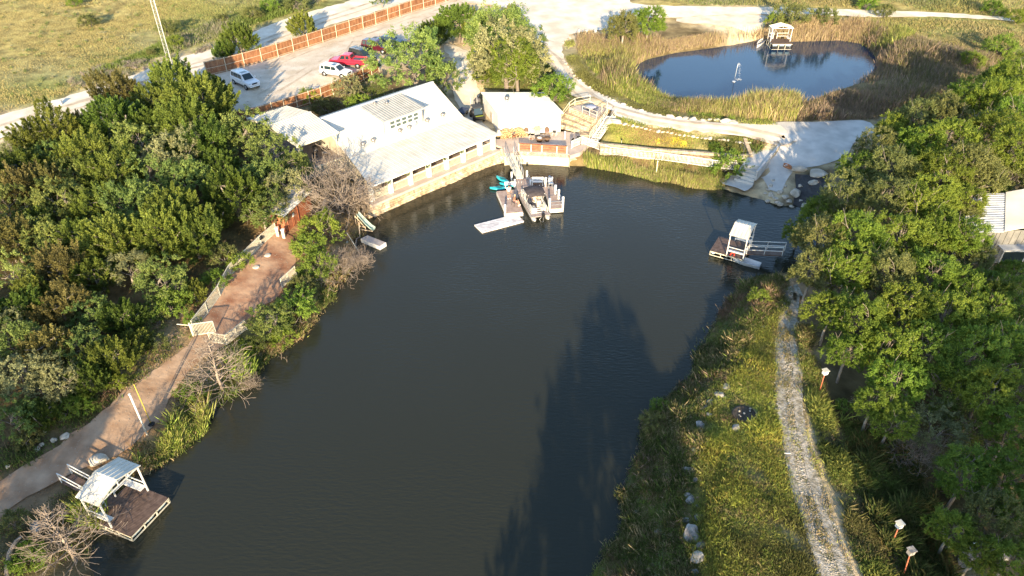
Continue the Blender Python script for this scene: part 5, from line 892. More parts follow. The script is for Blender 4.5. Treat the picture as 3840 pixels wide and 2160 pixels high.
def pebbles(name, polys, n, size, m, label, off=.08):   # loose stones nobody could count
    P = sample(polys, n, 0, 3); z = hN(P) + off; n = len(P); s_ = rng.uniform(size[0], size[1], n) * rng.choice([1, 1, 1, 1.8], n); a = rng.uniform(0, 6.28, n)
    u = np.array([(1, 0, 0), (.2, .8, 0), (-.8, .3, 0), (-.5, -.7, 0), (.5, -.8, 0), (.05, .05, .55)]); ca, sa = np.cos(a)[:, None], np.sin(a)[:, None]
    v = np.stack([(u[:, 0] * ca - u[:, 1] * sa), (u[:, 0] * sa + u[:, 1] * ca) * rng.uniform(.6, 1, (n, 1)), np.broadcast_to(u[:, 2], (n, 6))], 2) * s_[:, None, None] + np.column_stack([P, z])[:, None]
    f = np.array([(0, 1, 5), (1, 2, 5), (2, 3, 5), (3, 4, 5), (4, 0, 5)]); return tag(obj(name, npmesh(name, v.reshape(-1, 3), (f[None] + 6 * np.arange(n)[:, None, None]).reshape(-1, 3)), m), label, 'stones', kind='stuff')
DRYS = mat('dull_stone', (.30, .24, .18), (.46, .38, .30), scale=5, rough=.9)
pebbles('track_stones', [[(1992,722),(1964,780),(1950,850),(1955,950),(1957,1050),(1975,1150),(2000,1250),(2030,1350),(2056,1449),(2147,1449),(2100,1330),(2062,1200),(2032,1100),(2012,1000),(2001,900),(2006,820)]], 5000, (.015, .05), LIME, 'loose pale stones on the stony track')
pebbles('path_stones', [[(528,842),(470,870),(350,960),(150,1120),(0,1212),(0,1312),(180,1192),(330,1120),(430,1005),(505,905)],[(694,584),(742,690),(650,790),(545,850),(500,815),(590,680)]], 2000, (.012, .035), DRYS, 'loose stones on the sandy path and terrace')
pebbles('lot_stones', [[(560,180),(900,64),(1190,-18),(1100,50),(948,166),(700,264),(600,285)],[(820,270),(945,195),(1010,235),(900,262)]], 1500, (.03, .10), LIME, 'scattered stones in the parking lot')
DRY = mat('dry_litter', (.26, .17, .11), (.46, .34, .24), scale=8, rough=.9)
pebbles('litter', [[(330,1000),(480,815),(560,760),(600,700),(690,600),(660,580),(560,700),(480,800),(300,980)],[(400,1060),(560,880),(620,900),(500,1010),(430,1090)]], 2500, (.03, .09), DRY, 'dry leaf litter beside path and fence', .02)
# ---------------------------------------------------------------- rocks
def rock_mesh(seed, sub=3, flat=.6, amp=.25):
    g = random.Random(seed); bm = bmesh.new(); bmesh.ops.create_icosphere(bm, subdivisions=sub, radius=.5)
    dirs = [(Vector((g.gauss(0, 1), g.gauss(0, 1), g.gauss(0, 1))).normalized(), g.uniform(.26, .42)) for _ in range(11)]
    ph = [(Vector((g.gauss(0, 1), g.gauss(0, 1), g.gauss(0, 1))) * 2.5, g.uniform(0, 6)) for _ in range(5)]
    for v in bm.verts:
        for d, t in dirs:
            e = v.co.dot(d) - t
            if e > 0: v.co -= d * e * .9
        v.co *= 1 + amp * .16 * sum(math.sin(v.co.dot(a) * 2 + b) for a, b in ph); v.co.z *= flat
    me = bpy.data.meshes.new('rock'); bm.to_mesh(me); bm.free(); return me
RM = [rock_mesh(i, 3, (.75, .6, .5, .8, .65, .45)[i]) for i in range(6)]
RMG = [m_.copy() for m_ in RM]
for m_ in RM: m_.materials.append(LIME)
for m_ in RMG: m_.materials.append(GROCK)
rc = [0]
def rock(x, y, size, label, group, grey=False, el=1.0, z=None, name='boulder', rz=None, sink=.25):
    rc[0] += 1; i = rc[0]; g = random.Random(i * 13); p = G(x, y) if z is None else V(x, y, z)
    o = link(bpy.data.objects.new(name, (RMG if grey else RM)[i % 6])); s_ = size; o.scale = (s_ * el, s_, s_ * g.uniform(.8, 1.1)); o.location = (p.x, p.y, p.z + s_ * .18 - sink * s_ * .3)
    o.rotation_euler = (g.uniform(-.15, .15), g.uniform(-.15, .15), g.uniform(0, 6.28) if rz is None else rz); return tag(o, label, 'rock', group)
def vline(n, pts):                     # n points along a broken line in picture units
    L_ = [0]
    for a, b in zip(pts[:-1], pts[1:]): L_.append(L_[-1] + math.dist(a, b))
    for k in range(n):
        s_ = L_[-1] * k / max(1, n - 1)
        for i in range(len(pts) - 1):
            if s_ <= L_[i + 1] + 1e-6: t = (s_ - L_[i]) / max(1e-6, L_[i + 1] - L_[i]); yield pts[i][0] * (1 - t) + pts[i + 1][0] * t, pts[i][1] * (1 - t) + pts[i + 1][1] * t; break
for k, (x, y) in enumerate(vline(38, [(1432,96),(1412,112),(1412,140),(1424,165),(1440,185),(1470,212),(1500,232),(1545,256),(1600,276),(1660,291)])):
    rock(x + random.uniform(-2, 2), y + random.uniform(-1, 1), random.uniform(.32, .7), f'pale edging rock, {ordn(k)} counted down the pond side of the lane bend', 'edging rocks round the lane bend', el=1.3, name='rock')
for k, (x, y) in enumerate([(1686,294),(1706,298),(1726,298),(1744,301),(1770,303),(1785,302),(1803,303),(1822,307),(1847,310)]):
    rock(x, y, (.8, .7, .8, .9, .6, .6, .7, 1.2, 1.2)[k], f'flat pale rock, {ordn(k)} from left in the row below the pond reeds', 'rocks below the pond reeds', el=1.5, name='rock', rz=0)
for k, (x, y) in enumerate(vline(34, [(1528,304),(1570,313),(1610,322),(1650,330),(1690,336),(1720,342),(1760,347),(1800,351),(1840,357),(1884,362)])):
    rock(x, y + random.uniform(-1, 1), random.uniform(.3, .65) if k > 2 else 1.4, f'pale rock, {ordn(k)} from left along the top of the lawn', 'rocks along the top of the lawn', el=1.35, name='rock', rz=.2)
for k, (x, y, s_) in enumerate([(1955,512,.9),(1932,478,.8),(1940,492,1.1),(1962,485,1.2),(1975,498,1.3),(2000,490,1.9),(1985,508,1.0),(1950,500,1.2),(1962,515,1.0),(1990,522,.9),(1925,488,.7),(1938,468,.8),(1930,508,.9),(2012,505,1.3),(2012,470,1.0),(2025,520,1.5),(1945,455,.8),(1975,470,.7)]):
    rock(x, y, s_ * .76, f'pale boulder, {ordn(k)} of the heap where the apron meets the lake', 'boulders heaped at the spillway')
for k, (x, y, s_) in enumerate([(2005,428,1.5),(2060,440,1.9),(2048,462,1.0),(2090,470,1.0)]): rock(x, y, s_, ['long pale boulder at the edge of the culvert pool', 'big flat slab boulder right of the culvert pool', 'dark edge boulder below the culvert pool', 'boulder under the elms by the culvert pool'][k], 'boulders round the culvert pool', el=1.6, rz=-.2)
DR = [(1982,742,1.0),(1962,762,.8),(1880,842,.9),(1866,862,.9),(1858,884,.9),(1848,905,.7),(1830,975,1.2),(1812,995,1.3),(1786,1015,1.0),(1770,1030,1.0),(1762,1070,1.4),(1752,1112,1.4),(1748,1135,.9),(1733,1185,1.3),(1738,1258,1.1),(1760,1302,1.4),(1742,1342,2.1),(1762,1372,1.2),(1752,1402,1.6),(1745,1440,.8),(1725,1310,.8)]
for k, (x, y, s_) in enumerate(DR): rock(x, y, s_ * .62, f'weathered rock, {ordn(k)} from the top of the line running down the dam', 'rocks in a line down the dam', grey=k != 18, el=1.25, sink=.5)
for k, (x, y) in enumerate(vline(24, [(1975,752),(1885,850),(1852,910),(1826,985),(1780,1025),(1758,1095),(1745,1160),(1735,1230),(1752,1290),(1748,1370),(1750,1445)])): rock(x + random.uniform(-16, 16), y + random.uniform(-6, 6), random.uniform(.3, .6), f'small rubble stone, {ordn(k)} down among the big rocks of the dam', 'rubble between the rocks of the dam', grey=True, sink=.5)
for k, (x, y, s_) in enumerate([(1655,1340,.6),(1600,1290,.5),(1850,1078,.8)]): rock(x, y, s_, ['lone mossy stone among the lower dam weeds', 'small stone at the waterline of the dam', 'stone at the rim of the sunken pit on the dam'][k], 'stones on the dam', grey=True)
rock(252, 1160, 1.5, 'large pale boulder behind the near covered dock', 'boulders by the sandy path'); rock(95, 1328, 1.1, 'grey boulder beside the bare cypress at lower left', 'boulders by the sandy path', grey=True)
for k, (x, y, s_) in enumerate([(165,1100,.7),(115,1085,.4),(135,1108,.5),(95,1130,.5),(20,1175,.4),(105,1120,.4)]): rock(x, y, s_, f'small pale stone, {ordn(k)} of those on the wood side of the sandy path', 'stones on the wood side of the path')
for k, (x, y, s_) in enumerate([(2440,1395,1.2),(2425,1420,1.0),(2520,1398,.9)]): rock(x, y, s_, ['dark stone under the white pipe', 'low dark stone near the bottom edge under the pipe', 'dark stone right of the pair under the pipe'][k], 'stones in the dark corner', grey=True)
for k, (x, y, s_) in enumerate([(1535,105,2.2),(1512,112,1.8),(1560,98,1.4),(1600,88,1.6),(1500,100,1.0)]): rock(x, y, s_, f'long pale ledge rock, {ordn(k)} from left below the mesquite trees', 'ledge rocks by the mesquite trees', el=2.2, rz=.1, name='rock')
pit = G(1872, 1042); pt = thing('stone_pit', 'round dark sunken pit with loose stones on the dam', 'pit', pit); mb = MB(); mb.lathe([(.9, -.05), (.85, .08), (.7, .06), (.2, .02)], (0, 0, 0), 20); mb.build('pit_floor', mat('dark_pit_soil', (.05, .04, .032), (.10, .08, .06), scale=4, rough=.95, bump=.03), pt)
for k in range(6): o = link(bpy.data.objects.new('stone', RM[k % 6]), pt); o.location = (random.uniform(-.6, .6), random.uniform(-.5, .5), .09); s_ = random.uniform(.12, .22); o.scale = (s_, s_, s_)
# ---------------------------------------------------------------- docks and boats
DRUM = mat('pale_blue_drum', (.30, .46, .55), (.42, .58, .66), scale=3, rough=.4); TEAL = mat('turquoise_plastic', (.015, .32, .40), (.03, .42, .50), scale=2, rough=.35, spec=.5); RED = mat('red_plastic', (.6, .05, .03), rough=.4)
def covered_dock(label, A, ang, L_, z, gx=(1.2, 2.05), glen=3.6, gz=1.1, roofz=(2.45, 3.05), skirt=.5, d0=1.72, d1=3.42, drums=3):
    t = thing('covered_dock', label, 'dock', (A.x, A.y, z), ang); W_ = L_; D_ = d1 + .05
    MB().box((W_ / 2, D_ / 2, -.04), (W_, D_, .08)).build('deck', DECKB, t)
    fr = MB()
    for y in (.03, D_ - .03): fr.beam((0, y, -.1), (W_, y, -.1), .07, .1); fr.beam((0, y, -skirt), (W_, y, -skirt), .06, .07)
    for x in (.03, W_ - .03): fr.beam((x, 0, -.1), (x, D_, -.1), .07, .1); fr.beam((x, 0, -skirt), (x, D_, -skirt), .06, .07)
    for f in (0, .33, .66, 1): fr.beam((.03 + f * (W_ - .06), .03, 0), (.03 + f * (W_ - .06), .03, -skirt), .07); fr.beam((.03, .03 + f * (D_ - .06), 0), (.03, .03 + f * (D_ - .06), -skirt), .07); fr.beam((W_ - .03, .03 + f * (D_ - .06), 0), (W_ - .03, .03 + f * (D_ - .06), -skirt), .07)
    fr.build('float_frame', CREAM, t)
    for k in range(drums):
        m_ = MB(); cx = W_ * (.17 + .33 * k); m_.lathe([(.16, -.38), (.2, -.34), (.21, -.1), (.2, 0), (.21, .1), (.2, .34), (.16, .38)], (cx, .3, -.28), 14, 'x'); m_.build('float_drum', DRUM, t)
    for x in (.08, W_ - .08):
        for y in (d0, d1): MB().beam((x, y, -.3), (x, y, roofz[0]), .09).build('post', WHITE, t)
    rf_ = MB(); e = .12; rx = W_ / 2
    for xa, za, xb, zb in ((-e, roofz[0] - .02, rx, roofz[1]), (rx, roofz[1], W_ + e, roofz[0] - .02)):
        rf_.sheet([(xa, d0 - e, za), (xb, d0 - e, zb), (xb, d1 + e, zb), (xa, d1 + e, za)], .04)
        n = 5
        for k in range(n + 1): y = d0 - e + .03 + (d1 - d0 + 2 * e - .06) * k / n; rf_.beam((xa, y, za + .02), (xb, y, zb + .02), .04, .05)
    rf_.build('roof', ROOFW, t); tr_ = MB()
    for y in (d0, d1):
        tr_.beam((0, y, roofz[0] - .05), (W_, y, roofz[0] - .05), .07)
        for f in (.25, .5, .75): tr_.beam((W_ * f, y, roofz[0] - .05), (W_ * f, y, roofz[0] + (roofz[1] - roofz[0]) * (1 - abs(f - .5) * 2) - .04), .06)
        tr_.beam((0, y, roofz[0] - .03), (rx, y, roofz[1] - .08), .06); tr_.beam((rx, y, roofz[1] - .08), (W_, y, roofz[0] - .03), .06)
    tr_.build('truss', WHITE, t)
    for x in (.12, W_ - .12):
        MB().box((x + (.2 if x < 1 else -.2), (d0 + d1) / 2, .45), (.4, d1 - d0 - .15, .05)).build('bench', WHITE, t); r_ = MB()
        for zz in (.55, .95): r_.beam((x, d0, zz), (x, d1, zz), .06)
        r_.build('side_rail', WHITE, t)
    for xa, xb, x in ((.1, gx[0], gx[0]), (gx[1], W_ - .1, gx[1])):
        r_ = MB(); r_.beam((x, d1, -.1), (x, d1, .98), .07)
        for zz in (.45, .95): r_.beam((xa, d1, zz), (xb, d1, zz), .06)
        r_.build('back_rail', WHITE, t)
    g_ = MB(); g_.slab([(gx[0], D_, 0), (gx[1], D_, 0), (gx[1], D_ + glen, gz), (gx[0], D_ + glen, gz)], .12); g_.build('gangway', DECKB, t); r_ = MB()
    for x in gx:
        for zz in (.5, .95): r_.beam((x, D_, zz), (x, D_ + glen, gz + zz), .05)
        for f in (0, .5, 1): r_.beam((x, D_ + glen * f, gz * f), (x, D_ + glen * f, gz * f + .97), .05)
    r_.build('gangway_rail', WHITE, t); return t
ZL = zoomed(200, 1650, 3.22); A = ZL(935, 1170, .65); B = ZL(1390, 695, .65)
dll = covered_dock('large brown covered dock with pale ribbed roof at the lower left shore', A, math.atan2(B.y - A.y, B.x - A.x), (B - A).length, .65, roofz=(2.5, 3.05), gz=.8)
ZQ = zoomed(2600, 780, 5.175); A = ZQ(505, 540, .65); B = ZQ(330, 815, .65)
covered_dock('covered dock with rowboat alongside, reached from under the right trees', A, math.atan2(B.y - A.y, B.x - A.x), (B - A).length + .1, .65, gx=(1.0, 2.1), glen=3.4, gz=.9, roofz=(2.5, 3.05))
ZD = zoomed(2780, 40, 6.587); A = ZD(765, 820, WL2 + .95); B = ZD(1275, 820, WL2 + .95)
covered_dock('small covered dock standing in the upper pond beside a moored rowboat', A, 0, (B - A).length, WL2 + .95, gx=(.95, 1.6), glen=3.2, gz=.3, roofz=(2.2, 2.65), skirt=.95, d0=1.4, d1=2.9)
o_ = thing('life_ring', 'red float hanging under the rail of the right covered dock', 'float', ZQ(755, 905, .75)); mb = MB(); mb.tube([(.22 * math.cos(R(a)), .05 * math.sin(R(a * 2)), .22 * math.sin(R(a))) for a in range(0, 361, 30)], .07, 6); mb.build('ring', RED, o_)
def boat(name, label, A, B, wid, m, m2, seats=2, group=None, transom=True, h=.38, zwl=0):
    d_ = B - A; L_ = d_.length; t = thing(name, label, 'boat', A, math.atan2(d_.y, d_.x), group); st_ = 12; rows = []
    for i in range(st_ + 1):
        f = i / st_; wv = wid / 2 * (math.sin(min(1, f * 1.9 + .02) * math.pi / 2) ** .8 if transom else math.sin(math.pi * min(.995, max(.005, f))) ** .65) * (1 - .18 * max(0, f - .6) / .4 if transom else 1)
        zz = h * (1 + .25 * (1 - f) ** 2); rows.append([(f * L_, s_ * wv * k, z_) for s_, k, z_ in ((-1, .55, -.08), (-1, 1, zz), (-1, .9, zz), (-1, .5, .03), (1, .5, .03), (1, .9, zz), (1, 1, zz), (1, .55, -.08))])
    mb = MB(); vs = [p for r_ in rows for p in r_]; fs = [(i * 8 + k, i * 8 + (k + 1) % 8, (i + 1) * 8 + (k + 1) % 8, (i + 1) * 8 + k) for i in range(st_) for k in range(8)]
    fs += [(7, 6, 1, 0), (st_ * 8, st_ * 8 + 1, st_ * 8 + 6, st_ * 8 + 7)]; mb.add(vs, fs, False); mb.build('hull', m, t)
    for k in range(seats): f = .3 + .5 * k / max(1, seats - 1); MB().box((f * L_, 0, h * .7), (.24, wid * .86, .05)).build('seat', m2, t)
    return t
BOATW = mat('faded_white_fibreglass', (.62, .62, .62), (.74, .73, .71), scale=3, rough=.45)
boat('rowboat', 'white rowboat moored beside the right covered dock', ZQ(765, 1010, .05), ZQ(1290, 1160, .05), 1.1, BOATW, mat('blue_grey_paint', (.25, .32, .36), rough=.5), 1)
boat('rowboat', 'grey white canoe moored left of the upper pond dock', ZD(382, 915, WL2 + .05), ZD(598, 700, WL2 + .05), 1.0, BOATW, DGREY, 4, transom=False, zwl=WL2)
Zv = zoomed(2100, 350, 2.576); boat('canoe', 'small orange brown canoe lying on the concrete apron', Zv(2155, 700, 2.3), Zv(2235, 730, 2.3), .6, mat('orange_brown_hull', (.36, .15, .07), (.48, .24, .13), scale=4, rough=.6), BOATW, 1, transom=False, h=.3)
KY = [(T8(540, 318, .02), T8(735, 415, .02), 'turquoise kayak lying highest of three left of the dock bench'), (T8(595, 447, .02), T8(790, 470, .02), 'turquoise kayak in the middle of three, partly behind the bench'), (T8(418, 530, .02), T8(690, 530, .02), 'turquoise kayak lowest of three beside the dock deck')]
for a, b, lab in KY:
    d_ = b - a; L_ = max(2.3, d_.length); t = thing('kayak', lab, 'kayak', a, math.atan2(d_.y, d_.x), 'turquoise kayaks by the dock'); mb = MB(); vs = []; n = 14
    for i in range(n + 1):
        f = i / n; w_ = .42 * math.sin(math.pi * min(.99, max(.01, f))) ** .6; vs += [(f * L_, w_ * math.cos(a_), .14 + .15 * math.sin(a_) + (.05 * abs(f - .5) * 2)) for a_ in [R(q * 36) for q in range(10)]]
    mb.add(vs, [(i * 10 + k, i * 10 + (k + 1) % 10, (i + 1) * 10 + (k + 1) % 10, (i + 1) * 10 + k) for i in range(n) for k in range(10)] + [tuple(reversed(range(10))), tuple(range(n * 10, n * 10 + 10))], True); mb.build('hull', TEAL, t)
    MB().tube([(L_ * .52 + .4 * math.cos(R(q)), .26 * math.sin(R(q)), .31) for q in range(0, 361, 30)], .03, 5).build('cockpit_rim', mat('dark_teal', (.01, .16, .2), rough=.5), t); MB().box((L_ * .52, 0, .28), (.55, .36, .05), bev=.01).build('seat', mat('dark_teal', (.01, .16, .2)), t); MB().box((L_ * .2, 0, .29), (.3, .2, .03), bev=.008).build('hatch', mat('dark_teal', (.01, .16, .2)), t)
# floating dock with posts
dk0 = T8(545, 565, .6); dock = thing('floating_dock', 'U-shaped pinkish floating dock with white posts round the pontoon boat', 'dock', (dk0.x, dk0.y, 0))
def D8(x, y, z=.6): return T8(x, y, z) - Vector((dk0.x, dk0.y, 0))
def plate(pts, nm='deck'):
    q = [D8(x, y) for x, y in pts]; o_ = MB().slab(q, .1).build(nm, DECKP, dock); m_ = MB(); c_ = sum(q, Vector()) / len(q); m_.slab([p + (p - c_).normalized() * .05 - Vector((0, 0, .1)) for p in q], .4); m_.build('float', WHITE, dock)
plate([(545, 565), (715, 965), (1020, 940), (905, 620), (900, 330), (870, 330), (870, 540)]); plate([(900, 320), (925, 615), (1100, 480), (1180, 470), (1180, 330), (1080, 318)]); plate([(1350, 492), (1440, 600), (1510, 888), (1752, 868), (1565, 470)])
for x, y, h in [(815, 340, .9), (872, 450, .7), (1090, 330, 1.0), (1155, 440, .55), (1425, 480, 1.2), (1497, 400, .8), (1542, 405, .7), (1607, 620, 1.2), (1665, 705, 1.2), (1740, 865, 1.4), (1500, 880, 1.3), (695, 950, 1.0)]:
    p = D8(x, y); MB().lathe([(.13, -.5), (.13, h), (.1, h + .04)], p, 12).build('post', PLAST, dock)
mb = MB(); pp = [D8(x, y) for x, y in ((1425, 480), (1497, 400), (1607, 620), (1665, 705), (1740, 865), (1500, 880))]
for a, b in zip(pp[:1] + pp[1:-1], pp[1:]):
    for z in (.45, .85): mb.beam(a + Vector((0, 0, z)), b + Vector((0, 0, z)), .045)
mb.beam(pp[0], pp[0] + Vector((0, 0, .87)), .045); mb.build('rail', STEEL, dock); mb = MB(); a, b = D8(1090, 330), D8(1155, 440)
for z in (.45, .8): mb.beam(a + Vector((0, 0, z)), b + Vector((0, 0, z)), .045)
mb.beam(a, a + Vector((0, 0, .82)), .045); mb.build('rail', STEEL, dock)
mb = MB()
for s_ in (0, .35): mb.tube([D8(940, 480) + Vector((s_, 0, 0)), D8(940, 480) + Vector((s_, 0, .6)), D8(940, 480) + Vector((s_, .15, .8)), D8(940, 480) + Vector((s_, .35, .6)), D8(940, 480) + Vector((s_, .35, -.3))], .025, 6)
mb.build('ladder', STEEL, dock)
def slat_bench(label, p, rz, L_=1.4):
    t = thing('bench', label, 'bench', p, rz, 'white benches on the floating dock'); mb = MB()
    for k in range(4): mb.box((0, -.18 + k * .12, .45), (L_, .1, .03))
    mb.build('seat', PLAST, t); mb = MB()
    for k in range(3): mb.box((0, .24 + .03 * k, .58 + .13 * k), (L_, .03, .11))
    mb.build('backrest', PLAST, t)
    for x in (-L_ / 2 + .08, L_ / 2 - .08): MB().beam((x, -.2, 0), (x, -.2, .64), .06).beam((x, .25, 0), (x, .33, .9), .06).beam((x, -.22, .64), (x, .28, .64), .06, .04).build('leg', PLAST, t)
slat_bench('white slatted bench left of the gangway foot behind the standing person', T8(790, 495, .6), math.pi + .05, 1.35)
slat_bench('white slatted bench on the far edge of the dock above the boat', T8(1285, 450, .6), 0, 1.4)
hc = thing('high_chair', 'tall blue grey director chair in the back corner of the dock', 'chair', T8(1515, 520, .6), .2); MB().box((0, 0, .8), (.5, .42, .04)).build('seat', mat('blue_grey_canvas', (.22, .30, .42), rough=.8), hc); MB().box((0, .2, 1.15), (.5, .03, .3)).build('backrest', mat('blue_grey_canvas', (.22, .30, .42)), hc)
for sx in (-1, 1):
    for sy in (-1, 1): MB().beam((sx * .24, sy * .2, 0), (sx * .24, sy * .2, 1.3 if sy > 0 else .8), .04).build('leg', STEEL, hc)
# swim platforms
tq = [T8(140, 1172, .18), T8(280, 1303, .18), T8(1035, 1102, .18), T8(905, 978, .18)]; c_ = sum(tq, Vector()) / 4; t = thing('swim_platform', 'long thin white swim mat floating in front of the dock', 'platform', (c_.x, c_.y, 0)); MB().slab([q - Vector((c_.x, c_.y, 0)) for q in tq], .2).build('mat', mat('scuffed_white_foam', (.50, .47, .47), (.80, .77, .76), scale=1.6, rough=.7, stretch=(1, 3, 1), lo=.4, hi=.6), t)
Zb = zoomed(1300, 780, 8.05); tq = [Zb(425, 930, .45), Zb(1000, 1165, .45), Zb(1190, 1045, .45), Zb(630, 825, .45)]; c_ = sum(tq, Vector()) / 4; t = thing('float_dock', 'small white box float with grey boards beside the swim slide', 'platform', (c_.x, c_.y, 0)); MB().slab([q - Vector((c_.x, c_.y, 0)) for q in tq], .5).build('float', PLAST, t)
MB().slab([(q - c_) * .94 + Vector((0, 0, .48)) for q in tq], .025).build('boards', mat('pinkish_grey_boards', (.42, .36, .33), (.50, .44, .40), scale=3, rough=.8, wave=('X', 5, .005, .8)), t)
tq = [Zb(-180, 960, .3), Zb(-40, 1080, .3), Zb(50, 1010, .3), Zb(-90, 900, .3)]; c_ = sum(tq, Vector()) / 4; t = thing('old_float', 'weathered half sunk float under the bare thicket', 'platform', (c_.x, c_.y, 0)); MB().slab([q - Vector((c_.x, c_.y, 0)) for q in tq], .35).build('float', CREAM, t)
# swim slide on its wooden frame
sl = thing('water_slide', 'faded green swim slide on a wooden frame at the bank', 'slide', Zb(560, 640, 0)); o_ = sl.location.copy(); path = [Zb(330, 190, 2.0), Zb(450, 320, 1.5), Zb(620, 500, .9), Zb(740, 610, .55), Zb(820, 660, .45)]; mb = MB(); vs = []
for i, p in enumerate(path):
    d_ = (path[min(i + 1, 4)] - path[max(i - 1, 0)]).normalized(); s_ = Vector((-d_.y, d_.x, 0)).normalized()
    vs += [p - o_ + s_ * .3 * math.sin(R(a_)) + Vector((0, 0, .22 * (1 - math.cos(R(a_))))) for a_ in (-100, -60, -20, 20, 60, 100)] + [p - o_ + s_ * .34 * math.sin(R(a_)) + Vector((0, 0, .22 * (1 - math.cos(R(a_))) - .04)) for a_ in (100, 60, 20, -20, -60, -100)]
mb.add(vs, [(i * 12 + k, i * 12 + (k + 1) % 12, (i + 1) * 12 + (k + 1) % 12, (i + 1) * 12 + k) for i in range(4) for k in range(12)] + [tuple(range(12)), tuple(range(48, 60))]); mb.build('chute', mat('faded_green_plastic', (.25, .34, .30), (.36, .45, .40), scale=3, rough=.5), sl)
mb = MB()
for a, b in (((280, 560, .1), (250, 240, 1.9)), ((330, 480, .1), (330, 260, 1.9)), ((250, 240, 1.9), (560, 590, .3)), ((330, 520, .4), (580, 590, .3)), ((310, 630, .2), (790, 700, .2)), ((560, 560, .5), (580, 740, -.2)), ((370, 430, 1.2), (400, 890, -.1))): mb.beam(Zb(*a) - o_, Zb(*b) - o_, .08)
mb.build('frame', mat('bleached_timber', (.46, .36, .26), (.58, .48, .36), scale=4, rough=.85), sl)
for nm, pts, r_, lab in (('pipe', [Zb(0, 740, 1.6), Zb(400, 1370, -.1)], .05, 'long leaning cream pole reaching from the bank into the water'), ('driftwood', [Zb(400, 870, .3), Zb(300, 930, .4), Zb(270, 1080, .2), Zb(280, 1260, -.1)], .07, 'bleached bent branch standing in the water by the white float')):
    mb = MB(); mb.tube(pts, r_, 6); single(nm, mb, DEADB if nm == 'driftwood' else CREAM, lab, 'pole' if nm == 'pipe' else 'branch', base=pts[0])
for k, (x, y) in enumerate(((708, 905), (722, 912))):
    mb = MB(); g_ = np.random.default_rng(k + 40); limbs(mb, (0, 0, 0), (.3, .1, 1), .8 - .3 * k, .03, 2, g_, .6, (2, 4)); p = V(x, y, -.05); o = mb.build('sunken_branch', DEADB); o.location = p; tag(o, ['bigger bare branch poking out of the water below the left bank', 'smaller bare branch poking out of the water below the left bank'][k], 'branch')
p0 = V(18, 1449, .9); mb = MB(); mb.tube([V(16, 1470, .5), V(18, 1430, 1.0), V(24, 1390, 1.6), V(40, 1362, 2.1), V(54, 1350, 2.4)], [.16, .15, .14, .12, .09], 8); single('driftwood_log', mb, DEADB, 'pale curved driftwood log at the bottom left corner', 'log', base=V(16, 1470, .5))
# ---------------------------------------------------------------- pontoon boat
pa, pb = T8(1190, 1080, .3), T8(1530, 1040, .3); pc = T8(925, 600, .5); dx_ = (pb - pa); pang = math.atan2(dx_.y, dx_.x); PWd = 2.2; PL = 5.9
pt = thing('pontoon_boat', 'white pontoon boat with black canopy moored inside the floating dock', 'boat', (pa.x, pa.y, 0), pang)
ax_ = Vector((pc.x - pa.x, pc.y - pa.y, 0)); rot = math.atan2(ax_.y, ax_.x) - math.pi / 2; pt.rotation_euler.z = rot
SIL = mat('silver_panel', (.55, .55, .55), (.68, .68, .67), scale=2, rough=.3, metal=.4); VIN = mat('cream_vinyl', (.62, .56, .46), (.72, .66, .56), scale=3, rough=.5); DARKV = mat('dark_vinyl', (.05, .055, .07), (.09, .09, .11), scale=3, rough=.5); CAN = mat('charcoal_canvas', (.045, .038, .040), (.075, .065, .068), scale=3, rough=.8)
for x in (.3, PWd - .3): MB().lathe([(.02, -.15), (.24, .15), (.27, .6), (.27, PL - .2), (.2, PL)], (x, 0, .12), 14, 'y').build('pontoon', SIL, pt)
MB().box((PWd / 2, PL / 2 + .1, .45), (PWd, PL - .2, .1)).build('deck', mat('grey_carpet', (.30, .25, .23), (.38, .32, .30), scale=5, rough=.9), pt)
def prail(a, b, panel=True):
    m_ = MB()
    for z in (.55, .85, 1.12): m_.beam(Vector((*a, z)), Vector((*b, z)), .04)
    n = max(2, int(math.dist(a, b) / .6))
    for k in range(n + 1): m_.beam(Vector((a[0] + (b[0] - a[0]) * k / n, a[1] + (b[1] - a[1]) * k / n, .5)), Vector((a[0] + (b[0] - a[0]) * k / n, a[1] + (b[1] - a[1]) * k / n, 1.12)), .035)
    r_ = m_.build('railing', WHITE, pt)
prail((.15, .9), (.15, 4.4)); prail((PWd - .15, .9), (PWd - .15, 4.6)); prail((.15, .9), (1.4, .9)); prail((.3, 5.7), (PWd - .3, 5.7)); prail((.15, 4.4), (.3, 5.7)); prail((PWd - .15, 4.6), (PWd - .3, 5.7))
MB().box((.12, 2.6, .8), (.03, 2.6, .5)).build('side_panel', SIL, pt)
cv = MB(); vs = []; n = 10
for i in range(n + 1):
    y = 2.0 + 2.3 * i / n; zt = 2.45 - .28 * ((i / n - .5) * 2) ** 2 - (.15 if i in (0, n) else 0)
    for x, dz in ((0, -.12), (.35, 0), (PWd / 2, .05), (PWd - .35, 0), (PWd, -.12)): vs.append((x, y, zt + dz))
fs = [(i * 5 + k, i * 5 + k + 1, (i + 1) * 5 + k + 1, (i + 1) * 5 + k) for i in range(n) for k in range(4)]; cv.add(vs, fs, True); cv.add([(a, b, c - .03) for a, b, c in vs], fs, True); cv.build('canopy', CAN, pt)
m_ = MB()
for x in (.12, PWd - .12):
    for y0, y1 in ((3.1, 2.1), (3.1, 3.1), (3.1, 4.2)): m_.tube([(x, y0, .6), (x, y1, 2.25)], .025, 6)
m_.build('canopy_frame', WHITE, pt)
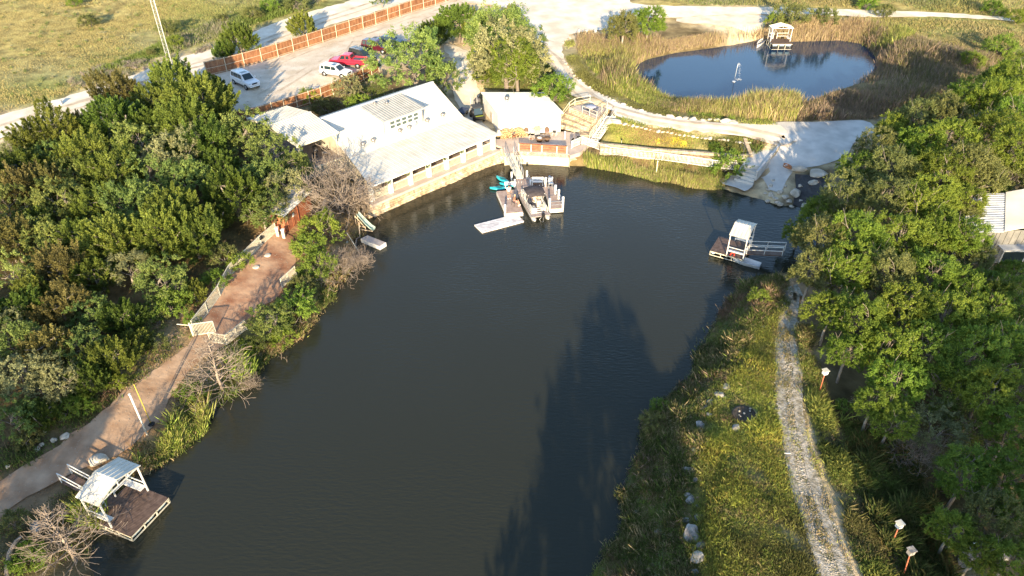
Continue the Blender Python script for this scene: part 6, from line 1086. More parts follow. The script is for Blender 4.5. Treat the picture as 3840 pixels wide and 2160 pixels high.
for nm, c_, d_, mm in (('couch', (.5, 3.6, .72), (.55, 1.5, .45), DARKV), ('couch', (.55, 1.5, .72), (.6, 1.0, .42), VIN), ('couch', (PWd - .5, 1.6, .72), (.55, 1.0, .42), VIN), ('couch', (.6, 5.1, .72), (.7, .8, .42), VIN), ('couch', (PWd - .6, 5.1, .72), (.7, .8, .42), VIN)):
    c2 = MB().box(c_, d_, bev=.05).build(nm, mm, pt); MB().box((c_[0] + (-.26 if c_[0] < 1 else .24), c_[1], c_[2] + .3), (.12, d_[1], .35), bev=.03).build('cushion', mm, c2)
MB().box((PWd - .75, 2.35, .9), (.5, .5, .8), bev=.05).build('console', mat('cream_vinyl_gloss', (.66, .60, .5), rough=.3), pt); MB().box((PWd - .8, 3.0, .95), (.5, .5, .5), bev=.07).build('captain_chair', VIN, pt)
mt = MB().box((1.25, -.1, .75), (.32, .38, .45), bev=.06).build('outboard_motor', BLACK, pt); MB().box((1.25, -.12, .2), (.1, .2, .8)).build('motor_leg', DGREY, mt); MB().tube([(1.05, -.1, .5), (.8, -.1, .3), (1.0, -.3, -.1), (1.25, -.3, .1)], .03, 6).build('boarding_ladder', STEEL, pt)
# ---------------------------------------------------------------- people
SKIN = mat('skin', (.42, .24, .16), (.50, .30, .21), scale=6, rough=.6); HAIR = mat('dark_hair', (.03, .02, .015), rough=.6)
def person(label, loc, rz, J, shirt, shorts, shoes=True, hat=None):
    """J: joint positions; one skinned body surface from joints with a radius each, five fingers per hand"""
    t = thing('person', label, 'person', loc, rz); me = bpy.data.meshes.new('body_cage'); vs = []; es = []; rad = []
    def add(p, r_, par=None): vs.append(p); rad.append(r_); i = len(vs) - 1; (es.append((par, i)) if par is not None else None); return i
    pel = add(J['pelvis'], .135); ab = add(J['belly'], .13, pel); ch = add(J['chest'], .15, ab); nk = add(J['neck'], .055, ch); hd = add(J['head'], .085, nk); tp = add(J['crown'], .075, hd)
    hands = []
    for s_ in ('L', 'R'):
        sh = add(J['sh' + s_], .068, ch); el = add(J['el' + s_], .043, sh); wr = add(J['wr' + s_], .028, el); pm = add(J['hd' + s_], .032, wr); hands.append((Vector(J['wr' + s_]), Vector(J['hd' + s_]), s_))
        hp = add(J['hip' + s_], .095, pel); kn = add(J['kn' + s_], .06, hp); an = add(J['an' + s_], .04, kn); to = add(J['to' + s_], .035, an)
    for wr_, hd_, s_ in hands:
        d_ = (hd_ - wr_).normalized(); sd = d_.cross(Vector((0, 0, 1))); sd = sd.normalized() if sd.length > .1 else Vector((0, 1, 0)); nrm = d_.cross(sd)
        base = [i for i, v in enumerate(vs) if (Vector(v) - hd_).length < 1e-6][0]
        for k, ln_ in enumerate((.062, .075, .07, .055)):
            o_ = sd * (k - 1.5) * .02; a = add(tuple(hd_ + d_ * .03 + o_), .010, base); b = add(tuple(hd_ + d_ * (.03 + ln_ * .55) + o_ + nrm * .006), .009, a); add(tuple(hd_ + d_ * (.03 + ln_) + o_ + nrm * .025), .008, b)
        a = add(tuple(wr_.lerp(hd_, .6) + sd * .04), .011, base); add(tuple(wr_.lerp(hd_, .6) + sd * .062 + d_ * .03), .009, a)
    me.from_pydata(vs, es, [])
    bm = bmesh.new(); bm.from_mesh(me); lay = bm.verts.layers.skin.verify(); bm.verts.ensure_lookup_table()
    for v in bm.verts: v[lay].radius = (rad[v.index],) * 2; v[lay].use_root = v.index == 0
    bm.to_mesh(me); bm.free(); o = bpy.data.objects.new('body_cage', me); sc.collection.objects.link(o); md = o.modifiers.new('s', 'SKIN')
    sb_ = o.modifiers.new('d', 'SUBSURF'); sb_.levels = 1; sb_.render_levels = 1; bpy.context.view_layer.update(); dg = bpy.context.evaluated_depsgraph_get(); bmz = bpy.data.meshes.new_from_object(o.evaluated_get(dg)); bpy.data.objects.remove(o)
    bmz.polygons.foreach_set('use_smooth', [True] * len(bmz.polygons)); bmz.name = 'body'; body = obj('body', bmz, SKIN, t)
    H_ = Vector(J['head']); f_ = Vector(J.get('face', (0, -1, 0))); sd = f_.cross(Vector((0, 0, 1))).normalized(); fm = MB(); fm.ball(H_ + f_ * .09 - Vector((0, 0, .01)), .018, 6, 4, (1, 1, 1.3)); fm.build('nose', SKIN, t)
    fm = MB()
    for s_ in (-1, 1): fm.ball(H_ + f_ * .078 + sd * .032 * s_ + Vector((0, 0, .025)), .012, 6, 4)
    fm.build('eyes', BLACK, t); fm = MB(); fm.box(H_ + f_ * .082 - Vector((0, 0, .05)), (.05 if abs(f_.y) > .5 else .012, .012 if abs(f_.y) > .5 else .05, .008)); fm.build('mouth', mat('lips', (.35, .12, .1), rough=.6), t); fm = MB()
    for s_ in (-1, 1): fm.ball(H_ + sd * .088 * s_, .025, 6, 4, (.5, .6, 1.2) if abs(sd.x) > .5 else (.6, .5, 1.2))
    fm.build('ears', SKIN, t); fm = MB(); fm.ball(H_ - f_ * .018 + Vector((0, 0, .055)), .105, 12, 7, (1, 1, .85)); fm.build('hair' if not hat else 'cap', hat or HAIR, t)
    V_ = lambda k: Vector(J[k]); sm_ = MB(); sm_.tube([V_('pelvis') + Vector((0, 0, .02)), V_('belly'), V_('chest'), V_('chest') + (V_('neck') - V_('chest')) * .55], [.175, .165, .19, .12], 12)
    for s_ in 'LR': sm_.tube([V_('chest').lerp(V_('sh' + s_), .5), V_('sh' + s_), V_('sh' + s_).lerp(V_('el' + s_), .7)], [.10, .09, .075], 10)
    sm_.build('shirt', shirt, t); sm_ = MB(); sm_.tube([V_('pelvis') + (V_('belly') - V_('pelvis')) * .4, V_('pelvis'), V_('pelvis') - Vector((0, 0, .06))], [.17, .185, .16], 12)
    for s_ in 'LR': sm_.tube([V_('hip' + s_) + (V_('pelvis') - V_('hip' + s_)) * .2, V_('hip' + s_), V_('hip' + s_).lerp(V_('kn' + s_), .85)], [.125, .12, .10], 10)
    sm_.build('shorts', shorts, t)
    for s_ in 'LR': a = V_('an' + s_); b = V_('to' + s_); MB().tube([a - (b - a) * .3 - Vector((0, 0, .03)), a.lerp(b, .4) - Vector((0, 0, .02)), b + (b - a) * .2], [.045, .055, .04], 8).build('shoe', PLAST, t)
    return t
stand = dict(pelvis=(0, 0, .95), belly=(0, .01, 1.12), chest=(0, .01, 1.32), neck=(0, 0, 1.50), head=(0, -.02, 1.63), crown=(0, -.01, 1.72), shL=(-.19, 0, 1.42), elL=(-.26, .02, 1.15), wrL=(-.24, -.12, .93), hdL=(-.22, -.18, .87), shR=(.19, 0, 1.42), elR=(.25, .04, 1.15), wrR=(.24, -.08, .92), hdR=(.23, -.13, .85), hipL=(-.10, 0, .9), knL=(-.11, -.03, .5), anL=(-.12, .02, .09), toL=(-.13, -.13, .04), hipR=(.10, 0, .9), knR=(.11, -.05, .5), anR=(.13, 0, .09), toR=(.14, -.15, .04))
person('standing person in a white shirt and grey shorts on the dock', T8(765, 698, .6), .4, stand, mat('white_cotton', (.74, .72, .68), rough=.9), mat('grey_cotton', (.20, .17, .16), rough=.9))
def seated(h=.45): return dict(pelvis=(0, .05, h + .1), belly=(0, .08, h + .27), chest=(0, .08, h + .47), neck=(0, .04, h + .65), head=(0, .0, h + .78), crown=(0, .01, h + .87), shL=(-.19, .06, h + .57), elL=(-.26, .0, h + .3), wrL=(-.17, -.22, h + .24), hdL=(-.14, -.3, h + .22), shR=(.19, .06, h + .57), elR=(.26, .0, h + .3), wrR=(.17, -.22, h + .24), hdR=(.14, -.3, h + .22), hipL=(-.10, 0, h + .07), knL=(-.13, -.42, h + .08), anL=(-.13, -.46, .09), toL=(-.14, -.6, .05), hipR=(.10, 0, h + .07), knR=(.13, -.42, h + .08), anR=(.14, -.48, .09), toR=(.15, -.62, .05))
chair('folding_chair', 'dark folding chair on the dock with a seated person', T8(865, 815, .6), -.9, BLACK, DGREY)
person('seated person in tan clothes on the folding chair on the dock', T8(875, 812, .6), 1.2, seated(), mat('tan_cotton', (.22, .12, .08), rough=.9), mat('rose_cotton', (.42, .22, .20), rough=.9), hat=mat('straw_hat', (.5, .4, .22), rough=.9))
Mw = Matrix.Translation(pt.location) @ Matrix.Rotation(rot, 4, 'Z')
person('person in a pale top seated under the pontoon boat canopy', Mw @ Vector((1.15, 3.1, .5)), rot + math.pi * .9, seated(.42), mat('cream_cotton', (.6, .5, .4), rough=.9), mat('brown_cotton', (.2, .1, .06), rough=.9))
person('person with bare arms seated at the edge of the boat canopy', Mw @ Vector((1.65, 3.0, .5)), rot + math.pi * 1.2, seated(.42), mat('peach_cotton', (.58, .38, .28), rough=.9), mat('red_brown_cotton', (.28, .08, .04), rough=.9))
# ---------------------------------------------------------------- vehicles
TYRE = mat('tyre_rubber', (.018, .018, .018), rough=.85); RIM = mat('alloy_rim', (.42, .42, .43), (.55, .55, .56), scale=8, rough=.3, metal=.7); LAMP = mat('headlamp_lens', (.62, .66, .68), rough=.08, spec=.8); TAIL = mat('red_lens', (.35, .01, .01), rough=.15)
def paint(nm, c): m = mat(nm, c, tuple(min(1, q * 1.08) for q in c), scale=1, rough=.28, spec=.6); m.node_tree.nodes['Principled BSDF'].inputs['Coat Weight'].default_value = .5; return m
def car(name, label, cat, loc, rz, pm, L_=5.0, W_=1.95, H_=1.8, kind='suv', roofrail=False, sunroof=False, group='vehicles in the parking lot'):
    """front towards +x; body lofted from cross sections"""
    t = thing(name, label, cat, loc, rz, group); w2 = W_ / 2; hood = .60 * H_; belt = .62 * H_; g0 = .22
    if kind == 'suv': sect = [(-.5, .45, .55, .86), (-.485, .30, .60, .95), (-.46, .25, .62, 1), (-.20, .23, .62, 1), (.12, .23, .61, 1), (.28, .23, .585, 1), (.42, .24, .55, .98), (.475, .28, .50, .92), (.5, .36, .42, .80)]
    elif kind == 'pickup': sect = [(-.5, .36, .57, .93), (-.49, .30, .60, .98), (-.30, .28, .60, 1), (-.1, .26, .60, 1), (.12, .26, .60, 1), (.25, .26, .59, 1), (.42, .26, .57, .98), (.48, .30, .52, .94), (.5, .38, .44, .86)]
    else: sect = [(-.5, .38, .55, .82), (-.48, .26, .62, .92), (-.35, .22, .66, 1), (-.1, .20, .64, 1), (.15, .20, .63, 1), (.30, .20, .60, 1), (.43, .22, .53, .96), (.485, .26, .46, .86), (.5, .32, .40, .76)]
    mb = MB(); vs = []
    for f, zb, zt, wf_ in sect:
        x = f * L_; z0, z1 = zb * H_, zt * H_; w_ = w2 * wf_
        vs += [(x, -w_ * .92, z0), (x, -w_, z0 + (z1 - z0) * .45), (x, -w_ * .97, z1 - .05), (x, -w_ * .86, z1), (x, w_ * .86, z1), (x, w_ * .97, z1 - .05), (x, w_, z0 + (z1 - z0) * .45), (x, w_ * .92, z0)]
    n = len(sect); mb.add(vs, [(i * 8 + k, i * 8 + (k + 1) % 8, (i + 1) * 8 + (k + 1) % 8, (i + 1) * 8 + k) for i in range(n - 1) for k in range(8)] + [tuple(range(8)), tuple(range((n - 1) * 8, n * 8))], False)
    if kind == 'suv': cab = [(-.488, .62, .84), (-.44, .985, .70), (-.28, 1.0, .72), (.02, 1.0, .72), (.08, .97, .71), (.245, .60, .82)]
    elif kind == 'pickup': cab = [(-.13, .60, .86), (-.10, .985, .70), (0, 1.0, .72), (.1, .99, .72), (.13, .965, .71), (.25, .59, .84)]
    else: cab = [(-.38, .66, .78), (-.24, .97, .62), (-.1, 1.0, .64), (.03, .99, .64), (.08, .95, .64), (.25, .61, .8)]
    zb_ = cab[0][1] * H_; cv = []
    for f, z_, wf_ in cab: cv += [(f * L_, -w2 * wf_, z_ * H_), (f * L_, w2 * wf_, z_ * H_)]
    m_ = len(cab); side = []
    for f, z_, wf_ in cab[1:-1]: side.append(f)
    fs = [(2 * i, 2 * i + 1, 2 * i + 3, 2 * i + 2) for i in range(m_ - 1)]; o0 = len(cv)
    cv += [(f * L_, s_ * w2 * .86, .60 * H_) for f in (cab[1][0] - .02, cab[-2][0] + .05) for s_ in (-1, 1)]
    lo = [(cab[0][0] * L_, .86), (cab[1][0] * L_, .88), (cab[2][0] * L_, .88), (cab[3][0] * L_, .88), (cab[4][0] * L_, .88), (cab[5][0] * L_, .86)]; bs = len(cv)
    for x, wf_ in lo: cv += [(x, -w2 * wf_, .58 * H_), (x, w2 * wf_, .58 * H_)]
    for i in range(m_ - 1):
        fs += [(2 * i, bs + 2 * i, bs + 2 * i + 2, 2 * i + 2), (2 * i + 1, 2 * i + 3, bs + 2 * i + 3, bs + 2 * i + 1)]
    mb.add(cv, fs); body = mb.build('body', pm, t)
    def gl(pts, nm): q = [Vector(p) for p in pts]; nn = (q[1] - q[0]).cross(q[2] - q[0]).normalized(); c_ = sum(q, Vector()) / 4; nn = nn if nn.dot(c_ - Vector((0, 0, .75 * H_))) > 0 else -nn; mm = MB(); mm.add([p + nn * .012 for p in q], [(0, 1, 2, 3)]); mm.build(nm, GLASS, t)
    def cp(i, s_, f=1.0): return Vector((cab[i][0] * L_, s_ * w2 * cab[i][2] * f, cab[i][1] * H_))
    def lp(i, s_): return Vector((lo[i][0], s_ * w2 * lo[i][1], .60 * H_))
    a, b, c_, d_ = cp(5, -1), cp(5, 1), cp(4, 1), cp(4, -1); gl([a.lerp(d_, .06).lerp(b, .07), b.lerp(c_, .06).lerp(a, .07), c_.lerp(b, .08).lerp(d_, .07), d_.lerp(a, .08).lerp(c_, .07)], 'windshield')
    a, b, c_, d_ = cp(0, -1), cp(0, 1), cp(1, 1), cp(1, -1); gl([a.lerp(d_, .15).lerp(b, .08), b.lerp(c_, .15).lerp(a, .08), c_.lerp(b, .15).lerp(d_, .1), d_.lerp(a, .15).lerp(c_, .1)], 'rear_window')
    for s_ in (-1, 1):
        xs = [(cab[1][0] + .015, cab[1][0] + .12), (cab[1][0] + .145, -.07), (-.055, cab[4][0] + .05)] if kind == 'suv' else [(cab[1][0] + .01, .015), (.03, cab[4][0] + .055)]
        for xa, xb in xs:
            zt, zl = .93 * H_, .65 * H_; wt = w2 * (.72 if kind != 'car' else .66) + .035; wb = w2 * .865 + .004
            xb_t = min(xb, cab[4][0] + .0); gl([(xa * L_, s_ * wb, zl), (xb * L_, s_ * wb, zl), (xb_t * L_, s_ * wt, zt), (max(xa, cab[1][0] + .02) * L_, s_ * wt, zt)], 'side_window')
        MB().box((cab[5][0] * L_ - .35, s_ * (w2 + .1), .66 * H_), (.14, .2, .14), bev=.03).build('mirror', pm, t)
        MB().box((.478 * L_, s_ * w2 * .68, .47 * H_), (.14, .36, .13), bev=.03).build('headlight', LAMP, t)
        MB().box((-.488 * L_, s_ * w2 * .78, .53 * H_), (.08, .16, .32), bev=.02).build('taillight', TAIL, t)
        for fx in (-.31, .32):
            wh = MB(); wr_ = .37 if kind != 'car' else .32; wh.lathe([(wr_ * .62, -.12), (wr_ * .94, -.12), (wr_, -.07), (wr_, .07), (wr_ * .94, .12), (wr_ * .62, .12)], (fx * L_, s_ * (w2 - .1), wr_), 20, 'y'); w_o = wh.build('wheel', TYRE, t)
            rm = MB(); rm.lathe([(wr_ * .62, -.13), (wr_ * .62, .13)], (fx * L_, s_ * (w2 - .1), wr_), 16, 'y')
            for k in range(5): a_ = k * 1.2566; rm.beam((fx * L_, s_ * (w2 + .035), wr_), (fx * L_ + wr_ * .6 * math.cos(a_), s_ * (w2 + .035), wr_ + wr_ * .6 * math.sin(a_)), .05, .03)
            rm.build('rim', RIM, w_o)
            ar_ = MB(); ar_.lathe([(wr_ * 1.16, -.01), (wr_ * 1.16, .012)], (fx * L_, s_ * (w2 - .012), wr_ * 1.02), 20, 'y'); ar_.build('wheel_arch', BLACK, t)
    MB().box((.496 * L_, 0, .46 * H_), (.08, W_ * .42, .2), bev=.03).build('grille', BLACK, t); MB().box((.49 * L_, 0, .26 * H_), (.14, W_ * .8, .16), bev=.04).build('bumper', pm, t); MB().box((.505 * L_, 0, .27 * H_), (.05, .34, .11)).build('number_plate', PLAST, t)
    MB().box((0, 0, .24 * H_), (L_ * .52, W_ * .98, .08)).build('sill', DGREY, t)
    if kind == 'pickup':
        MB().add([(-.485 * L_, -w2 * .8, .605 * H_), (-.15 * L_, -w2 * .8, .605 * H_), (-.15 * L_, w2 * .8, .605 * H_), (-.485 * L_, w2 * .8, .605 * H_)], [(0, 1, 2, 3)]).build('bed_floor', DGREY, t); r_ = MB()
        for s_ in (-1, 1): r_.box((-.318 * L_, s_ * w2 * .9, .64 * H_), (.35 * L_, .12, .16))
        r_.box((-.49 * L_, 0, .64 * H_), (.07, W_ * .92, .16)); r_.build('bed_side', pm, t)
    if roofrail:
        for s_ in (-1, 1): MB().beam((-.38 * L_, s_ * w2 * .62, 1.03 * H_), (.03 * L_, s_ * w2 * .62, 1.03 * H_), .05).build('roof_rail', STEEL, t)
        MB().beam((-.1 * L_, -w2 * .62, 1.035 * H_), (-.1 * L_, w2 * .62, 1.035 * H_), .05).beam((-.28 * L_, -w2 * .62, 1.035 * H_), (-.28 * L_, w2 * .62, 1.035 * H_), .05).build('roof_rack', STEEL, t)
    if sunroof: MB().box((-.03 * L_, 0, 1.002 * H_), (.12 * L_, W_ * .42, .02)).build('sunroof', GLASS, t)
    return t
WP = paint('white_car_paint', (.74, .75, .76)); ZC = zoomed(860, 200, 9.66); ZP = zoomed(1180, 120, 6.44)
def gpx(zf, x, y): 
    z = 4.8
    for _ in range(12): p = zf(x, y, z); z = z * .4 + .6 * (h1(p.x, p.y) + .08)
    return zf(x, y, z)
def park(zf, xr, yr, xf, yf): a, b = gpx(zf, xr, yr), gpx(zf, xf, yf); d_ = b - a; return (a + b) / 2, math.atan2(d_.y, d_.x)
c_, r_ = park(ZC, 290, 1000, 960, 1330); car('white_suv', 'large white SUV parked alone at the left end of the lot', 'car', c_, r_, WP, 5.0, 2.0, 1.9, 'suv', sunroof=True)
c_, r_ = park(ZP, 210, 1050, 800, 1080); car('white_crossover', 'smaller white SUV parked against the near wooden fence', 'car', c_ + Vector((.1, .2, 0)), r_ - .35, WP, 4.7, 1.9, 1.65, 'suv', sunroof=True)
c_, r_ = park(ZP, 1180, 860, 470, 790); car('red_pickup', 'bright red crew cab pickup truck with open bed', 'truck', c_ + Vector((0, .2, 0)), r_ + .0, paint('red_car_paint', (.62, .02, .045)), 5.7, 2.0, 1.85, 'pickup')
c_, r_ = park(ZP, 900, 590, 1440, 760); car('black_suv', 'black SUV with silver roof rack behind the red pickup', 'car', c_, r_, paint('black_car_paint', (.02, .025, .03)), 4.7, 1.9, 1.7, 'suv', roofrail=True)
c_, r_ = park(ZP, 1230, 420, 1800, 520); car('maroon_suv', 'maroon SUV between the black SUV and the last cars', 'car', c_, r_, paint('maroon_car_paint', (.075, .008, .016)), 4.9, 1.9, 1.8, 'suv')
c_, r_ = park(ZP, 1560, 260, 2080, 330); car('dark_sedan', 'dark blue sedan behind the maroon SUV', 'car', c_, r_, paint('navy_car_paint', (.02, .03, .06)), 4.6, 1.8, 1.4, 'car')
# utility cart beside the shed
Z5 = zoomed(1700, 360, 8.05); uv = thing('utility_cart', 'black off-road utility cart with roof parked between lodge and shed', 'vehicle', G((1700 + 720 / 8.05) / S, (360 + 700 / 8.05) / S), R(-72))
MB().box((0, 0, .65), (2.7, 1.4, .5), bev=.08).build('body', BLACK, uv); MB().box((-.1, 0, 1.85), (1.5, 1.35, .07), bev=.03).build('roof', DGREY, uv); cg = MB()
for sx in (-.75, .55):
    for sy in (-.62, .62): cg.tube([(sx + (.25 if sx > 0 else 0), sy, .9), (sx, sy, 1.84)], .03, 6)
cg.build('roll_cage', BLACK, uv); MB().box((-.25, 0, 1.0), (.5, 1.2, .3), bev=.05).build('seat', DARKV, uv); MB().box((1.2, 0, .93), (.25, 1.1, .08), bev=.03).build('hood', mat('lime_panel', (.16, .20, .02), (.2, .24, .03), rough=.4), uv); MB().add([(.8, -.58, .98), (.8, .58, .98), (.55, .58, 1.75), (.55, -.58, 1.75)], [(0, 1, 2, 3)]).build('windshield', GLASS, uv)
for sx in (-.9, .95):
    for sy in (-.68, .68): MB().lathe([(.2, -.13), (.34, -.11), (.36, 0), (.34, .11), (.2, .13)], (sx, sy, .34), 16, 'y').build('wheel', TYRE, uv)
MB().lathe([(.14, 0), (.36, .02), (.36, .2), (.14, .22)], (-1.15, 0, 1.0), 16).build('spare_wheel', TYRE, uv)
for sy in (-.5, .4): MB().tube([(-1.25, sy, .8), (-1.3, sy, 2.6)], .02, 5).build('whip_mast', PLAST, uv)
tk = thing('water_tank', 'dark upright tank standing at the shed corner behind the utility cart', 'tank', Z5(740, 340, 3.0)); MB().lathe([(.42, -.4), (.44, .1), (.44, 1.2), (.3, 1.35), (.1, 1.4)], (0, 0, 0), 18).build('tank', DGREY, tk); MB().lathe([(.12, 0), (.12, .08)], (0, 0, 1.38), 12).build('lid', BLACK, tk)
tr_ = thing('cargo_trailer', 'low dark blue trailer in the shade beside the lodge roof', 'trailer', Z5(290, 540, 2.9), R(70)); MB().box((0, 0, .45), (1.8, 1.1, .35), bev=.04).build('box', mat('dark_blue_tarp', (.05, .07, .12), (.08, .10, .16), scale=4, rough=.7), tr_)
for sy in (-.6, .6): MB().lathe([(.12, -.08), (.26, -.07), (.26, .07), (.12, .08)], (0, sy, .26), 14, 'y').build('wheel', TYRE, tr_)
# ---------------------------------------------------------------- patio things
fw = thing('firewood_stack', 'long heap of split firewood stacked against the shed front', 'firewood', G6(560, 475, 1.7), 0); mb = MB(); g_ = random.Random(3)
for k in range(330):
    x = g_.uniform(-1.75, 1.75); lay = g_.random(); z = .08 + lay * (1.1 if x < 1.0 else 1.1 * (1.9 - x)); y = g_.uniform(-.35, .45) * (1 - .4 * lay) + x * .26; r_ = g_.uniform(.05, .09); a = g_.gauss(math.pi / 2, .25); e = g_.gauss(0, .12); L2 = .22
    mb.tube([(x - L2 * math.cos(a), y - L2 * math.sin(a), z - L2 * e), (x + L2 * math.cos(a), y + L2 * math.sin(a), z + L2 * e)], r_, 5, sm=False)
mb.build('logs', WOODL, fw)
gr_ = thing('grill', 'big wheeled gas grill with wooden side shelves against the shed', 'grill', G6(1120, 430, 1.7), .1); MB().box((0, 0, .45), (.75, .5, .75), bev=.03).build('cabinet', STEEL, gr_); MB().add([(-.4, -.3, .85), (.4, -.3, .85), (.4, .3, .85), (-.4, .3, .85), (-.38, -.12, 1.15), (.38, -.12, 1.15), (.38, .28, 1.12), (-.38, .28, 1.12)], [(0, 1, 5, 4), (1, 2, 6, 5), (2, 3, 7, 6), (3, 0, 4, 7), (4, 5, 6, 7)]).build('lid', mat('copper_brown', (.36, .22, .14), (.48, .32, .22), rough=.4), gr_)
for s_ in (-1, 1): MB().box((s_ * .58, 0, .85), (.36, .45, .04)).build('side_shelf', CREAM, gr_)
for s_ in (-.3, 0, .3): MB().lathe([(.04, -.04), (.09, 0), (.04, .04)], (s_, -.28, .08), 10, 'x').build('wheel', BLACK, gr_)
chair('wicker_chair', 'brown round-backed wicker chair right of the grill', G6(1360, 430, 1.7), .1, WICK, PINKC, 'chairs against the shed wall', 1.1, True)
chair('wicker_chair', 'brown wicker chair in front of the firewood', G6(860, 440, 1.7), .1, WICK, mat('patterned_cushion', (.5, .5, .45), rough=.9), 'chairs against the shed wall', 1.1, True)
chair('rocking_chair', 'white rocking chair with dark cushion by the red hydrant', G6(1540, 430, 1.7), -.3, PLAST, BLACK, 'chairs against the shed wall', 1.1)
hy = thing('hydrant', 'small red standpipe at the right corner of the shed', 'standpipe', G6(1605, 260, 1.75)); MB().lathe([(.08, 0), (.08, .45), (.1, .5), (.06, .62)], (0, 0, 0), 10).build('pipe', RED, hy)
fp = thing('fire_pit_table', 'round brown fire pit table with pale lid in the middle of the patio', 'table', G6(1180, 580, 1.7)); MB().lathe([(.35, 0), (.4, .35), (.62, .42), (.62, .5), (.36, .5)], (0, 0, 0), 22).build('table_ring', WICK, fp); MB().lathe([(.34, .48), (.34, .53), (.1, .55)], (0, 0, 0), 20).build('lid', mat('pale_steel', (.6, .6, .6), rough=.2, metal=.4), fp)
oh = thing('round_table', 'second low round brown table right of the fire pit', 'table', G6(1360, 570, 1.7)); MB().lathe([(.3, 0), (.25, .3), (.5, .4), (.5, .46)], (0, 0, 0), 20).build('top', WICK, oh)
for k, (x, y, a) in enumerate(((990, 580, 1.2), (560, 520, .2), (590, 470, .4))): chair('slatted_chair', ['white and brown wooden chair left of the fire pit', 'dark folding chair at the head of the gangway', 'second dark chair beside the firewood end'][k], G6(x, y, 1.7), a, CREAM if k == 0 else DGREY, REDW2, 'chairs on the patio', .95)
pl = thing('post', 'tall dark topped white post beside the stone terraces', 'post', G6(1790, 520, 1.7)); MB().beam((0, 0, 0), (0, 0, 1.1), .14).build('base', PLAST, pl); MB().tube([(0, 0, 1.1), (0, 0, 2.1)], .05, 8).build('rod', DGREY, pl)
for k, (x, y) in enumerate(((2020, 690), (2120, 650))): chair('lounge_chair', ['reclining chair at the patio corner by the gate', 'second reclining chair against the terrace gate'][k], G6(x, y, 1.7), .9 - k, BLACK, mat('mauve_sling', (.38, .32, .36), rough=.8), 'lounge chairs at the patio corner', 1.1)
ct = thing('picnic_table', 'round pale mesh picnic table with curved benches on the upper terrace', 'table', X6(850, 560, 3.95)); MB().lathe([(.68, .72), (.7, .75), (.68, .77), (.1, .78)], (0, 0, 0), 26).build('table_top', mat('pale_lilac_mesh', (.52, .50, .56), rough=.5), ct)
for k in range(4):
    a = R(45 + 90 * k); mb = MB(); q = [R(math.degrees(a) + s_) for s_ in (-32, -16, 0, 16, 32)]
    vs = [(r_ * math.cos(e), r_ * math.sin(e), z_) for e in q for r_, z_ in ((.92, .45), (1.18, .45))]; mb.add(vs, [(2 * i, 2 * i + 1, 2 * i + 3, 2 * i + 2) for i in range(4)]); mb.add([(x, y, z_ - .03) for x, y, z_ in vs], [(2 * i, 2 * i + 2, 2 * i + 3, 2 * i + 1) for i in range(4)]); mb.build('bench', mat('grey_mesh', (.25, .25, .28), rough=.6), ct); MB().tube([(.2 * math.cos(a), .2 * math.sin(a), .7), (.6 * math.cos(a), .6 * math.sin(a), .05), (1.05 * math.cos(a), 1.05 * math.sin(a), .44)], .03, 6).build('leg', BLACK, ct)
# ---------------------------------------------------------------- mast, posts, birdhouses, odds and ends
mb_ = U(640.5, 240.7, 5.5); mst = thing('radio_mast', 'tall slender lattice radio mast with white dish beside the white road', 'mast', mb_); hM = 17.5; rr_ = .32; cor = [(rr_ * math.cos(R(90 + 120 * k)), rr_ * math.sin(R(90 + 120 * k))) for k in range(3)]; mb = MB()
for x, y in cor: mb.tube([(x, y, -.3), (x, y, hM)], .035, 5)
mb.build('legs', WHITE, mst); mb = MB(); z = 0; k = 0
while z < hM - .6:
    for i in range(3): a, b = cor[i], cor[(i + 1) % 3]; mb.beam((a[0], a[1], z), (b[0], b[1], z), .025); mb.beam((a[0], a[1], z), (b[0], b[1], z + .6), .022)
    z += .6
mb.build('lattice', STEEL, mst)
dz = 13.2; MB().lathe([(.05, .25), (.38, .1), (.48, -.05), (.46, -.06), (.1, .0)], (-.45, -.4, dz), 18, 'y').build('dish', PLAST, mst); MB().beam((0, 0, dz), (-.45, -.3, dz), .05).build('dish_arm', STEEL, mst)
wp_ = G(371, 1095); mb = MB().tube([(0, 0, -.2), (0, 0, 4.3)], .065, 10); wp = thing('pole', 'white upright pole standing on the sandy bank', 'pole', wp_); mb.build('shaft', WHITE, wp); MB().box((0, 0, 4.25), (.16, .16, .14), bev=.02).build('cap', CREAM, wp)
yp = thing('volleyball_pole', 'thin yellow pole with dark round base beside the white pole', 'pole', G(381, 1068)); MB().tube([(0, 0, 0), (-.1, .1, 4.1)], .03, 8).build('shaft', mat('yellow_paint', (.55, .42, .05), rough=.5), yp); MB().lathe([(.26, 0), (.26, .09), (.08, .12)], (0, 0, 0), 16).build('base', BLACK, yp)
def birdhouse(label, bx, by, tx, ty, h, m):
    b = G(bx, by); t = thing('birdhouse', label, 'birdhouse', b); tp = V(tx, ty, b.z + h) - b
    MB().tube([(0, 0, -.3), tp], .035, 8).build('post', mat('rusty_pipe', (.36, .10, .05), (.48, .16, .09), scale=5, rough=.7), t); bx_ = MB().box(tp + Vector((0, 0, .14)), (.34, .28, .34), .3).build('box', m, t)
    MB().box(tp + Vector((0, .02, .34)), (.44, .4, .05), .3).build('roof', GROCK if m != PLAST else CREAM, t); MB().lathe([(.035, 0), (.035, .02)], tp + Vector((0, -.16, .16)), 10, 'y').build('entrance', BLACK, t)
birdhouse('small white birdhouse on a rusty post near the oaks', 2060, 990, 2075, 940, 2.0, PLAST)
birdhouse('large bright white birdhouse on a leaning rusty post', 2243, 1372, 2261, 1325, 2.1, PLAST)
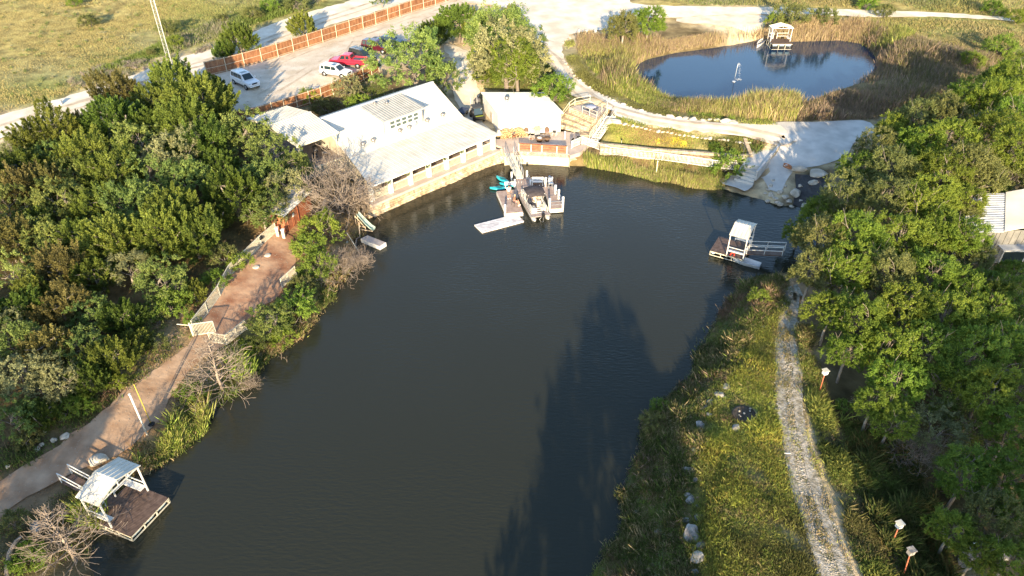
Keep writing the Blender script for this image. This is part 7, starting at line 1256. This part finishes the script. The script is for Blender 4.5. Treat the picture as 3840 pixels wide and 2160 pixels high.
birdhouse('weathered grey birdhouse on a leaning rusty post at the bottom', 2272, 1455, 2290, 1392, 2.1, mat('grey_board', (.26, .24, .22), (.36, .33, .30), scale=6, rough=.9))
a, b = G(2362, 1383), G(2452, 1374); mb = MB(); mb.tube([a + Vector((0, 0, .15)), b + Vector((0, 0, .35))], .05, 8); single('white_pipe', mb, PLAST, 'long white pipe lying in the dark lower right corner', 'pipe', base=a)
a, b = G(1972, 1143), G(1988, 1144); mb = MB(); mb.tube([a + Vector((0, 0, .12)), b + Vector((0, 0, .14))], [.05, .02], 6); single('white_stick', mb, PLAST, 'short white stick lying at the edge of the stony track', 'stick', base=a)
for k, (x, y) in enumerate(((804, 535), (744, 627))):
    p = gz5(x + 30 if k == 0 else x, y); mb = MB(); mb.lathe([(.34, -.05), (.34, .1), (.2, .13), (.02, .13)], (0, 0, 0), 20); o = mb.build('well_cover', mat('pale_concrete_lid', (.52, .46, .38), (.66, .60, .50), scale=4, rough=.8)); o.location = p; tag(o, ['round concrete well cover nearer the wooden hut', 'round concrete well cover in the middle of the terrace'][k], 'cover', 'well covers on the terrace')
bn = thing('barbecue', 'black covered kettle barbecue by the fence near the wooden hut', 'barbecue', gz5(785, 450)); MB().lathe([(.1, .55), (.32, .7), (.35, .85), (.25, 1.05), (.05, 1.12)], (0, 0, 0), 16).build('kettle', BLACK, bn)
for k in range(3): a = k * 2.09; MB().tube([(.1 * math.cos(a), .1 * math.sin(a), .65), (.3 * math.cos(a), .3 * math.sin(a), 0)], .02, 5).build('leg', BLACK, bn)
for k, (x, y, z) in enumerate(((918, 385, 0), (965, 400, 0))): 
    p = gz5(x, y); ps_ = thing('gate_post', ['left square cream post at the terrace head', 'right square cream post at the terrace head'][k], 'post', p, 0, 'posts at the head of the terrace'); MB().box((0, 0, .5), (.3, .3, 1.0), bev=.02).build('shaft', CREAM, ps_); MB().box((0, 0, 1.04), (.38, .38, .08), bev=.02).build('cap', PLAST, ps_)
Zt = zoomed(2000, 0, 2.576)
for k, (x, y) in enumerate(((440, 325), (512, 330), (598, 328))):
    p = G((2000 + x / 2.576) / S, (y / 2.576) / S); t = thing('bollard', f'{("first", "second", "third")[k]} small white box bollard from left at the plaza edge', 'bollard', p, 0, 'white box bollards at the plaza edge'); MB().box((0, 0, .35), (.35 if k else .2, .3, .7), bev=.03).build('box', PLAST, t); MB().box((0, 0, .73), (.45 if k else .26, .38, .06)).build('cap', CREAM, t)
t = thing('lamp_post', 'small white post lamp at the left edge of the lane', 'lamp', G((2000 + 25 / 2.576) / S, (480 / 2.576) / S)); MB().tube([(0, 0, 0), (0, 0, .7)], .05, 8).build('post', PLAST, t); MB().lathe([(.1, .68), (.16, .75), (.12, .95), (.04, 1.0)], (0, 0, 0), 10).build('lamp_head', PLAST, t)
mp = V(983, 652, 1.0); mb = MB().beam((0, 0, -1.2), (0, 0, 1.5), .1)
rp = thing('reed_post', 'tall cream post standing among the lake reeds', 'post', V(1649, 448, -.05)); MB().beam((0, 0, -.2), (0, 0, 2.3), .09).build('shaft', CREAM, rp); MB().box((0, 0, 2.33), (.12, .12, .06)).build('cap', PLAST, rp)
lp_ = thing('lawn_light', 'short dark lawn light above the garden wall', 'lamp', G(1563, 362)); MB().tube([(0, 0, 0), (0, 0, .55)], .03, 6).build('post', CREAM, lp_); MB().lathe([(.07, .5), (.08, .7), (.02, .74)], (0, 0, 0), 8).build('lamp_head', BLACK, lp_)
t = thing('meadow_box', 'small white utility box in the left meadow', 'box', G(152, 264)); MB().box((0, 0, .3), (.6, .4, .6), bev=.03).build('box', PLAST, t); MB().box((0, 0, .62), (.64, .44, .05)).build('lid', CREAM, t)
t = thing('culvert_dark_sheet', 'flat dark sheet standing in for the culvert recess beside the spillway boulders', 'dark sheet', G(2040, 470)); mb = MB(); L0 = t.location.copy(); lin = [G(2000, 440), G(2075, 445), G(2110, 480), G(2060, 500), G(2020, 530), G(1995, 515), G(2002, 470)]; mb.slab([p - L0 + Vector((0, 0, .12)) for p in lin][::-1], .1); mb.build('sheet', mat('recess_dark', (.035, .033, .033), (.07, .065, .062), scale=3, rough=.6), t)  # flat sheet whose dark colour stands in for the shaded culvert recess
ft = thing('fountain', 'thin white water jet rising from a float in the upper pond', 'fountain', Zt(1937, 790, WL2)); MB().lathe([(.3, -.05), (.32, .08), (.12, .16)], (0, 0, 0), 14).build('float', PLAST, ft)
JET = mat('water_spray', (.80, .84, .88), rough=.3, trans=.4); mb = MB(); tp = Zt(1978, 622, WL2 + 3.6) - ft.location
mb.tube([Vector((0, 0, .1)), tp * .4, tp * .75 + Vector((-.02, 0, .1)), tp], [.035, .05, .06, .05], 6); mb.build('jet', JET, ft); mb = MB(); g_ = random.Random(5)
for k in range(90):
    f = g_.random(); e = Zt(1985, 770, WL2) - ft.location; p = tp.lerp(e, f) + Vector((g_.gauss(0, .05 + .1 * f), g_.gauss(0, .1), 0)); p.z = tp.z * (1 - f * f) + .02; mb.ball(p, g_.uniform(.015, .03), 5, 3)
mb.build('falling_drops', JET, ft); mb = MB()
for k in range(50): a = g_.uniform(0, 6.28); q = g_.uniform(0, .5); mb.ball(e + Vector((q * math.cos(a), q * math.sin(a), .03)), g_.uniform(.02, .05), 5, 3)
mb.build('splash', JET, ft)
